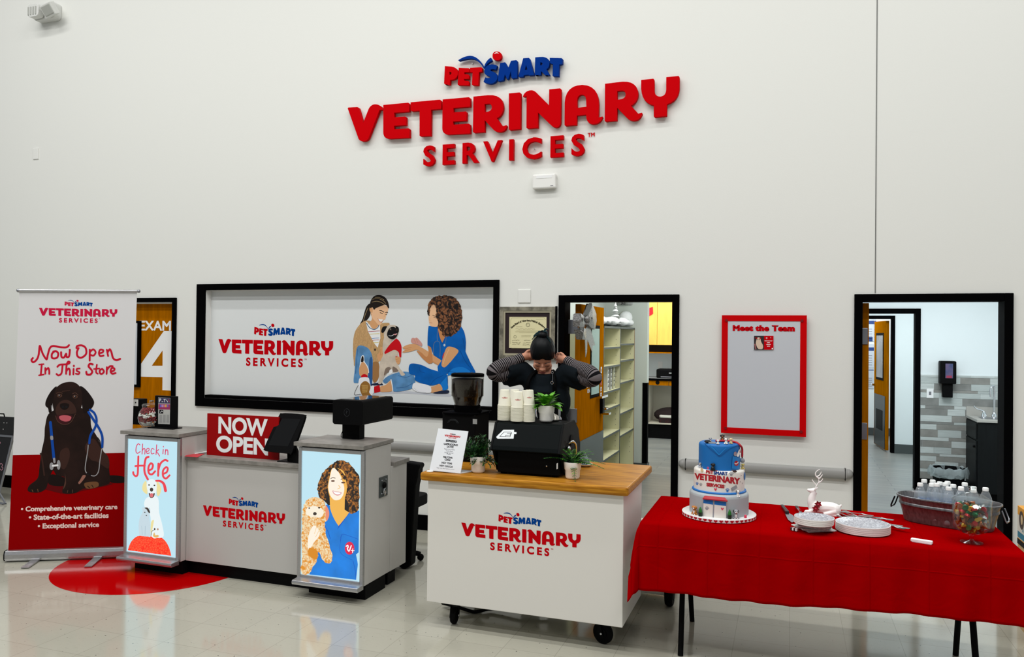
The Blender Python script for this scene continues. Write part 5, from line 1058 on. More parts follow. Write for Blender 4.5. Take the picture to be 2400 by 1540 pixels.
# espresso machine
mq = lambda x, y, Y: on_y(1130+x/6.415, 900+y/6.415, Y)
ESP = mat('machine_black', (6, 11, 12), .5, spec=.07); MSIDE = mat('machine_side', (11, 12, 13), .5, spec=.08)
xl, xr = -1.665, -1.232; yf = -2.0; MH = on_z(1152, 985, CT+.31)
t = thing('espresso_machine', 'black espresso machine with white emblem on the wooden cart top', 'espresso machine', (-1.45, -1.75, CT))
prof = [(-1.97, .015), (-1.995, .04), (-2.0, .135), (-2.045, .15), (-2.035, .175), (-1.965, .30), (-1.945, .308), (-1.72, .308), (-1.63, .25), (-1.585, .15), (-1.585, .015)]
mb = MB(); mb.prism([(y, CT+z) for y, z in prof[2:9]+[(-1.585, .15)]], xl+.012, xr-.012, ESP, 0); mb.build('upper_shell', t, bevel=.004)
MB().box((xl+.03, -1.99, CT+.012), (xr-.02, -1.6, CT+.15), BLACKM).build('lower_body', t, bevel=.004)
for x, nm in ((xl, 'l'), (xr-.014, 'r')):
    mb = MB(); mb.prism([(y, CT+z) for y, z in [(-1.93, .012), (-2.0, .135), (-2.05, .15), (-2.035, .18), (-1.965, .305), (-1.945, .314), (-1.715, .314), (-1.62, .25), (-1.575, .15), (-1.575, .012)]], x, x+.014, MSIDE, 0); mb.build('side_panel', t, bevel=.003)
for x in (xl+.05, xr-.06):
    for y in (-1.93, -1.65): MB().cyl((x, y, CT), (x, y, CT+.016), .02, RUBBER).build('foot', t)
# emblem on the sloping front
fp = Vector((0, -2.035, CT+.175)); fn = Vector((0, -(.30-.175), -(2.035-1.965)*-1)).normalized(); fn = Vector((0, -.125, .07)).normalized()
A = Art(fp, fn, 1130, 900, 6.415); EMW = mat('emblem_white', (225, 230, 232), .4)
A.path('M 320 688 L 480 688 L 480 722 L 518 724 L 514 755 L 480 754 L 473 822 L 235 822 Q 208 815 216 790 Z', EMW); A.line('265 790 330 722 430 722 445 735 440 755', 7, ESP, False); A.line('375 740 430 740 420 770 350 772', 6, ESP, False); A.line('265 792 420 795 430 760', 6, ESP, False); A.line('348 772 352 790', 5, ESP)
A.mb.build('emblem', t)
for px in ((170, 1172), (970, 1235)): c = mq(px[0], px[1], -1.991); MB().ball(c, .006, CHROME, 8).build('bolt', t)
mb = MB(); c0 = on_x(1130+1130/6.415, 900+1235/6.415, xr+.001)
mb.box((xr, c0.y-.012, c0.z-.016), (xr+.001, c0.y+.012, c0.z+.016), PWHITE); mb.build('rating_sticker', t)
mb = MB(); mb.tube(spline([(xr+.002, -1.86, CT+.19), (xr+.025, -1.85, CT+.2), (xr+.03, -1.8, CT+.17), (xr+.02, -1.76, CT+.1)], 5), .007, CHROME, 8); mb.ball((xr+.012, -1.9, CT+.165), .014, CHROME, 10); mb.lathe([(.034, -.004), (.034, .004)], BLACKM, (xr+.002, -1.8, CT+.2), 20, (1, 0, 0)); mb.build('steam_wand', t)
mb = MB(); mb.cyl((xl-.02, -1.75, CT+.16), (xl, -1.75, CT+.16), .02, STEEL); mb.tube([(xl-.02, -1.75, CT+.16), (xl-.07, -1.77, CT+.17)], .008, STEEL, 8); mb.build('side_spout', t)
# grinder
t = thing('coffee_grinder', 'black coffee grinder with clear hopper of beans behind the espresso machine', 'grinder', (-1.83, -1.55, CT))
gq = lambda x, y, Y=-1.62: on_y(990+x/5.5, 860+y/5.5, Y)
gx = gq(525, 0).x; zz = lambda y: gq(525, y).z; rr = lambda x0, x1, y: (gq(x1, y).x-gq(x0, y).x)/2
MB().box((gq(295, 700).x, -1.67, CT+.01), (gq(718, 700).x, -1.42, zz(602)), BLACKM).build('body', t, bevel=.006)
MB().rbox((gq(290, 700).x-.01, -1.68, zz(605)-.004), (gq(720, 700).x+.012, -1.4, zz(585)), BLACK, .05, 4).build('collar', t, bevel=.003)
prof = [(rr(365, 668, 590), zz(598)), (rr(365, 668, 590), zz(505)), (rr(340, 706, 400), zz(395)), (rr(328, 720, 200), zz(380)), (rr(328, 720, 200), zz(125))]
MB().lathe(prof, glass('smoky_hopper', (226, 226, 222), .05), (gx, -1.54, 0), 32, cap=False).build('hopper', t)
BEAN = curls('coffee_beans', (16, 11, 9), (74, 58, 48), 0, 150, .42)
bp_ = [(p[0]-.004, p[1]) for p in prof[:4]]+[(prof[4][0]-.004, zz(165)), (prof[4][0]-.03, zz(150)), (0, zz(152))]
MB().lathe(bp_, BEAN, (gx, -1.54, 0), 32).build('beans', t)
MB().lathe([(rr(326, 724, 130), zz(130)), (rr(325, 725, 100), zz(128)), (rr(325, 725, 100), zz(96)), (rr(340, 708, 90), zz(88)), (0, zz(86))], BLACK, (gx, -1.54, 0), 32).build('lid', t)
MB().lathe([(rr(363, 670, 590)+.002, zz(600)), (rr(363, 670, 590)+.002, zz(500))], BLACK, (gx, -1.54, 0), 28).build('hopper_neck', t)
mb = MB(); c = gq(725, 565); mb.ball((c.x, -1.6, c.z), .016, BLACK, 10); mb.box((c.x-.06, -1.61, c.z-.016), (c.x, -1.59, c.z-.004), BLACK); c2 = gq(325, 552); mb.box((c2.x-.035, -1.6, c2.z-.004), (c2.x+.04, -1.57, c2.z+.003), BLACK); mb.build('adjust_lever', t)
mb = MB(); c = gq(435, 715); DG = mat('dial_grey', (60, 64, 66), .3); mb.tube([(c.x+.075/2*math.cos(a), -1.6715, c.z+.026*math.sin(a)) for a in [PI*k/12 for k in range(13)]], .0012, DG, 5); mb.tube([(c.x+.06/2*math.cos(a), -1.6715, c.z+.02*math.sin(a)) for a in [PI*k/12 for k in range(13)]], .001, DG, 5); mb.build('dial_mark', t)
a, b = gq(650, 672, -1.6705), gq(704, 738, -1.6705); MB().box((a.x, -1.6715, b.z), (b.x, -1.6695, a.z), mat('silver_label', (150, 152, 150), .4)).build('label_sticker', t)
# paper cups, stacked upside down in nested stacks: every cup is a cup
CUP = mat('paper_cup', (238, 235, 218), .45)
def cup_mesh(rt, rb, h):
    mb = MB().lathe([(0, h-.004), (rt*.9, h-.004), (rt*.93, h), (rt, h-.001), (rb-.0008, .006), (rb+.002, .0055), (rb+.0025, .002), (rb+.001, 0), (rb-.002, 0), (rt-.002, h-.006)], CUP, (0, 0, 0), 24, cap=False)
    return mb
first = {}
def stack(px, py, n, h, rt, rb, pitch, key, pos, logo_=True, Yb=0):
    c = on_z(px, py, CT+.314); x, y = c.x, c.y+rb+Yb
    for i in range(n):
        top = i == n-1
        lab = ('white paper cup on top of %s' if top else 'white paper cup nested in %s, under its top cup') % pos
        if key not in first:
            o = cup_mesh(rt, rb, h).build('paper_cup'); first[key] = o
        else: o = first[key].copy(); COL.objects.link(o)
        o.location = (x, y, CT+.3145+i*pitch); tag(o, lab, 'cup', 'stacked paper cups on the espresso machine' if top else 'nested cups in %s' % pos)
        if top and logo_:
            m2 = MB(); z = CT+.3145+i*pitch+h*.52; r = rt+(rb-rt)*.48+.0005
            l2 = MB(); logo(l2, (0, 0, 0), (1, 0, 0), (0, 0, 1), r*1.05, RED, INK, tm=False); al = math.atan2(x-CAM.x, -(y-CAM.y))+logo_
            for v in range(len(l2.v)):
                vx, _, vz = l2.v[v]; a = al-vx/r-PI/2; a = math.atan2(CAM.y-y, CAM.x-x)+vx/r; l2.v[v] = (x+r*math.cos(a), y+r*math.sin(a), z+vz)
            p = l2.build('cup_logo', o); 
stack(1177, 986, 13, .098, .0285, .0415, .0072, 'big', 'the leftmost front stack', .01, .0)
stack(1208, 988.5, 12, .098, .0285, .0415, .0072, 'big', 'the middle front stack', .01, .0)
stack(1236, 989.5, 15, .092, .0235, .034, .0070, 'small', 'the slim stack beside the leafy plant', .01, .0)
stack(1196, 979, 11, .098, .0285, .0415, .0072, 'big', 'the half hidden left rear stack', False, .04)
stack(1224, 981, 11, .098, .0285, .0415, .0072, 'big', 'the half hidden right rear stack', False, .04)
PT = on_z(1275, 990, CT+.314)
t = thing('potted_plant', 'bright green leafy plant in white pot on top of espresso machine', 'plant', (PT.x, PT.y+.046, CT+.314), 'white potted plants on the cart'); pot(t, PT.x, PT.y+.046, CT+.3145, 1.0)
mb = MB(); ms = MB(); base = Vector((PT.x, PT.y+.046, CT+.40)); rnd = random.Random(8)
for k in range(44):
    a = k*2.4; el = .05+1.3*((k*7) % 44)/44; d = Vector((math.cos(a)*math.cos(el), math.sin(a)*math.cos(el)*.8, math.sin(el))); L0 = rnd.uniform(.02, .055); p = base+d*L0; stem(ms, [base, p], .0016, GL); leaf(mb, p, d+Vector((0, 0, rnd.uniform(-.5, .1))), Vector((0, 0, 1)), rnd.uniform(.055, .078), rnd.uniform(.019, .026), GL, .3, 6)
ms.build('stems', t); mb.build('foliage', t)
# behind the plant: steel pitcher and tamper, saucer with a cloth
t = thing('steel_pitcher', 'chrome milk pitcher behind the leafy plant on espresso machine', 'pitcher', (PT.x-.045, -1.8, CT+.3145))
c = on_y(1250, 975, -1.8); MB().lathe([(.022, 0), (.026, .012), (.02, .05), (.024, .072), (.022, .072), (.018, .05)], CHROME, (c.x, -1.8, CT+.3145), 20, cap=False).build('jug', t)
t = thing('coffee_tamper', 'upright chrome handled tool at right rear of espresso machine', 'tamper', (-1.33, -1.74, CT+.3145)); c = on_y(1311, 970, -1.74)
MB().lathe([(.014, 0), (.014, .01), (.006, .02), (.008, .07), (.009, .09), (0, .096)], CHROME, (c.x, -1.74, CT+.3145), 14).build('handle', t)
t = thing('metal_lid', 'round steel lid leaning behind pot on espresso machine', 'lid', (-1.37, -1.78, CT+.3145)); c = on_y(1298, 978, -1.78); MB().lathe([(.03, 0), (.034, .004), (.024, .03), (0, .042)], mat('steel_satin', (190, 186, 176), .3, metal=.5), (c.x, -1.78, CT+.3145), 20).build('cover', t)
c = on_z(1368, 1094, CT); t = thing('saucer', 'white saucer behind the fern on cart top', 'saucer', (c.x, c.y+.03, CT)); MB().lathe([(0, .001), (.03, .001), (.05, .012), (.054, .016), (.05, .016), (.03, .006), (0, .006)], POT, (c.x, c.y+.02, CT), 28, cap=False).build('dish', t)
mb = MB().ball((c.x, c.y+.02, CT+.036), .034, mat('grey_cloth', (132, 146, 148), .8, noise=.2, nscale=30), 18, (1.05, .9, .85)); rnd = random.Random(3)
for i, v in enumerate(mb.v): k = 1+.16*math.sin(v[0]*190)+.13*math.sin(v[2]*230+v[1]*150); mb.v[i] = (c.x+(v[0]-c.x)*k, c.y+.02+(v[1]-c.y-.02)*k, CT+.0075+max(0, (v[2]-CT-.0075)*k))
o = mb.build('folded_cloth'); tag(o, 'crumpled grey cloth lying on the white saucer', 'cloth')
# ------------------------------------------------------------------ folding table with a red cloth
TT = .742
TX0, TX1, TY0, TY1 = -.75, 1.072, -2.105, -1.36
table = thing('folding_table', 'long folding table with black legs under the red cloth', 'table', (.16, -1.73, 0))
MB().box((TX0+.01, TY0+.01, TT-.03), (TX1-.01, TY1-.01, TT-.002), mat('table_plastic', (190, 188, 182), .6)).build('tabletop', table, bevel=.004)
for x in (-.545, .9):
    for yf_, yt in ((-1.986, -1.75), (-1.425, -1.69)):
        mb = MB().tube([(x, yf_, 0), (x-.012, yt, TT-.03)], .0155, BLACKM, 10); mb.build('leg', table)
def cloth_mat():
    m = bpy.data.materials.new('red_tablecloth'); m.use_nodes = True; nt = m.node_tree; b = nt.nodes['Principled BSDF']; L = nt.links
    b.inputs['Base Color'].default_value = lin((160, 0, 3))+(1,); b.inputs['Roughness'].default_value = .75; b.inputs['Specular IOR Level'].default_value = 0
    tc = nt.nodes.new('ShaderNodeTexCoord'); sp = nt.nodes.new('ShaderNodeSeparateXYZ'); L.new(tc.outputs['UV'], sp.inputs[0])
    def mt_(op, a, c=None):
        n = nt.nodes.new('ShaderNodeMath'); n.operation = op
        for i, v in enumerate((a, c)):
            if v is None: continue
            if isinstance(v, (int, float)): n.inputs[i].default_value = v
            else: L.new(v, n.inputs[i])
        return n.outputs[0]
    hs = []
    for ax in ('X', 'Y'):
        f = mt_('FRACT', mt_('DIVIDE', sp.outputs[ax], .262)); d = mt_('ABSOLUTE', mt_('SUBTRACT', f, .5)); hs.append(mt_('MULTIPLY', mt_('SUBTRACT', 1, mt_('MINIMUM', mt_('MULTIPLY', d, 40), 1)), .35 if ax == 'X' else .2))
    n1 = nt.nodes.new('ShaderNodeTexNoise'); n1.inputs['Scale'].default_value = 5; n1.inputs['Detail'].default_value = 4; n1.inputs['Distortion'].default_value = .6; L.new(tc.outputs['UV'], n1.inputs['Vector'])
    h = mt_('ADD', mt_('MAXIMUM', *hs), mt_('MULTIPLY', n1.outputs[0], 1.3))
    bp = nt.nodes.new('ShaderNodeBump'); bp.inputs['Strength'].default_value = .55; bp.inputs['Distance'].default_value = .012; L.new(h, bp.inputs['Height']); L.new(bp.outputs[0], b.inputs['Normal'])
    tr = nt.nodes.new('ShaderNodeBsdfTranslucent'); tr.inputs[0].default_value = lin((160, 0, 3))+(1,); mx = nt.nodes.new('ShaderNodeMixShader'); mx.inputs[0].default_value = .15
    out = nt.nodes['Material Output']; L.new(b.outputs[0], mx.inputs[1]); L.new(tr.outputs[0], mx.inputs[2]); L.new(mx.outputs[0], out.inputs[0])
    return m
def tablecloth():
    x0, x1, y0, y1 = TX0-.235, TX1+.26, TY0-.36, TY1+.30; nx, ny = 170, 90; vs = []; uv = []; fs = []
    for j in range(ny+1):
        for i in range(nx+1):
            x = x0+(x1-x0)*i/nx; y = y0+(y1-y0)*j/ny
            ex, ey = min(max(x, TX0), TX1), min(max(y, TY0), TY1); ox, oy = x-ex, y-ey; d = math.hypot(ox, oy)
            z = TT+.003+.0012*math.sin(x*9+y*4)*math.sin(y*11)
            if d > 1e-6:
                ux, uy = ox/d, oy/d; sc_ = 1-.10*max(0, math.sin((x+.1)*1.7)) if oy < 0 else 1
                d *= sc_; g = min(1, d/.05)
                corner = min(1, abs(ux*uy)*2.2); fl = .04+.13*corner+(.07 if ox < 0 and abs(ux) > .3 else 0)*(1-.35*corner)
                rip = (.012*math.sin(x*17+1)+.008*math.sin(x*41))*min(1, d/.2) if abs(uy) > .6 else .012*math.sin(y*26)*min(1, d/.2)
                out_ = d*fl+.012*g+rip*.8; z = TT+.003-(d*math.sqrt(max(.05, 1-fl*fl))-.012*(1-g)*0); z += .006*(1-g)
                px, py = ex+ux*out_, ey+uy*out_
                vs.append((px, py, z))
            else: vs.append((x, y, z))
            uv.append((x, y))
    for j in range(ny):
        for i in range(nx): a = j*(nx+1)+i; fs.append((a, a+1, a+nx+2, a+nx+1))
    me = bpy.data.meshes.new('tablecloth'); me.from_pydata(vs, [], fs); me.materials.append(cloth_mat()); ul = me.uv_layers.new(name='UVMap')
    for p in me.polygons:
        p.use_smooth = True
        for li in p.loop_indices: ul.data[li].uv = uv[me.loops[li].vertex_index]
    o = bpy.data.objects.new('tablecloth', me); COL.objects.link(o); sm = o.modifiers.new('thickness', 'SOLIDIFY'); sm.thickness = .0012; sm.offset = 1
    tag(o, 'red fabric tablecloth draped over the long table', 'tablecloth')
tablecloth()
TZ = TT+.0055
# ------------------------------------------------------------------ three tier cake
CC = Vector((-.362, -1.785, TZ)); cake = thing('tiered_cake', 'three tier cake with blue scrubs top and little animal figures', 'cake', CC)
class CylArt(Art):
    def __init__(s, c, r, ox, oy, sc_): s.c, s.r = c, r; s.ox, s.oy, s.sc = ox, oy, sc_; s.mb = MB(); s.k = 0
    def grid(s, q, mt, n=8):
        s.k += 6; L = lambda a, b, t: (a[0]+(b[0]-a[0])*t, a[1]+(b[1]-a[1])*t)
        for i in range(n):
            a, b = i/n, (i+1)/n; s.mb.poly([[s.at(*L(q[0], q[1], a)), s.at(*L(q[0], q[1], b)), s.at(*L(q[3], q[2], b)), s.at(*L(q[3], q[2], a))]], mt)
        return s
    def at(s, x, y):
        d = ray(s.ox+x/s.sc, s.oy+y/s.sc); r = s.r+s.lift; o = CAM-s.c
        a = d.x**2+d.y**2; b = 2*(o.x*d.x+o.y*d.y); c = o.x**2+o.y**2-r*r; q = b*b-4*a*c
        t = (-b-math.sqrt(max(0, q)))/(2*a); return CAM+d*t
czz = lambda py: on_y(1690, py, CC.y).z
FONG = mat('fondant_grey', (172, 180, 184), .5); FONW = mat('fondant_white', (232, 228, 220), .5); FONB = mat('fondant_blue', (8, 104, 178), .45); FR = mat('fondant_red', (176, 14, 34), .45); FK = mat('fondant_black', (18, 18, 20), .4); FBL = mat('icing_blue', (18, 110, 190), .45); FBR = mat('icing_brown', (70, 50, 44), .5); FGR = mat('icing_grey', (150, 152, 158), .5); FCREAM = mat('icing_cream', (222, 196, 150), .5); FTAN = mat('icing_tan', (186, 120, 50), .5); FGREEN = mat('icing_green', (28, 110, 36), .5); FDG = mat('icing_dark_green', (20, 40, 24), .5); FNAVY = mat('icing_navy', (10, 62, 138), .5); PINK = mat('icing_pink', (224, 60, 90), .5)
r1, r2, r3 = .163, .140, .114; zb0 = TZ+.022; z1 = czz(1148); z2 = czz(1096); z3 = czz(1036)
MB().lathe([(.2, 0), (.205, .003), (.205, .019), (.2, .022), (0, .022)], mat('cake_board_white', (226, 226, 226), .4), CC, 64).build('cake_board', cake)
mb = MB()
for k in range(44):
    a = 2*PI*k/44; u = Vector((math.cos(a), math.sin(a), 0)); s = Vector((-u.y, u.x, 0)); c = CC+u*.2056+Vector((0, 0, .011))
    pts = [c+s*(.011*x)+Vector((0, 0, .0085*y)) for x, y in ((0, -.95), (.75, -.1), (.95, .45), (.6, .9), (.15, .75), (0, .5), (-.15, .75), (-.6, .9), (-.95, .45), (-.75, -.1))]; mb.poly([pts], FR)
mb.build('heart_ribbon', cake)
def tier(r, za, zb, mt, rib=0, rad=.016):
    pr = [(r, 0)]; n = 30 if rib else 6
    for i in range(n+1):
        z = (zb-za-rad)*i/n; pr.append((r+(.0006*(1 if i % 2 else -1) if rib else 0), z))
    for k in range(1, 6): t = PI/2*k/5; pr.append((r-rad+rad*math.cos(t), zb-za-rad+rad*math.sin(t)))
    pr.append((0, zb-za)); return MB().lathe(pr, mt, (CC.x, CC.y, za), 64).build('cake_tier', cake)
tier(r1, zb0, z1, FONG, 1, .02); tier(r2, z1, z2, FONW, 0, .014); tier(r3, z2, z3, FONB, 0, .016)
mb = MB(); mb.tube([(CC.x+(r2+.004)*math.cos(k*PI/24), CC.y+(r2+.004)*math.sin(k*PI/24), z1+.004) for k in range(48)], .0065, FBL, 8, closed=True); mb.build('icing_rope', cake)
# lettering and little prints wrapped on the middle tier
A = CylArt(CC, r2, 1590, 1000, 6.415)
def wrap(t, xl, xr, yl, yr, hl, mt, bold=.1):
    vs, fs, (es, mit), x0, x1 = text_geo(t, 1.0); A.k += 3
    def pt(p): u = (p[0]-x0)/(x1-x0); return A.at(xl+(xr-xl)*u, yl+(yr-yl)*u-p[1]/.73*hl)
    A.mb.add([pt(v) for v in vs], fs, mt)
    for a, b in es:
        ma, mb_ = mit[a], mit[b]; q = [vs[a], vs[b], (vs[b][0]+mb_[0]*bold/2, vs[b][1]+mb_[1]*bold/2), (vs[a][0]+ma[0]*bold/2, vs[a][1]+ma[1]*bold/2)]; A.mb.add([pt(p) for p in q], [(0, 1, 2, 3)], mt)
A.k = 10
wrap('VETERINARY', 250, 918, 786, 862, 88, FR, .12); wrap('PET', 418, 522, 698, 714, 46, FR, .12); wrap('SMART', 532, 738, 716, 730, 46, FNAVY, .12); wrap('SERVICES', 425, 688, 892, 924, 48, FR, .13)
A.ell(576, 665, 9, 9, FR); A.fill('535 930 550 925 558 935 570 925 580 935 556 966', PINK); 
for cx, cy, s, m_ in ((280, 855, 1, FBL), (335, 868, 1, FGR), (796, 708, 1.5, FGR), (738, 955, 1.3, FBL), (445, 622, .9, PINK)):
    A.ell(cx, cy+8*s, 13*s, 12*s, m_)
    for dx, dy in ((-16, -6), (-6, -16), (7, -15), (17, -4)): A.ell(cx+dx*s, cy+dy*s, 5*s, 6*s, m_)
A.grid([(790, 925), (870, 878), (888, 920), (808, 972)], FGR, 5); A.line('800 935 875 890', 4, FK).line('806 950 880 905', 4, FK); A.ell(352, 650, 20, 32, FCREAM); A.line('365 600 352 620', 6, FGR); A.line('800 655 850 670', 10, FBR); A.ell(848, 673, 32, 18, FBR)
for x, y in ((930, 830), (945, 735), (965, 850), (700, 890)): A.ell(x, y, 4, 6, FK)
A.ell(998, 745, 10, 60, FBL); A.mb.build('icing_print', cake)
# storefront on the bottom tier
A = CylArt(CC, r1+.002, 1590, 1000, 6.415); A.k = 20
A.grid([(375, 1095), (722, 1128), (720, 1398), (362, 1352)], FONW, 14); A.grid([(378, 1085), (522, 1105), (520, 1175), (374, 1150)], FBL); A.grid([(542, 1110), (722, 1135), (720, 1195), (540, 1172)], FBL); A.path('M 524 1100 L 544 1104 L 532 1385 L 512 1382 Z', FGR); A.line('372 1095 364 1350', 9, FGR, False); A.line('722 1130 722 1395', 9, FGR, False)
A.ell(428, 1238, 20, 17, FGR)
for dx, dy in ((-22, -12), (-8, -28), (10, -26), (25, -10)): A.ell(430+dx, 1236+dy, 8, 9, FGR)
A.fill('638 1225 650 1218 660 1232 672 1220 682 1228 660 1258', PINK); A.mb.build('storefront', cake)
A2 = CylArt(CC, r1+.014, 1590, 1000, 6.415); A1 = CylArt(CC, r1+.003, 1590, 1000, 6.415); mb = MB()
L2 = lambda p, q, t: (p[0]+(q[0]-p[0])*t, p[1]+(q[1]-p[1])*t); vs = []; fs = []
for i in range(11):
    t_ = i/10; u = A1.at(*L2((395, 1034), (700, 1064), t_)); v = A2.at(*L2((362, 1078), (742, 1115), t_)); vs += [u, v, v-Vector((0, 0, .006)), u-Vector((0, 0, .006))]
for i in range(10):
    for j in range(4): fs.append((i*4+j, i*4+(j+1) % 4, i*4+4+(j+1) % 4, i*4+4+j))
fs += [(3, 2, 1, 0), (40, 41, 42, 43)]; mb.add(vs, fs, FR); mb.build('awning', cake, bevel=.001)
# scrubs details on the top tier
A = CylArt(CC, r3+.001, 1590, 1000, 6.415); FBD = mat('fondant_blue_seam', (0, 78, 150), .5); FBLT = mat('fondant_blue_light', (18, 124, 200), .45)
A.k = 20; A.line('400 262 470 330 590 430 615 445 660 425 760 345 850 300 935 275', 10, FBD); A.k = 50; A.line('475 285 540 345 600 412 620 415 690 345 715 325', 16, FBLT)
A.k = 20; A.grid([(815, 445), (935, 470), (915, 640), (800, 630)], FBLT); A.line('815 445 800 630', 5, FBD); A.k += 40; A.ell(872, 552, 32, 38, FR); A.line('850 550 868 562 900 535', 12, PWHITE); A.ell(856, 410, 24, 34, FGR); A.line('838 400 870 385', 4, PINK).line('838 425 870 410', 4, PINK); A.line('895 435 925 360', 38, PWHITE); A.ell(932, 380, 9, 11, FR)
A.mb.build('scrubs_detail', cake)
A = CylArt(CC, r3+.006, 1590, 1000, 6.415); mb = MB(); topc = Vector((CC.x, CC.y, z3))
pts = [topc+Vector((-.02, -.01, .006)), topc+Vector((.05, .0, .008)), topc+Vector((.095, -.02, .004)), topc+Vector((.118, -.028, -.012)), A.at(958, 330), A.at(960, 400), A.at(958, 455)]
mb.tube(spline(pts, 4), .0062, FR, 8); e = A.at(962, 508); mb.ball(e, .014, FGR, 14, (1, .6, 1)); mb.tube([pts[-1], e], .004, FK, 6); mb.build('stethoscope', cake)
def pup(base, s, c1, c2=None, rz=0, ears=None, sit=True):
    c2 = c2 or c1; ears = ears or c1; mb = MB(); R_ = Matrix.Rotation(rz, 3, 'Z'); P = lambda x, y, z: Vector(base)+R_@Vector((x*s, y*s, z*s))
    mb.ball(P(0, .1, .38), .36*s, c1, 12, (.8, .85, 1.1)); mb.ball(P(0, -.1, .36), .2*s, c2, 10, (.8, .8, 1.4)); mb.ball(P(0, -.08, .95), .3*s, c1, 12, (1, .95, .9)); mb.ball(P(0, -.33, .87), .14*s, c2, 8, (1.1, 1, .8)); mb.ball(P(0, -.46, .9), .055*s, FK, 6)
    for k in (-1, 1):
        mb.ball(P(.3*k, 0, .98), .15*s, ears, 8, (.55, .7, 1.25)); mb.ball(P(.11*k, -.32, 1.02), .045*s, FK, 6); mb.tube([P(.16*k, -.12, .4), P(.17*k, -.26, .02)], [.1*s, .09*s], c1, 8); mb.ball(P(.17*k, -.32, .06), .11*s, c2, 8, (1, 1.2, .7)); mb.ball(P(.32*k, 0, .12), .17*s, c1, 8, (.8, 1.3, .8))
    mb.tube([P(0, .38, .15), P(.15, .5, .35)], [.07*s, .03*s], c1, 6); mb.ball(P(0, -.38, .77), .05*s, PINK, 6)
    return mb.build('dog_figure', cake)
tp = lambda x, y, z=None: on_z(1590+x/6.415, 1000+y/6.415, z if z else z3+.001)
FW_ = mat('icing_white', (236, 234, 230), .5)
pup(tp(660, 225), .034, FK, FTAN, .15); pup(tp(715, 262), .027, FW_, FW_, -.3, FK); pup(tp(790, 258), .026, FCREAM, FCREAM, 0); pup(tp(595, 262), .02, FW_); pup(tp(480, 235), .022, FGR, FW_, .2)
mb = MB(); a_ = tp(440, 245); mb.ball(a_+Vector((0, 0, .008)), .014, FK, 10, (1.4, 1, .6)); b_ = tp(510, 250); mb.box((b_.x-.02, b_.y-.012, z3), (b_.x+.02, b_.y+.004, z3+.008), FGR); mb.build('sleeping_cat_bed', cake)
s2 = lambda a, r: Vector((CC.x+r*math.sin(a), CC.y-r*math.cos(a), z2))
A = CylArt(CC, r3+.012, 1590, 1000, 6.415)
p = A.at(520, 640); pup(Vector((p.x, p.y, z2-.002)), .036, FK, FK, PI*.9); p = A.at(335, 590); pup(Vector((p.x-.004, p.y+.02, z2)), .026, FGR, FW_, -.4, FK); p = A.at(958, 640); pup(Vector((p.x+.004, p.y, z2)), .026, mat('icing_yellow', (200, 180, 90), .5), FCREAM, .5)
A = CylArt(CC, r2+.012, 1590, 1000, 6.415); p = A.at(895, 1040); pup(Vector((p.x, p.y, z1-.012)), .03, FW_, FW_, .3, FK)
A = CylArt(CC, r1+.018, 1590, 1000, 6.415)
for x, c1, c2, er in ((240, FTAN, FW_, FTAN), (865, FGR, FW_, FK)): p = A.at(x, 1335 if x < 500 else 1400); pup(Vector((p.x, p.y, zb0)), .042, c1, c2, (-.35 if x < 500 else .2), er)
for x in (330, 770):
    p = A.at(x, 1340 if x < 500 else 1390); MB().lathe([(.009, 0), (.01, .008), (.01, .022), (.008, .036), (.004, .048), (0, .053)], FGREEN, (p.x, p.y, zb0+.0), 12).build('icing_tree', cake); MB().lathe([(.0105, 0), (.0112, .022)], FDG, (p.x, p.y, zb0), 12).build('planter', cake)
A = CylArt(CC, .185, 1590, 1000, 6.415); p = A.at(1008, 1395); MB().lathe([(.007, 0), (.007, .012), (.005, .016), (0, .018)], PINK, (p.x, p.y, zb0), 10).build('hydrant', cake)
# ------------------------------------------------------------------ plates, napkins, cutlery
tq = lambda x, y, z=TZ: on_z(1800+x/7.06, 1090+y/7.06, z)
PLM = mat('silver_dotted_plate', (206, 208, 214), .35, c2=(120, 122, 134), nscale=120); PLE = mat('plate_rim', (228, 222, 218), .45)
def plate(r):
    mb = MB().lathe([(0, .0005), (r*.7, .0005), (r*.985, .0035), (r, .005)], PLE, (0, 0, 0), 36, cap=False); mb.lathe([(r, .005), (r, .011), (r*.985, .0115)], PLE, (0, 0, 0), 36, cap=False); mb.lathe([(r*.985, .0115), (r*.9, .009), (r*.7, .0025), (0, .002)], PLM, (0, 0, 0), 36, cap=False); return mb.build('paper_plate')
NAP = mat('silver_napkin', (176, 186, 182), .5, c2=(222, 226, 224), nscale=70); NAPE = mat('napkin_side', (150, 156, 154), .6)
nc = tq(760, 1105)
for i in range(6):
    mb = MB().box((-.082, -.082, 0), (.082, .082, .0068), NAP); o = mb.build('paper_napkin', bevel=.002); o.location = (nc.x+.006*math.sin(i*2), nc.y+.075+.004*math.cos(i*3), TZ+.0072*i); o.rotation_euler = (0, 0, (.55, .22, -.12, .04, .0, .03)[i])
    tag(o, ('lowest silver napkin sticking out under the small plates', 'second lowest silver napkin under the small plates', 'silver napkin third from the bottom under small plates', 'silver napkin fourth from the bottom under small plates', 'silver napkin just below the top one under small plates', 'top silver napkin directly beneath the small plates')[i], 'napkin', 'napkins under the small plates')
pz = TZ+.0072*6; pc = on_z(1907, 1214, pz+.03); p0 = None
names = ('bottom', 'second from bottom', 'third from bottom', 'top')
for i in range(4):
    if p0 is None: p0 = plate(.099); o = p0
    else: o = p0.copy(); COL.objects.link(o)
    o.location = (pc.x+.001*i, pc.y, pz+.0085*i+.0005); tag(o, '%s small silver dotted plate on the napkin stack' % names[i], 'plate', 'small plates on the napkins')
pc = on_z(2022, 1232, TZ+.03); p0 = None
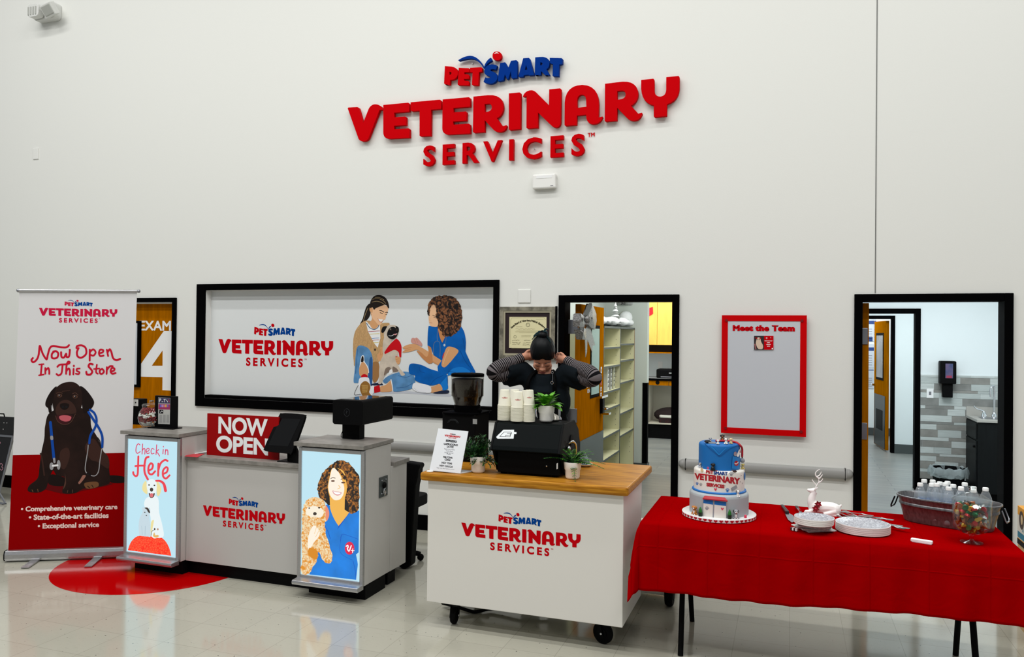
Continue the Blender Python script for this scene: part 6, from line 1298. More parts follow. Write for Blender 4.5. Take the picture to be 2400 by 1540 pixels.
for i in range(5):
    if p0 is None: p0 = plate(.134); o = p0
    else: o = p0.copy(); COL.objects.link(o)
    o.location = (pc.x, pc.y, TZ+.0085*i+.0005); tag(o, '%s large silver dotted plate in the stack beside the forks' % ('bottom', 'second from bottom', 'middle', 'second from top', 'top')[i], 'plate', 'large plates beside the forks')
FORK = mat('silver_plastic', (152, 160, 160), .3, metal=.35)
def fork():
    mb = MB(); sec = [(-.09, .008, 0), (-.05, .007, .0), (0, .0045, .003), (.03, .004, .006), (.045, .009, .003), (.055, .0115, .002), (.06, .012, .002)]
    vs = []; fs = []
    for x, w_, z in sec: vs += [(x, -w_, z+.001), (x, w_, z+.001), (x, w_, z+.0028), (x, -w_, z+.0028)]
    n = len(sec)
    for i in range(n-1):
        for j in range(4): fs.append((i*4+j, i*4+(j+1) % 4, (i+1)*4+(j+1) % 4, (i+1)*4+j))
    fs += [(3, 2, 1, 0), tuple(range((n-1)*4, n*4))]; mb.add(vs, fs, FORK)
    for k in range(4): y = -.0105+k*.007; mb.box((.06, y-.0016, .003), (.092, y+.0016, .005), FORK)
    return mb.build('fork')
f0 = None; rnd = random.Random(12); fl = [tq(*p) for p in ((1230, 880), (1290, 870), (1350, 870), (1400, 880), (1460, 885), (1520, 890), (1580, 905), (1650, 920), (1720, 940), (1780, 955), (1850, 975), (1920, 1010), (1990, 1050), (2040, 1075))]
where = ('by the reindeer', 'second from the reindeer', 'third from the reindeer', 'fourth from the reindeer', 'fifth from the reindeer', 'sixth from the reindeer', 'seventh from the reindeer', 'seventh from the tub', 'sixth from the tub', 'fifth from the tub', 'fourth from the tub', 'third from the tub', 'second from the tub', 'nearest the tub')
for i, p in enumerate(fl):
    if f0 is None: f0 = fork(); o = f0
    else: o = f0.copy(); COL.objects.link(o)
    o.location = (p.x, p.y, TZ+.001+.006*(i % 5)); o.rotation_euler = (0, -.02*(i % 3), (2.2+rnd.uniform(-.25, .25)) if i < 4 else -.45+rnd.uniform(-.3, .3)+(.25 if i < 8 else 0)); tag(o, 'silver fork in the loose pile behind the large plates, %s' % where[i], 'fork', 'forks behind the large plates')
def bar(mb, p, q, w1, w2, h, mt):
    d = (q-p).normalized(); s = Vector((-d.y, d.x, 0)); z = Vector((0, 0, h))
    mb.add([p-s*w1, p+s*w1, q+s*w2, q-s*w2, p-s*w1+z, p+s*w1+z, q+s*w2+z, q-s*w2+z], [(3, 2, 1, 0), (4, 5, 6, 7), (0, 1, 5, 4), (1, 2, 6, 5), (2, 3, 7, 6), (3, 0, 4, 7)], mt)
HND = mat('dark_handle', (40, 40, 44), .3, spec=.6)
t = thing('cake_server', 'cake server with dark handle lying right of the cake', 'cake server', tq(300, 790)); mb = MB(); bar(mb, tq(232, 690, TZ+.004), tq(318, 800, TZ+.004), .008, .0105, .014, HND); mb.build('handle', t, bevel=.003)
mb = MB(); mb.poly([[tq(*p, TZ+.007) for p in ((280, 800), (345, 795), (415, 830), (445, 890), (440, 930), (395, 950), (330, 900))]], CHROME, thick=(0, 0, -.0018)); mb.build('blade', t)
t = thing('cake_knife', 'knife with dark and silver handle behind the small plates', 'knife', tq(500, 760)); mb = MB(); bar(mb, tq(470, 710, TZ+.004), tq(525, 790, TZ+.004), .008, .009, .014, HND); mb.build('handle', t, bevel=.003); mb = MB(); bar(mb, tq(505, 765, TZ+.003), tq(540, 815, TZ+.003), .0095, .0095, .017, CHROME); mb.build('collar', t); mb = MB(); bar(mb, tq(540, 815, TZ+.006), tq(700, 960, TZ+.006), .012, .008, .0015, CHROME); mb.build('blade', t)
t = thing('serving_knife', 'striped black and white handle poking out under napkins at their left', 'knife', tq(420, 1085)); mb = MB()
for k in range(4): bar(mb, tq(382+26*k, 1072+5*k, TZ+.002), tq(408+26*k, 1077+5*k, TZ+.002), .0085, .0085, .014, (HND, PWHITE)[k % 2])
mb.build('handle', t)
# white rectangular clip
a = on_z(2135, 1268, TZ); b = on_z(2186, 1276, TZ); t = thing('white_clip_box', 'small white bar on the red cloth near table front', 'lighter', a); mb = MB(); bar(mb, a, b, .0125, .0125, .016, PWHITE); mb.build('case', t, bevel=.004); mb = MB(); bar(mb, a+Vector((.006, -.004, -.0005)), b+Vector((-.004, -.004, -.0005)), .011, .011, .004, mat('pinkish_base', (214, 190, 196), .4)); mb.build('base', t)
# ------------------------------------------------------------------ white reindeer
RW = mat('glossy_white_ceramic', (246, 243, 240), .2, spec=.5); rc = tq(960, 830); ry = rc.y+.02
t = thing('reindeer_figurine', 'white lying reindeer ornament with red poinsettias behind the plates', 'figurine', (rc.x, ry, TZ))
rq = lambda x, y, dy=0: on_y(1800+x/7.06, 1090+y/7.06, ry+dy)
mb = MB()
def chain(pts, rr_): mb.tube(spline(pts, 4), [rr_[min(len(rr_)-1, int(i/4))]*(1-(i/4) % 1)+rr_[min(len(rr_)-1, int(i/4)+1)]*((i/4) % 1) for i in range(4*(len(pts)-1)+1)], RW, 12)
chain([rq(1150, 740), rq(1080, 720), rq(960, 710), rq(860, 710), rq(770, 700)], [.022, .034, .036, .036, .034]); mb.ball(rq(1090, 740), .036, RW, 14, (1.1, 1, 1.05)); mb.ball(rq(760, 690), .033, RW, 14, (1, 1, 1.2))
chain([rq(750, 690), rq(720, 590), rq(745, 490), rq(775, 430)], [.03, .024, .018, .016]); chain([rq(785, 420), rq(735, 425), rq(680, 415), rq(648, 405)], [.017, .016, .010, .006])
chain([rq(760, 740, -.02), rq(700, 770, -.025), rq(625, 772, -.025), rq(640, 790, -.025), rq(730, 792, -.02)], [.014, .012, .01, .009, .008]); chain([rq(1120, 770, -.02), rq(1000, 805, -.03), rq(920, 820, -.03), rq(1050, 830, -.03), rq(1200, 850, -.025)], [.02, .012, .009, .009, .008]); chain([rq(1150, 700), rq(1180, 690), rq(1205, 670), rq(1195, 655)], [.012, .009, .007, .005])
body = mb.build('body', t); rm = body.modifiers.new('remesh', 'REMESH'); rm.mode = 'VOXEL'; rm.voxel_size = .003; rm.use_smooth_shade = True; sm = body.modifiers.new('smooth', 'SMOOTH'); sm.iterations = 5
for dy, pl in ((-.008, ((782, 400, 800, 350, 838, 290, 840, 240, 845, 215), (845, 225, 800, 190, 785, 140, 810, 100, 858, 72), (842, 225, 870, 205, 890, 175, 905, 160), (812, 195, 850, 170, 872, 140, 882, 112), (838, 290, 870, 275, 895, 250, 905, 225))), (.012, ((785, 395, 800, 340, 770, 300, 745, 265, 730, 238),))):
    mb = MB()
    for p in pl: pts = [rq(p[i], p[i+1], dy) for i in range(0, len(p), 2)]; mb.tube(spline(pts, 4), [.0042-.0022*i/(4*(len(pts)-1)) for i in range(4*(len(pts)-1)+1)], RW, 8)
    mb.build('antler', t)
mb = MB(); mb.tube(spline([rq(770, 405, -.018), rq(790, 390, -.022), rq(820, 380, -.02)], 4), .0035, RW, 6); mb.ball(rq(780, 408, -.018), .006, RW, 8); mb.build('ear', t)
POI = mat('poinsettia_red', (150, 8, 26), .5, noise=.3, nscale=60)
for cx, cy in ((830, 650), (790, 720)):
    mb = MB(); c = rq(cx, cy, -.042)
    for k in range(12):
        a = k*PI/6+(.26 if k % 2 else 0); L = .022 if k % 2 else .017; d = Vector((math.cos(a), -.25, math.sin(a))); leaf(mb, c, d, Vector((0, -1, 0)), L, .006, POI, .1, 3)
    for k in range(4): mb.ball(c+Vector((.003*math.cos(k*1.6), -.003, .003*math.sin(k*1.6))), .0022, PINK, 6)
    mb.build('poinsettia', t)
# ------------------------------------------------------------------ galvanised tub with water bottles
GALV = mat('galvanised_steel', (128, 128, 130), .38, metal=.8, noise=.22, nscale=26, stretch=(3, 3, 1)); TC = Vector((.838, -1.535, TZ)); ta = math.radians(-23); TU = Vector((math.cos(ta), math.sin(ta), 0)); TV = Vector((-TU.y, TU.x, 0)); RIM = .135
def oval(a, b, z, n=56):
    out = []
    for k in range(n):
        t_ = 2*PI*k/n; c, s = math.cos(t_), math.sin(t_); e = .72
        out.append(TC+TU*(a*math.copysign(abs(c)**e, c))+TV*(b*math.copysign(abs(s)**.85, s))+Vector((0, 0, z)))
    return out
t = thing('galvanised_tub', 'galvanised metal tub full of water bottles on the red table', 'tub', TC)
secs = [(.217, .098, 0), (.231, .112, .055), (.24, .120, .09), (.245, .125, .094), (.245, .125, .104), (.242, .122, .108), (.252, .13, RIM), (.259, .138, RIM+.002), (.259, .138, RIM+.008), (.252, .13, RIM+.009), (.246, .124, RIM), (.234, .114, .08), (.22, .102, .004)]
mb = MB(); vs = []; n = 56; fs = []
for a, b, z in secs: vs += oval(a, b, z)
for i in range(len(secs)-1):
    for k in range(n): fs.append((i*n+k, i*n+(k+1) % n, (i+1)*n+(k+1) % n, (i+1)*n+k))
fs += [tuple(range(n))[::-1], tuple(range((len(secs)-1)*n, len(secs)*n))]
mb.add(vs, fs, GALV, True); mb.build('tub_body', t)
for s in (-1, 1):
    mb = MB(); p = TC+TU*(s*.262)+Vector((0, 0, RIM-.012)); pts = [p+TV*.035, p+TV*.04+TU*s*.018-Vector((0, 0, .05)), p+TV*.028+TU*s*.022-Vector((0, 0, .062)), p-TV*.028+TU*s*.022-Vector((0, 0, .062)), p-TV*.04+TU*s*.018-Vector((0, 0, .05)), p-TV*.035]; mb.tube(pts, .004, STEEL if s > 0 else BLACKM, 6); mb.build('handle', t)
WCAP = mat('white_cap', (240, 242, 240), .35); LABL = mat('bottle_label', (200, 216, 228), .4, c2=(30, 96, 180), nscale=24)
def bottle():
    r = thing('water_bottle', 'x', 'bottle'); pr = [(.026, 0), (.031, .004), (.032, .02), (.0305, .045), (.032, .06), (.032, .105), (.0305, .115), (.032, .125), (.029, .15), (.018, .178), (.0125, .187), (.0125, .196)]
    MB().lathe(pr, PET, (0, 0, 0), 20, cap=False).build('bottle_body', r); MB().lathe([(.0322, .062), (.0325, .063), (.0325, .103), (.0322, .104)], LABL, (0, 0, 0), 20, cap=False).build('label', r)
    MB().lathe([(.0128, .186), (.0148, .187), (.015, .2), (.013, .204), (0, .204)], WCAP, (0, 0, 0), 16).build('cap', r); return r
caps = [(258, 255), (293, 300), (525, 295), (585, 265), (530, 345), (745, 345), (820, 320), (768, 385), (968, 362), (1050, 318), (1003, 398), (1138, 358), (1205, 395), (1300, 340), (1562, 375), (1678, 452)]
bl_ = ('far left rear', 'far left front', 'left rear behind two others', 'second rear from left', 'left front', 'centre left middle', 'centre left rear', 'centre left front', 'centre middle', 'centre rear', 'centre front', 'centre right rear', 'centre right front', 'rear right beside jar lid', 'right of jar lid', 'rightmost at the tub end')
b0 = None; CZ = TZ+.004+.204
spots = []
for x, y in caps:
    p = on_z(2090+x/7.7, 1100+y/7.7, CZ+.012); d = p-TC; a, b = d.dot(TU), d.dot(TV); k = min(1, math.sqrt(1/max(1e-6, (a/.198)**2+(b/.076)**2))); spots.append([a*k, b*k])
for _ in range(120):
    for i in range(len(spots)):
        for j in range(i):
            dx, dy = spots[i][0]-spots[j][0], spots[i][1]-spots[j][1]; L = math.hypot(dx, dy) or 1e-4
            if L < .058: g = (.058-L)/2; spots[i][0] += dx/L*g; spots[i][1] += dy/L*g; spots[j][0] -= dx/L*g; spots[j][1] -= dy/L*g
        a, b = spots[i]; k = math.sqrt((a/.2)**2+(b/.078)**2)
        if k > 1: spots[i] = [a/k, b/k]
for i, (a, b) in enumerate(spots):
    p = TC+TU*a+TV*b+Vector((0, 0, .016+.006*(i % 3))); lb = 'water bottle with white cap in the metal tub, %s' % bl_[i]
    if b0 is None: b0 = bottle(); o = b0; o.location = p; o['label'] = lb; o['group'] = 'water bottles in the metal tub'
    else: o = dup(b0, p, i*.7, lb, 'water bottles in the metal tub')
    for ch in o.children: ch.matrix_parent_inverse = Matrix.Identity(4)
# ------------------------------------------------------------------ footed candy jar
gb = on_z(2277, 1273, TZ); t = thing('footed_candy_jar', 'clear footed glass jar of wrapped candy in front of the metal tub', 'jar', gb); gz = lambda py: on_y(2276, py, gb.y).z-TZ
zs = gz(1251); zr = gz(1172); R_ = .088
MB().lathe([(0, .002), (.05, .002), (.052, .005), (.03, .009), (.012, .014), (.0085, .024), (.012, zs-.006), (.03, zs), (.06, zs+.012), (.082, zs+.035), (R_-.001, zs+.07), (R_, zr-.03), (R_, zr), (R_-.004, zr), (R_-.004, zs+.075), (.078, zs+.038), (.055, zs+.016), (0, zs+.006)], GLASS, gb, 40, cap=False).build('bowl', t)
kz = gz(1140); MB().lathe([(R_+.002, zr+.001), (R_+.003, zr+.005), (R_-.01, zr+.012), (.05, zr+(kz-zr)*.45), (.014, kz-.03), (.011, kz-.02), (.02, kz-.008), (.016, kz), (0, kz+.001)], GLASS, gb, 36, cap=False).build('lid', t)
cm = [mat('foil_'+n, c, .25, metal=m_, spec=.6) for n, c, m_ in (('red', (186, 14, 26), .4), ('green', (10, 110, 60), .4), ('gold', (206, 160, 60), .7), ('brown', (48, 26, 16), .1), ('silver', (196, 196, 196), .8), ('orange', (170, 84, 20), .5))]
cn = ('red', 'green', 'gold', 'brown', 'silver', 'orange'); prot = {}
def candy(kind, c):
    mb = MB()
    if kind == 0: mb.lathe([(0, 0), (.011, 0), (.015, .011), (.0135, .013), (0, .012)], cm[c], (0, 0, -.006), 16)
    elif kind == 1: mb.rbox((-.013, -.009, -.0045), (.013, .009, .0045), cm[c], .003, 3); mb.add([(-.013, -.004, 0), (-.02, -.009, 0), (-.02, .009, 0), (-.013, .004, 0)], [(0, 1, 2, 3)], cm[c]); mb.add([(.013, -.004, 0), (.02, -.009, 0), (.02, .009, 0), (.013, .004, 0)], [(0, 1, 2, 3)], cm[c])
    else: mb.lathe([(.014, 0), (.016, .004), (.011, .012), (.003, .02), (0, .023)], cm[c], (0, 0, -.008), 14)
    return mb.build('wrapped_candy')
rnd = random.Random(21); pl_ = []; tries = 0
while len(pl_) < 120 and tries < 30000:
    tries += 1; z = zs+.018+rnd.random()*(zr-zs-.045); lim = R_-.02 if z > zs+.07 else (.03+(R_-.052)*math.sqrt(max(0, (z-zs)/.07)))
    a = rnd.random()*2*PI; r = lim*math.sqrt(rnd.random()) if rnd.random() < .3 else lim*(.85+.15*rnd.random()); p = Vector((r*math.cos(a), r*math.sin(a), z))
    if all((p-o).length > .0215 for o in pl_): pl_.append(p)
for i, p in enumerate(pl_):
    k = (rnd.choice((0, 1, 2)), rnd.randrange(6))
    if k not in prot: prot[k] = candy(*k); o = prot[k]
    else: o = prot[k].copy(); COL.objects.link(o)
    o.location = gb+p; o.rotation_euler = (rnd.uniform(0, 6), rnd.uniform(0, 6), rnd.uniform(0, 6)); sh = ('round cup', 'twist wrapped', 'teardrop')[k[0]]
    tag(o, '%s %s candy in the clear footed jar' % (cn[k[1]], sh), 'candy', '%s %s candies in the footed jar' % (cn[k[1]], sh))
# ------------------------------------------------------------------ boxes at the right edge
YB = mat('box_yellow', (232, 160, 20), .45); BXW = mat('box_white', (224, 220, 210), .5); BXT = mat('box_teal', (30, 120, 150), .5)
fy_ = -.75; fx = on_y(2385, 1184, fy_); fb = on_y(2382, 1272, fy_); bw = fx.x; by0 = fy_-.42
t = thing('product_box', 'yellow and white box at the right edge behind table', 'box', (bw+.12, -.95, fb.z))
MB().box((bw, by0, fb.z), (bw+.24, fy_, fx.z), YB).build('carton', t, bevel=.002)
h = fx.z-fb.z; e = .0006; ps = lambda s, u, k=1: (bw-e*k, fy_-s*.42, fb.z+h*u); mb = MB()
mb.poly([[ps(.0, .78), ps(.42, .70), ps(.42, .16), ps(0, .16)]], BXW); mb.poly([[ps(.02, .34, 2), ps(.38, .34, 2), ps(.38, .18, 2), ps(.02, .18, 2)]], BXT); mb.poly([[ps(0, .14, 2), ps(1, .14, 2), ps(1, .0, 2), ps(0, .0, 2)]], INK); mb.poly([[ps(.22+.12*math.cos(k*PI/10), .68+.24*math.sin(k*PI/10), 3) for k in range(20)]], FBR); mb.poly([[ps(.24+.05*math.cos(k*PI/8), .7+.13*math.sin(k*PI/8), 4) for k in range(16)]], FCREAM); mb.poly([[ps(.27, .40, 3), ps(.32, .40, 3), ps(.31, .47, 3), ps(.28, .47, 3)]], BXT); mb.build('box_print', t)
MB().box((bw+.001, by0-.02, 0), (bw+.26, fy_-.001, fb.z-.001), mat('kraft_carton', (196, 164, 118), .7)).build('product_carton'); o = bpy.data.objects['product_carton']; tag(o, 'brown carton on floor underneath the yellow box at the right edge', 'box')
# ------------------------------------------------------------------ the barista
pp = lambda x, y, Y=-1.0: on_y(1140+x/5.5, 680+y/5.5, Y)
SKP = mat('warm_skin', (206, 148, 122), .5, spec=.2, noise=.06, nscale=20); HAIRB = mat('blue_black_hair', (5, 8, 11), .45, spec=.2); TEEM = mat('dark_slate_tee', (17, 24, 29), .85, spec=.1, bump=.15, bscale=30); APR = mat('black_apron', (5, 6, 7), .8, spec=.08); STR1 = mat('sleeve_black', (14, 13, 16), .8, spec=.1); STR2 = mat('sleeve_grey', (112, 106, 108), .8, spec=.1); TROU = mat('dark_trousers', (14, 15, 18), .85, spec=.1)
fh = Vector((.296, -.955, 0)); rh = Vector((.955, .296, 0)); uh = Vector((0, 0, 1)); be_ = math.radians(36)
FH = fh*math.cos(be_)-uh*math.sin(be_); UH = uh*math.cos(be_)+fh*math.sin(be_); HC = pp(725, 795, -1.0)
HM = Matrix((rh, FH, UH)).transposed()
hp = lambda r, f, u: HC+rh*r+FH*f+UH*u
mb = MB(); B = lambda r, f, u, rad, sq=(1, 1, 1), n=18: mb.ball(hp(r, f, u), rad, SKP, n, sq, HM)
B(0, -.008, .0, .1, (.79, .98, 1.0), 24); B(0, .03, -.075, .08, (.82, .8, 1.0), 20); B(0, .052, -.125, .036, (1.05, .85, .8)); B(0, .045, -.02, .062, (1.0, .8, .9))
for s in (-1, 1): B(.036*s, .062, -.078, .033, (1, .8, 1)); B(.081*s, -.015, -.045, .026, (.4, .7, 1.1)); B(.034*s, .08, -.052, .0175, (1.15, .7, .8)); B(.015*s, .1, -.083, .0095)
B(0, .098, -.06, .0125, (.8, .9, 1.8)); B(0, .107, -.08, .0135); B(0, .088, -.108, .0165, (1.4, .6, .7)); B(0, .083, -.122, .014, (1.3, .7, .6))
neck0 = Vector((HC.x-.005, HC.y+.045, HC.z-.19)); cz = 1.36
tx = pp(745, 1100, -.98).x
T = lambda x, y, z: Vector((tx+x, -.94+y, z+(.075 if z > .6 else 0)))
mb.tube([hp(0, -.04, -.05), hp(0, -.03, -.1), T(0, 0, 1.36)], [.055, .054, .062], SKP, 14)
def limb(pts, rs, mt=SKP, n=14, k=4, m=None):
    m = m or mb; q = spline(pts, k); N = len(pts)-1; r = []
    for i in range(len(q)): u = i/k; a = min(int(u), N-1); r.append(rs[a]+(rs[a+1]-rs[a])*(u-a))
    m.tube(q, r, mt, n); return q, r
mb.ball(T(0, .01, 1.22), .14, SKP, 18, (1.15, .75, 1.2)); mb.ball(T(0, .01, 1.05), .135, SKP, 18, (1.1, .78, 1.2)); mb.ball(T(0, .02, .92), .15, SKP, 18, (1.15, .8, .9)); mb.ball(T(0, .0, 1.33), .09, SKP, 16, (1.7, .75, .7))
SL, SR = pp(455, 1040, -.97), pp(1050, 1055, -.97); EL, ER = pp(118, 1052, -1.12), pp(1372, 1120, -1.12); WL, WR = pp(470, 860, -.99), pp(1030, 900, -.99)
for S_, E_, W_, hd in ((SL, EL, WL, 1), (SR, ER, WR, -1)):
    limb([T(-.1*hd, 0, 1.33), S_, (S_+E_)/2+Vector((0, 0, -.012)), E_], [.06, .056, .045, .034]); limb([E_, (E_*.55+W_*.45), W_], [.034, .03, .026])
    # hand: palm and five bent fingers closing behind the neck
    tgt = hp(-.06*hd, -.07, -.085); d = (tgt-W_).normalized(); up_ = Vector((0, 0, 1)); sd = d.cross(up_).normalized(); up_ = sd.cross(d)
    pc_ = W_+d*.045; limb([W_, W_+d*.035, W_+d*.075], [.026, .03, .028])
    for k in range(4):
        b0_ = W_+d*.07+up_*(.03-.02*k); L = (.07, .076, .07, .056)[k]; limb([b0_-d*.02, b0_+d*L*.4+sd*hd*-.004, b0_+d*L*.75+Vector((0, .02, -.008)), b0_+d*L+Vector((0, .04, -.02))], [.0095, .009, .0085, .0075], n=8, k=3)
    limb([W_+d*.02+up_*.015, W_+d*.045+up_*.035+Vector((0, -.014, 0)), W_+d*.075+up_*.04+Vector((0, -.018, 0))], [.012, .01, .008], n=8, k=3)
for s in (-1, 1): limb([T(.085*s, .02, .92), T(.1*s, .0, .5), T(.1*s, .02, .08)], [.095, .062, .042]); limb([T(.1*s, .04, .05), T(.1*s, -.12, .03)], [.04, .035])
person = mb.build('person'); tag(person, 'person in black apron with dark hair, hands raised behind bowed head, behind coffee cart', 'person')
def skin_over(o, vox, it=4):
    r = o.modifiers.new('remesh', 'REMESH'); r.mode = 'VOXEL'; r.voxel_size = vox; r.use_smooth_shade = True; s = o.modifiers.new('smooth', 'SMOOTH'); s.iterations = it; s.factor = .5
skin_over(person, .0045, 4)
# face details
lash = mat('dark_lash', (30, 18, 18), .6)
for s in (-1, 1):
    mb = MB(); mb.tube(spline([hp(.019*s, .0945, -.060), hp(.033*s, .0945, -.0645), hp(.05*s, .083, -.059)], 4), .0018, lash, 6); mb.build('eyelash', person)
for s in (-1, 1): mb = MB(); mb.tube(spline([hp(.016*s, .097, -.034), hp(.036*s, .094, -.028), hp(.056*s, .079, -.034)], 4), [.0025]*4+[.0022]*4+[.001], lash, 6); mb.build('eyebrow', person)
mb = MB(); LIP = mat('muted_lip', (156, 84, 78), .4); mb.tube(spline([hp(-.022, .09, -.1135), hp(-.008, .1005, -.109), hp(0, .1005, -.1105), hp(.008, .1005, -.109), hp(.022, .09, -.1135)], 4), .0034, LIP, 8); mb.tube(spline([hp(-.018, .0915, -.117), hp(0, .0995, -.1195), hp(.018, .0915, -.117)], 4), .004, LIP, 8); mb.build('lips', person)
# hair: cap with centre parting, tuft tied on top
mb = MB(); n = 110; m_ = 80; vs = []; fs = []
for a in range(m_+1):
    ph = PI*a/m_
    for k in range(n):
        t_ = 2*PI*k/n; x, y, z = .0875*math.sin(ph)*math.cos(t_), .108*math.sin(ph)*math.sin(t_), .112*math.cos(ph); rr_ = 1+.006*math.sin(k*5)
        vs.append(hp(x*rr_, -.012+y*rr_, .008+z))
keep = lambda k, a: True
def loc(v): d = v-HC; return d.dot(rh), d.dot(FH), d.dot(UH)
for a in range(m_):
    for k in range(n):
        q = (a*n+k, (a+1)*n+k, (a+1)*n+(k+1) % n, a*n+(k+1) % n); c = sum((vs[i] for i in q), Vector())/4; r, f, u = loc(c)
        line_ = .012-abs(r)*.55 if f > .02 else -.1
        if f > -.01 and f <= .02: line_ = -.055
        if u > line_: fs.append(q)
mb.add(vs, fs, HAIRB, True); hair = mb.build('hair', person); so = hair.modifiers.new('thickness', 'SOLIDIFY'); so.thickness = .006; so.offset = 0
mb = MB(); rnd = random.Random(4); top = hp(0, -.03, .112)
for k in range(5): mb.ball(top+Vector((.012*math.cos(k*1.3), .012*math.sin(k*1.3), .012)), .026, HAIRB, 12, (1, 1, .9))
TEAL = mat('teal_hair_tip', (4, 40, 46), .45, spec=.3)
for tx_, ty_ in ((600, 600), (585, 640), (640, 570), (800, 505), (790, 560), (770, 610), (690, 560), (715, 545), (815, 640), (830, 680), (610, 660), (750, 560)):
    e = pp(tx_, ty_, -1.05); b0_ = top+Vector((0, 0, .012)); m1 = (b0_+e)/2+Vector((0, 0, .022)); q = spline([b0_, m1, e], 5); mb.tube(q, [.012*(1-i/len(q))+.0008 for i in range(len(q))], TEAL if rnd.random() < .4 else HAIRB, 6)
mb.build('hair_tuft', person)
mb = MB(); q = [(lambda z, y: hp(0, -.012+y, .008+z))(.1135*math.cos(t_), .1095*math.sin(t_)) for t_ in [.62+.1*k for k in range(8)]]; mb.tube(q, .0016, mat('parting_skin', (128, 104, 98), .6), 6); mb.build('hair_parting', person)
# tee shirt with loose sleeves
mb = MB(); mb.ball(T(0, .01, 1.21), .155, TEEM, 20, (1.2, .85, 1.25)); mb.ball(T(0, .01, 1.0), .15, TEEM, 20, (1.22, .88, 1.4)); mb.ball(T(0, .02, .84), .155, TEEM, 20, (1.22, .86, .8)); mb.ball(T(0, .0, 1.325), .1, TEEM, 18, (1.8, .85, .72)); mb.tube([T(0, .0, 1.34), T(0, -.005, 1.385), T(0, -.01, 1.415)], [.1, .088, .076], TEEM, 16)
for S_, E_, hd, drop in ((SL, EL, 1, pp(265, 1262, -1.02)), (SR, ER, -1, pp(1235, 1312, -1.02))):
    M_ = S_+(E_-S_)*.62; limb([T(-.09*hd, 0, 1.32), S_, M_], [.07, .075, .074], TEEM); mb.tube([S_+Vector((0, 0, -.03)), (S_+drop)/2+Vector((.01*hd, 0, .01)), drop+Vector((0, 0, .03))], [.07, .06, .03], TEEM, 14); mb.tube([M_+Vector((0, 0, -.01)), drop+Vector((0, 0, .028))], [.06, .028], TEEM, 12)
o = mb.build('tee_shirt', person); skin_over(o, .008, 6)
for S_, E_, W_, hd in ((SL, EL, WL, 1), (SR, ER, WR, -1)):
    m2 = MB(); dS = (E_-S_).normalized(); dW = (W_-E_).normalized(); dO = (dS-dW).normalized(); up2 = (dW+dS); up2 = up2.normalized() if up2.length > .05 else Vector((0, 0, 1))
    raw = spline([S_+(E_-S_)*.45, E_-dS*.11+up2*-.012, E_-dS*.035+up2*-.024+dO*.004, E_+dO*.016, E_+dW*.035+up2*.016+dO*.004, E_+dW*.11+up2*.01, E_*.35+W_*.65, W_], 24)
    pts = [Vector(raw[0])]; acc = 0
    for p, q in zip(raw, raw[1:]):
        seg = (Vector(q)-Vector(p)).length; acc += seg
        if acc >= .0052: pts.append(Vector(q)); acc = 0
    N = len(pts); rr_ = [.054 if i/(N-1) < .55 else .054-(.054-.034)*(i/(N-1)-.55)/.45 for i in range(N)]
    m2.tube(pts, rr_, STR1, 20, caps=False); k2 = m2.m(STR2)
    for i in range(N-1):
        if i % 2:
            for j in range(20): m2.mi[i*20+j] = k2
    m2.build('striped_sleeve', person)
# apron: bib, skirt, straps, clip with ring
mb = MB(); vs = []; fs = []; rows = [(1.285, .55, .185, .145), (1.22, .85, .197, .152), (1.1, 1.1, .197, .15), (.95, 1.3, .2, .155), (.75, 1.45, .21, .16), (.5, 1.45, .215, .165)]; n = 16
for z, ha, a, b in rows:
    for k in range(n+1): t_ = -ha+2*ha*k/n; vs.append(T(a*math.sin(t_), .012-b*math.cos(t_), z))
for i in range(len(rows)-1):
    for k in range(n): q = i*(n+1)+k; fs.append((q, q+1, q+n+2, q+n+1))
mb.add(vs, fs, APR, True); o = mb.build('apron', person); so = o.modifiers.new('thickness', 'SOLIDIFY'); so.thickness = .004; so.offset = 1
for s in (-1, 1):
    mb = MB(); p = [T(.1*s, -.105, 1.285), T(.1*s, -.115, 1.34), T(.085*s, -.085, 1.395), T(.06*s, -.02, 1.43)]; mb.tube(spline(p, 5), .016, APR, 6); mb.build('apron_strap', person)
mb = MB(); a = pp(850, 1085, -1.12); b = pp(855, 1150, -1.12); c = pp(846, 1195, -1.125); mb.tube([a, b, c+Vector((0, 0, .01))], .0025, CHROME, 6); mb.tube([a+Vector((.008*math.cos(t_), 0, .012+.008*math.sin(t_))) for t_ in [k*.5 for k in range(13)]], .002, CHROME, 6); mb.tube([c+Vector((.0095*math.cos(t_), 0, .0095*math.sin(t_))) for t_ in [2*PI*k/14 for k in range(14)]], .002, CHROME, 6, closed=True); mb.build('key_ring', person)
mb = MB(); limb([T(-.085, .02, .88), T(-.1, .0, .5), T(-.1, .02, .07)], [.105, .075, .06], TROU); limb([T(.085, .02, .88), T(.1, .0, .5), T(.1, .02, .07)], [.105, .075, .06], TROU); mb.build('trousers', person)
for s in (-1, 1): MB().rbox((tx+.1*s-.05, -1.12, 0), (tx+.1*s+.05, -.86, .085), BLACKM, .045, 4).build('shoe', person, bevel=.012)
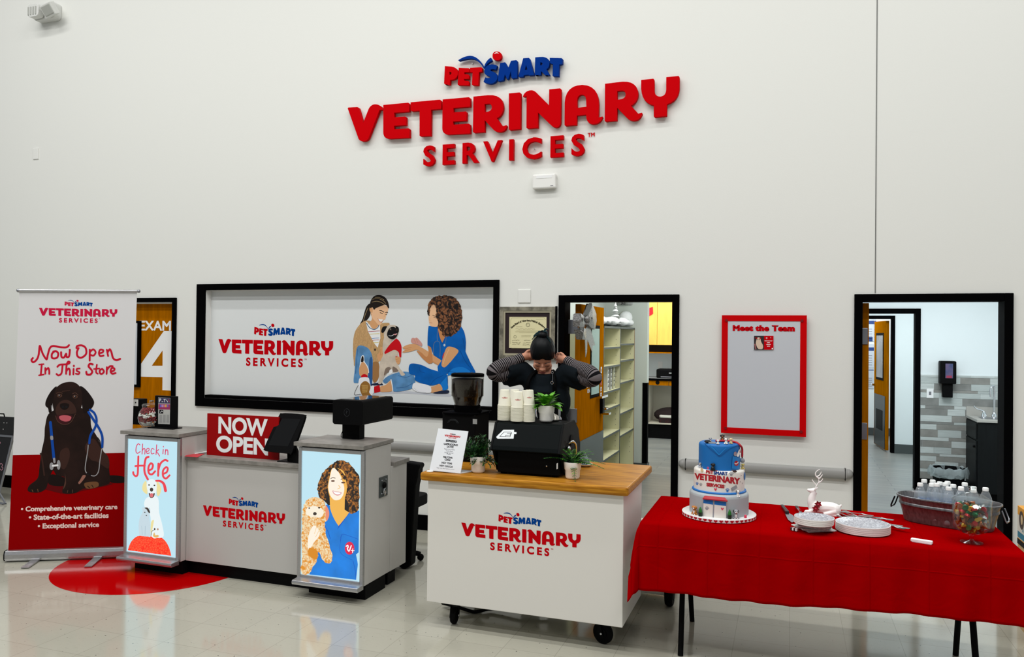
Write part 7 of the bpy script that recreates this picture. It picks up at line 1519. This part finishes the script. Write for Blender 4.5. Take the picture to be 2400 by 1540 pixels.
# ------------------------------------------------------------------ stock room seen through the left door
CREAM = mat('cream_laminate', (214, 212, 176), .5); DEDGE = mat('dark_edge', (58, 66, 62), .5)
t = thing('shelving_unit', 'tall cream shelving unit with dark edged shelves in the stock room', 'shelves', (-2.03, 2.6, 0))
SX0, SX1 = -2.22, -1.83
mb = MB().box((SX0, 1.72, .06), (SX0+.012, 3.5, 1.87), CREAM); mb.build('back', t)
for i, y in enumerate((1.72, 2.595, 3.475)):
    mb = MB().box((SX0, y, 0), (SX1-.003, y+.024, 1.87), CREAM); mb.box((SX1-.003, y, 0), (SX1, y+.024, 1.87), DEDGE if i < 2 else mat('maple_edge', (150, 112, 74), .5))
    hol = DEDGE
    for k in range(24):
        for xx in (SX1-.05,): mb.cyl((xx, y-.0008, .3+k*.062), (xx, y-.0002, .3+k*.062), .004, hol, 6)
    mb.build('upright', t)
MB().box((SX0, 1.72, 1.85), (SX1, 3.5, 1.872), DEDGE).build('top_board', t)
for ya, yb, zs_ in ((1.744, 2.595, (.08, .44, .682, .976, 1.163, 1.437, 1.643)), (2.619, 3.475, (.08, .598, .859, 1.22, 1.48, 1.675))):
    for z in zs_:
        mb = MB().box((SX0+.012, ya, z-.02), (SX1-.006, yb, z), CREAM); mb.box((SX1-.006, ya, z-.02), (SX1-.002, yb, z), DEDGE); mb.build('shelf', t)
# binders
bm_ = [mat('binder_white', (214, 216, 212), .5), mat('binder_mid', (188, 190, 184), .5), mat('binder_cream', (196, 196, 168), .5)]; BK = mat('binder_band', (60, 64, 64), .5)
for i in range(3):
    y = 2.07+i*.155; t = thing('ring_binder', ('first upright binder from the door on the cream shelf', 'middle of three upright binders on the cream shelf', 'third upright binder from the door on the cream shelf')[i], 'binder', (-1.95, y, 1.163), 'binders on the cream shelf')
    mb = MB().box((-2.15, y, 1.165), (-1.86, y+.06, 1.425), bm_[i]); mb.build('cover', t, bevel=.003)
    mb = MB()
    for z in (1.2, 1.25, 1.3, 1.35, 1.395): mb.box((-1.8605, y+.008, z), (-1.8585, y+.052, z+.012), BK); mb.box((-1.8605, y+.02, z+.014), (-1.8585, y+.035, z+.03), BK)
    mb.box((-2.1, y+.061, 1.166), (-1.87, y+.09, 1.42), BK); mb.build('spine_print', t)
# fluffy snow, tree and gnome on top
mb = MB(); rnd = random.Random(6); SN = mat('fluffy_snow', (238, 240, 242), .9, bump=.6, bscale=40)
for k in range(40): y = 1.8+1.62*rnd.random(); mb.ball((-2.02+rnd.uniform(-.14, .15), y, 1.875+.03), .06+.03*rnd.random(), SN, 10, (1, 1.5, .6))
o = mb.build('fake_snow'); o.location.z = .03; tag(o, 'fluffy white snow batting along the top of the shelving unit', 'decoration'); o['kind'] = 'stuff'
c = on_x(1442, 757, -1.9); t = thing('tinsel_tree', 'small white and silver tree standing on the shelf top snow', 'tree decoration', (-1.9, c.y, 1.9))
mb = MB(); SV = mat('tinsel_silver', (176, 178, 176), .3, metal=.6)
for k in range(9): z = 1.905+k*.03; r = .075*(1-k/9.5); mb.lathe([(r, z), (r*.45, z+.028)], SN if k % 2 else SV, (-1.9, c.y, 0), 12)
mb.build('cone', t)
c = on_x(1465, 730, -2.0); t = thing('plush_gnome', 'knitted gnome with long pale beard sitting on the shelf top', 'gnome', (-2.0, c.y, 1.9))
BRD = mat('yarn_beard', (206, 206, 192), .9, bump=.8, bscale=60, noise=.2, nscale=50); KN = mat('knit_black_white', (46, 46, 50), .9, c2=(190, 190, 186), nscale=30)
MB().lathe([(.15, 1.9), (.16, 1.93), (.12, 2.02), (.07, 2.14), (.05, 2.2)], BRD, (-2.0, c.y, 0), 18).build('beard', t)
MB().lathe([(.14, 2.17), (.15, 2.19), (.145, 2.24), (.11, 2.3), (.02, 2.6)], KN, (-2.0, c.y, 0), 18).build('hat', t); mb = MB().ball((-1.91, c.y-.06, 2.18), .035, mat('wool_nose', (186, 168, 120), .8), 10); mb.build('nose', t); MB().ball((-1.94, c.y-.25, 2.0), .085, SN, 14).build('pompom', t)
c = on_y(1476, 708, 3.3); mb = MB().ball((c.x, 3.3, c.z), .05, SV, 16); mb.cyl((c.x, 3.3, c.z+.04), (c.x, 3.3, 2.8), .002, SV, 5); o = mb.build('hanging_bauble'); tag(o, 'silver ball ornament hanging above the shelving unit', 'ornament')
# silver bow on the door leaf
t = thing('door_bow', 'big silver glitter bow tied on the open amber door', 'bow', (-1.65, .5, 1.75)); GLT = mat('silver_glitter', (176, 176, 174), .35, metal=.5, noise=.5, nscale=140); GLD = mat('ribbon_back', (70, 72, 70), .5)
bq = lambda x, y, X=-1.6: on_x(1320+x/7.7, 700+y/7.7, X)
def loop(front, back, name):
    mb = MB(); n = len(front); F_ = [bq(*p, -1.55) for p in front]; B_ = [bq(*p, -1.64) for p in back]; mb.add(F_+B_, [(i, i+1, n+i+1, n+i) for i in range(n-1)], GLT); mb.add([p+Vector((.004, 0, 0)) for p in F_], [tuple(range(n))], GLT); o = mb.build(name, t); so = o.modifiers.new('thickness', 'SOLIDIFY'); so.thickness = .003
def bowpart(name, sil, dep, inner=None):
    """one ribbon loop: a bulged silver face with thickness and its dark inside"""
    mb = MB(); F_ = [bq(*p, -1.60+dep*.5) for p in sil]; cx = sum(p[0] for p in sil)/len(sil); cy = sum(p[1] for p in sil)/len(sil); c = bq(cx, cy, -1.60+dep); n = len(F_); Bk = [p-Vector((.05, 0, 0)) for p in F_]
    mb.add(F_+Bk+[c], [(i, (i+1) % n, 2*n) for i in range(n)]+[(i, n+i, n+(i+1) % n, (i+1) % n) for i in range(n)]+[tuple(range(2*n-1, n-1, -1))], GLT); mb.build(name, t)
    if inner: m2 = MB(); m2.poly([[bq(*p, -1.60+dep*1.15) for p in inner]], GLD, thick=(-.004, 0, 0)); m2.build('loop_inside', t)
bowpart('bow_loop', [(455, 300), (520, 90), (560, 170), (600, 280), (600, 330), (605, 400), (575, 555), (500, 520), (450, 465), (470, 380)], .05, [(390, 310), (400, 230), (430, 130), (480, 78), (515, 78), (520, 130), (490, 220), (450, 290), (410, 330)])
bowpart('bow_loop', [(388, 340), (360, 300), (320, 265), (285, 290), (280, 400), (285, 510), (385, 510)], .04, [(300, 512), (370, 512), (372, 540), (345, 580), (310, 560)])
bowpart('bow_loop', [(300, 560), (345, 585), (380, 520), (415, 560), (412, 745), (345, 735)], .035)
mb = MB(); mb.poly([[bq(*p, -1.6) for p in ((395, 560), (445, 480), (500, 560), (575, 840), (530, 850), (525, 970), (470, 830), (440, 740), (430, 960), (405, 1060), (395, 760))]], GLT, thick=(-.003, 0, 0)); mb.build('tail', t)
mb = MB(); c = bq(435, 370, -1.54); mb.ball(c, .04, GLT, 14, (.7, 1, .9)); mb.build('knot', t)
# back office: cupboards, desk, printer
oy = 7.2; oq = lambda x, y, Y=oy: on_y(1500+x/3.67, 700+y/3.67, Y)
za, zb_, zc, zd = oq(100, 398).z, oq(100, 470).z, oq(100, 690).z, oq(100, 745).z; xs_ = oq(147, 300).x
t = thing('wall_cupboard', 'honey maple wall cupboards above the office desk', 'cupboard', (-2.1, 7.5, za))
MB().box((-2.74, 7.22, za), (-1.2, 7.815, 2.45), AMBERL).build('carcass', t)
MB().box((-2.74, oy, za+.004), (xs_-.003, 7.22, 2.44), AMBERL).build('cupboard_door', t, bevel=.002); MB().box((xs_+.003, oy, za+.004), (-1.2, 7.22, 2.44), AMBERL).build('cupboard_door', t, bevel=.002)
mb = MB().box((-2.74, 7.22, zb_), (-1.2, 7.815, zb_+.02), AMBER); mb.box((-2.74, 7.8, zb_), (-1.2, 7.815, za), mat('dark_cubby', (60, 38, 18), .6)); mb.build('open_shelf', t)
HEART = mat('red_felt', (196, 10, 24), .7); PKH = mat('pink_felt', (230, 96, 140), .7)
c = oq(80, 100, oy-.01); mb = MB(); mb.poly([[(c.x+dx, oy-.012, c.z+dz) for dx, dz in ((0, -.1), (-.07, -.03), (-.075, .05), (-.03, .06), (0, .04), (.06, .06), (.065, -.06))]], HEART, thick=(0, .008, 0)); o = mb.build('felt_heart'); tag(o, 'red felt heart stuck on the honey maple cupboard', 'decoration')
c = oq(222, 10, oy-.01); mb = MB(); mb.poly([[(c.x+.12*math.cos(k*PI/10), oy-.012, c.z+.02+.05*math.sin(k*PI/10)) for k in range(20)]], PKH, thick=(0, .008, 0)); o = mb.build('felt_heart'); tag(o, 'pink felt ornament at the top of right cupboard door', 'decoration')
t = thing('office_desk', 'built in desk with amber drawers in the back office', 'desk', (-2.1, 7.5, 0))
MB().box((-2.74, oy-.02, zc-.02), (-1.2, 7.81, zc+.012), mat('light_worktop', (168, 172, 172), .4)).box((-2.74, oy-.024, zc-.028), (-1.2, oy-.02, zc+.012), BLACK).build('worktop', t)
xd = oq(247, 720).x
MB().box((-2.74, oy, zd), (xd-.003, oy+.02, zc-.03), AMBER).build('drawer', t, bevel=.002); MB().box((xd+.003, oy, zd), (-1.2, oy+.02, zc-.03), AMBER).build('drawer', t, bevel=.002)
c = oq(151, 722); mb = MB().cyl((c.x, oy-.002, c.z), (c.x, oy+.001, c.z), .035, BLACKM, 18); mb.build('finger_pull', t)
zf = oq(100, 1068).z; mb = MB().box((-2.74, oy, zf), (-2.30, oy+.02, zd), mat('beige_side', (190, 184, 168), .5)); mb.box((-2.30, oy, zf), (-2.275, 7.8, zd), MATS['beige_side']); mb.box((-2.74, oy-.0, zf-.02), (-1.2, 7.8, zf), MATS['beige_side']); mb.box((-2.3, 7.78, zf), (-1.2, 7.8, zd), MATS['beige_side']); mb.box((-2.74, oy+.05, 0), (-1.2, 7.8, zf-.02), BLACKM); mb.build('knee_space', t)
a = oq(136, 606); t = thing('printer', 'black inkjet printer on the office desk', 'printer', (a.x+.3, 7.4, zc+.012)); MB().box((a.x, 7.25, zc+.013), (a.x+.5, 7.6, a.z), BLACKM).build('body', t, bevel=.02)
mb = MB().box((a.x+.08, 7.235, zc+.03), (a.x+.5, 7.255, zc+.045), GREYINK); mb.box((a.x+.22, 7.248, a.z-.07), (a.x+.3, 7.2495, a.z-.06), PWHITE); mb.build('paper_tray', t)
t = thing('pet_bed', 'dark cushion with tartan pet bed in the desk knee space', 'pet bed', (-2.0, 7.5, zf)); mb = MB().ball((-1.9, 7.5, zf+.12), .2, mat('maroon_fleece', (34, 20, 20), .9), 16, (1.6, .8, .7)); mb.build('bolster', t); MB().rbox((-2.1, 7.25, zf+.001), (-1.4, 7.6, zf+.09), mat('tartan', (60, 20, 22), .9, c2=(24, 16, 18), nscale=30), .05, 4).build('base', t, bevel=.01); MB().rbox((-2.09, 7.24, zf+.09), (-1.4, 7.6, zf+.13), mat('fleece_white', (206, 204, 194), .9), .05, 4).build('fleece_pad', t, bevel=.012)
c = oq(175, 570, 7.815); t = thing('outlet', 'white power outlet plate above the printer', 'outlet', (c.x, 7.815, c.z)); MB().box((c.x-.04, 7.81, c.z-.06), (c.x+.04, 7.818, c.z+.06), PWHITE).build('plate', t)
# ------------------------------------------------------------------ exam room seen through the right door
ty = 3.833; rq_ = lambda x, y, Y=ty: on_y(2150+x/4.968, 820+y/4.968, Y)
a, b, c2, d2_ = rq_(266, 130, 3.72), rq_(455, 400, 3.72), rq_(300, 400, 3.74), rq_(415, 558, 3.74)
t = thing('soap_dispenser', 'black wall soap dispenser with purple label above wall tiles', 'dispenser', ((a.x+b.x)/2, ty, b.z))
MB().rbox((a.x, 3.72, b.z), (b.x, ty, a.z), BLACKM, .012, 3, 1).build('housing', t, bevel=.006); MB().box((c2.x, 3.75, d2_.z), (d2_.x, ty, b.z), BLACKM).build('drip_tray', t, bevel=.004)
a, b = rq_(328, 160, 3.719), rq_(415, 332, 3.719); mb = MB().box((a.x, 3.7185, b.z), (b.x, 3.7205, a.z), mat('label_purple', (96, 82, 116), .4, c2=(58, 70, 110), nscale=14)); mb.box((a.x+.01, 3.718, b.z+.002), (b.x-.01, 3.7195, b.z+.03), mat('label_red', (150, 50, 76), .4)); mb.build('label', t)
a, b = rq_(107, 450), rq_(188, 562); t = thing('outlet', 'white outlet plate on the grey wall tiles', 'outlet', (a.x, ty, b.z)); MB().box((a.x, 3.826, b.z), (b.x, 3.8335, a.z), PWHITE).build('plate', t, bevel=.002); MB().box(((a.x+b.x)/2-.012, 3.8245, (a.z+b.z)/2-.02), ((a.x+b.x)/2+.012, 3.827, (a.z+b.z)/2+.02), GREYINK).build('socket', t)
t = thing('sink_cabinet', 'dark sink cabinet with grey top and chrome tap in exam room', 'cabinet', (2.4, 3.5, 0)); cxl = 1.945; cz_ = .90; cyf = 3.28
WD = mat('dark_wood', (20, 23, 24), .5, spec=.15, noise=.15, nscale=6, stretch=(8, 8, .6)); SG = mat('sink_top', (172, 170, 164), .4)
MB().box((cxl+.01, cyf+.01, .1), (2.88, ty-.001, cz_-.03), WD).build('carcass', t)
MB().box((cxl, cyf-.005, cz_-.03), (2.88, ty-.001, cz_), SG).build('top', t, bevel=.003); MB().box((cxl, ty-.02, cz_), (2.88, ty-.001, cz_+.1), SG).build('backsplash', t)
MB().box((cxl-.005, cyf+.03, cz_-.22), (cxl+.01, ty-.03, cz_-.045), WD).build('drawer', t, bevel=.003); MB().box((cxl-.005, cyf+.03, .12), (cxl+.01, ty-.03, cz_-.235), WD).build('cabinet_door', t, bevel=.003)
MB().ball((cxl-.012, cyf+.08, .6), .014, BLACKM, 8).build('knob', t); MB().box((cxl+.08, cyf+.05, 0), (2.88, ty, .1), BLACKM).build('kick', t)
mb = MB(); c = on_y(2330, 970, 3.7); mb.lathe([(.03, cz_), (.028, cz_+.02), (.014, cz_+.05)], CHROME, (c.x, 3.7, 0), 16); zt = on_y(2330, 905, 3.7).z; mb.tube(spline([(c.x, 3.7, cz_+.05), (c.x, 3.7, zt-.04), (c.x-.01, 3.69, zt), (c.x-.035, 3.67, zt-.01), (c.x-.045, 3.66, zt-.06), (c.x-.045, 3.66, zt-.12)], 5), .011, CHROME, 10); mb.build('tap', t)
mb = MB(); c = on_y(2306, 970, 3.7); mb.lathe([(.03, cz_), (.028, cz_+.02), (.012, cz_+.06)], CHROME, (c.x, 3.7, 0), 16); mb.tube(spline([(c.x, 3.7, cz_+.06), (c.x-.04, 3.7, cz_+.075), (c.x-.08, 3.7, cz_+.09), (c.x-.1, 3.7, cz_+.12)], 4), .008, CHROME, 8); mb.build('tap_lever', t)
mb = MB().box((c.x-.08, cyf+.1, cz_+.001), (2.8, 3.62, cz_+.004), STEEL); mb.build('sink_rim', t)
# bin with clear liner
bx = on_y(2225, 1110, 3.45); t = thing('waste_bin', 'black waste bin with clear plastic liner below the tiles', 'bin', (bx.x, 3.45, 0)); zt = on_y(2225, 1098, 3.45).z
MB().lathe([(.13, 0), (.17, zt-.01), (.175, zt), (.165, zt), (.12, .02)], BLACKM, (bx.x, 3.5, 0), 28, cap=False).build('bin_body', t)
mb = MB(); vs = []; fs = []; n = 40; LIN = glass('liner_film', (236, 242, 242), .12, mixw=.55)
_n = LIN.node_tree; _d = _n.nodes.new('ShaderNodeBsdfDiffuse'); _d.inputs[0].default_value = lin((200, 212, 214))+(1,); _m = _n.nodes.new('ShaderNodeMixShader'); _m.inputs[0].default_value = .35; _o = _n.nodes['Material Output']; _f = _o.inputs[0].links[0].from_socket; _n.links.new(_f, _m.inputs[1]); _n.links.new(_d.outputs[0], _m.inputs[2]); _n.links.new(_m.outputs[0], _o.inputs[0])
for i, (r, z) in enumerate(((.16, zt-.1), (.166, zt+.002), (.182, zt+.01), (.195, zt-.01), (.2, zt-.06), (.196, zt-.09))):
    for k in range(n): a = 2*PI*k/n; w_ = 1+(.03*math.sin(k*2.1)+.03*math.sin(k*.9+i))*(i > 0); vs.append((bx.x+r*w_*math.cos(a), 3.5+r*w_*math.sin(a), z+.012*math.sin(k*1.7+i)*(i > 1)))
for i in range(5):
    for k in range(n): fs.append((i*n+k, i*n+(k+1) % n, (i+1)*n+(k+1) % n, (i+1)*n+k))
mb.add(vs, fs, LIN, True); mb.build('liner', t)
# far door with window and posters beyond
aq = lambda x, y, Y: on_y(2010+x/4.28, 700+y/4.28, Y)
hx = on_y(2084, 800, 7.12); fx_ = on_y(2060, 800, 7.85); dv = Vector((fx_.x-hx.x, .73, 0)).normalized(); dn = Vector((dv.y, -dv.x, 0))
def slab(s0, s1, z0, z1, o0, o1, mt):
    b0_ = Vector((hx.x, 7.12, 0)); vs = []
    for z in (z0, z1):
        for s, o in ((s0, o0), (s1, o0), (s1, o1), (s0, o1)): v = b0_+dv*s-dn*o; vs.append((v.x, v.y, z))
    return MB().add(vs, [(3, 2, 1, 0), (4, 5, 6, 7), (0, 1, 5, 4), (1, 2, 6, 5), (2, 3, 7, 6), (3, 0, 4, 7)], mt)
LW_ = .86; fd = slab(0, LW_, .02, 2.05, 0, .045, AMBER).build('door_leaf', d5, bevel=.002)
sgn = -1
slab(.16, .7, 1.1, 1.86, .045, .05, BLACK).build('vision_frame', fd); slab(.2, .66, 1.14, 1.82, .05, .052, mat('dark_pane', (40, 22, 26), .1, c2=(120, 110, 112), nscale=4)).build('vision_pane', fd); slab(.04, .82, .03, .86, .045, .05, mat('dark_kick', (26, 32, 32), .4)).build('kick_plate', fd); slab(.2, .66, .3, .62, .05, .054, BLACKM).build('vent_grille', fd)
mb = MB(); v = Vector((hx.x, 7.12, 1.0))+dv*(LW_-.07)-dn*.05; mb.cyl(v, v-dn*.05, .02, CHROME); mb.tube([v-dn*.05, v-dn*.055-dv*.1], .01, CHROME, 8); mb.build('lever_handle', fd)
PB_ = mat('poster_navy', (32, 62, 124), .5); PS = mat('poster_pale', (196, 206, 216), .5)
for i, (x0, x1, y0, y1) in enumerate(((108, 162, 188, 428), (108, 162, 456, 692), (108, 160, 700, 900), (166, 184, 188, 440))):
    a, b = aq(x0, y0, 9.29), aq(x1, y1, 9.29); t = thing('notice_poster', ('navy headed notice poster, highest on the far room wall', 'navy headed notice poster in the middle of far wall', 'plain grey notice poster lowest on far room wall', 'narrow pale notice beside the highest far wall poster')[i], 'poster', (a.x, 9.3, b.z), 'notices on the far room wall')
    MB().box((a.x-.25 if i < 3 else a.x, 9.288, b.z), (b.x, 9.298, a.z), PS).build('sheet', t)
    mb = MB(); h = a.z-b.z; mb.box((a.x-.25 if i < 3 else a.x, 9.286, a.z-h*(.28 if i != 2 else .1)), (b.x, 9.2885, a.z-h*(.14 if i != 2 else .06)), PB_)
    for k in range(5): mb.box((a.x-.2 if i < 3 else a.x+.01, 9.286, b.z+h*(.1+.1*k)), (b.x-.03, 9.2885, b.z+h*(.1+.1*k)+.008), GREYINK)
    if i == 0: mb.box((a.x-.1, 9.286, b.z), (b.x-.02, 9.2885, b.z+h*.18), PB_)
    mb.build('poster_print', t)
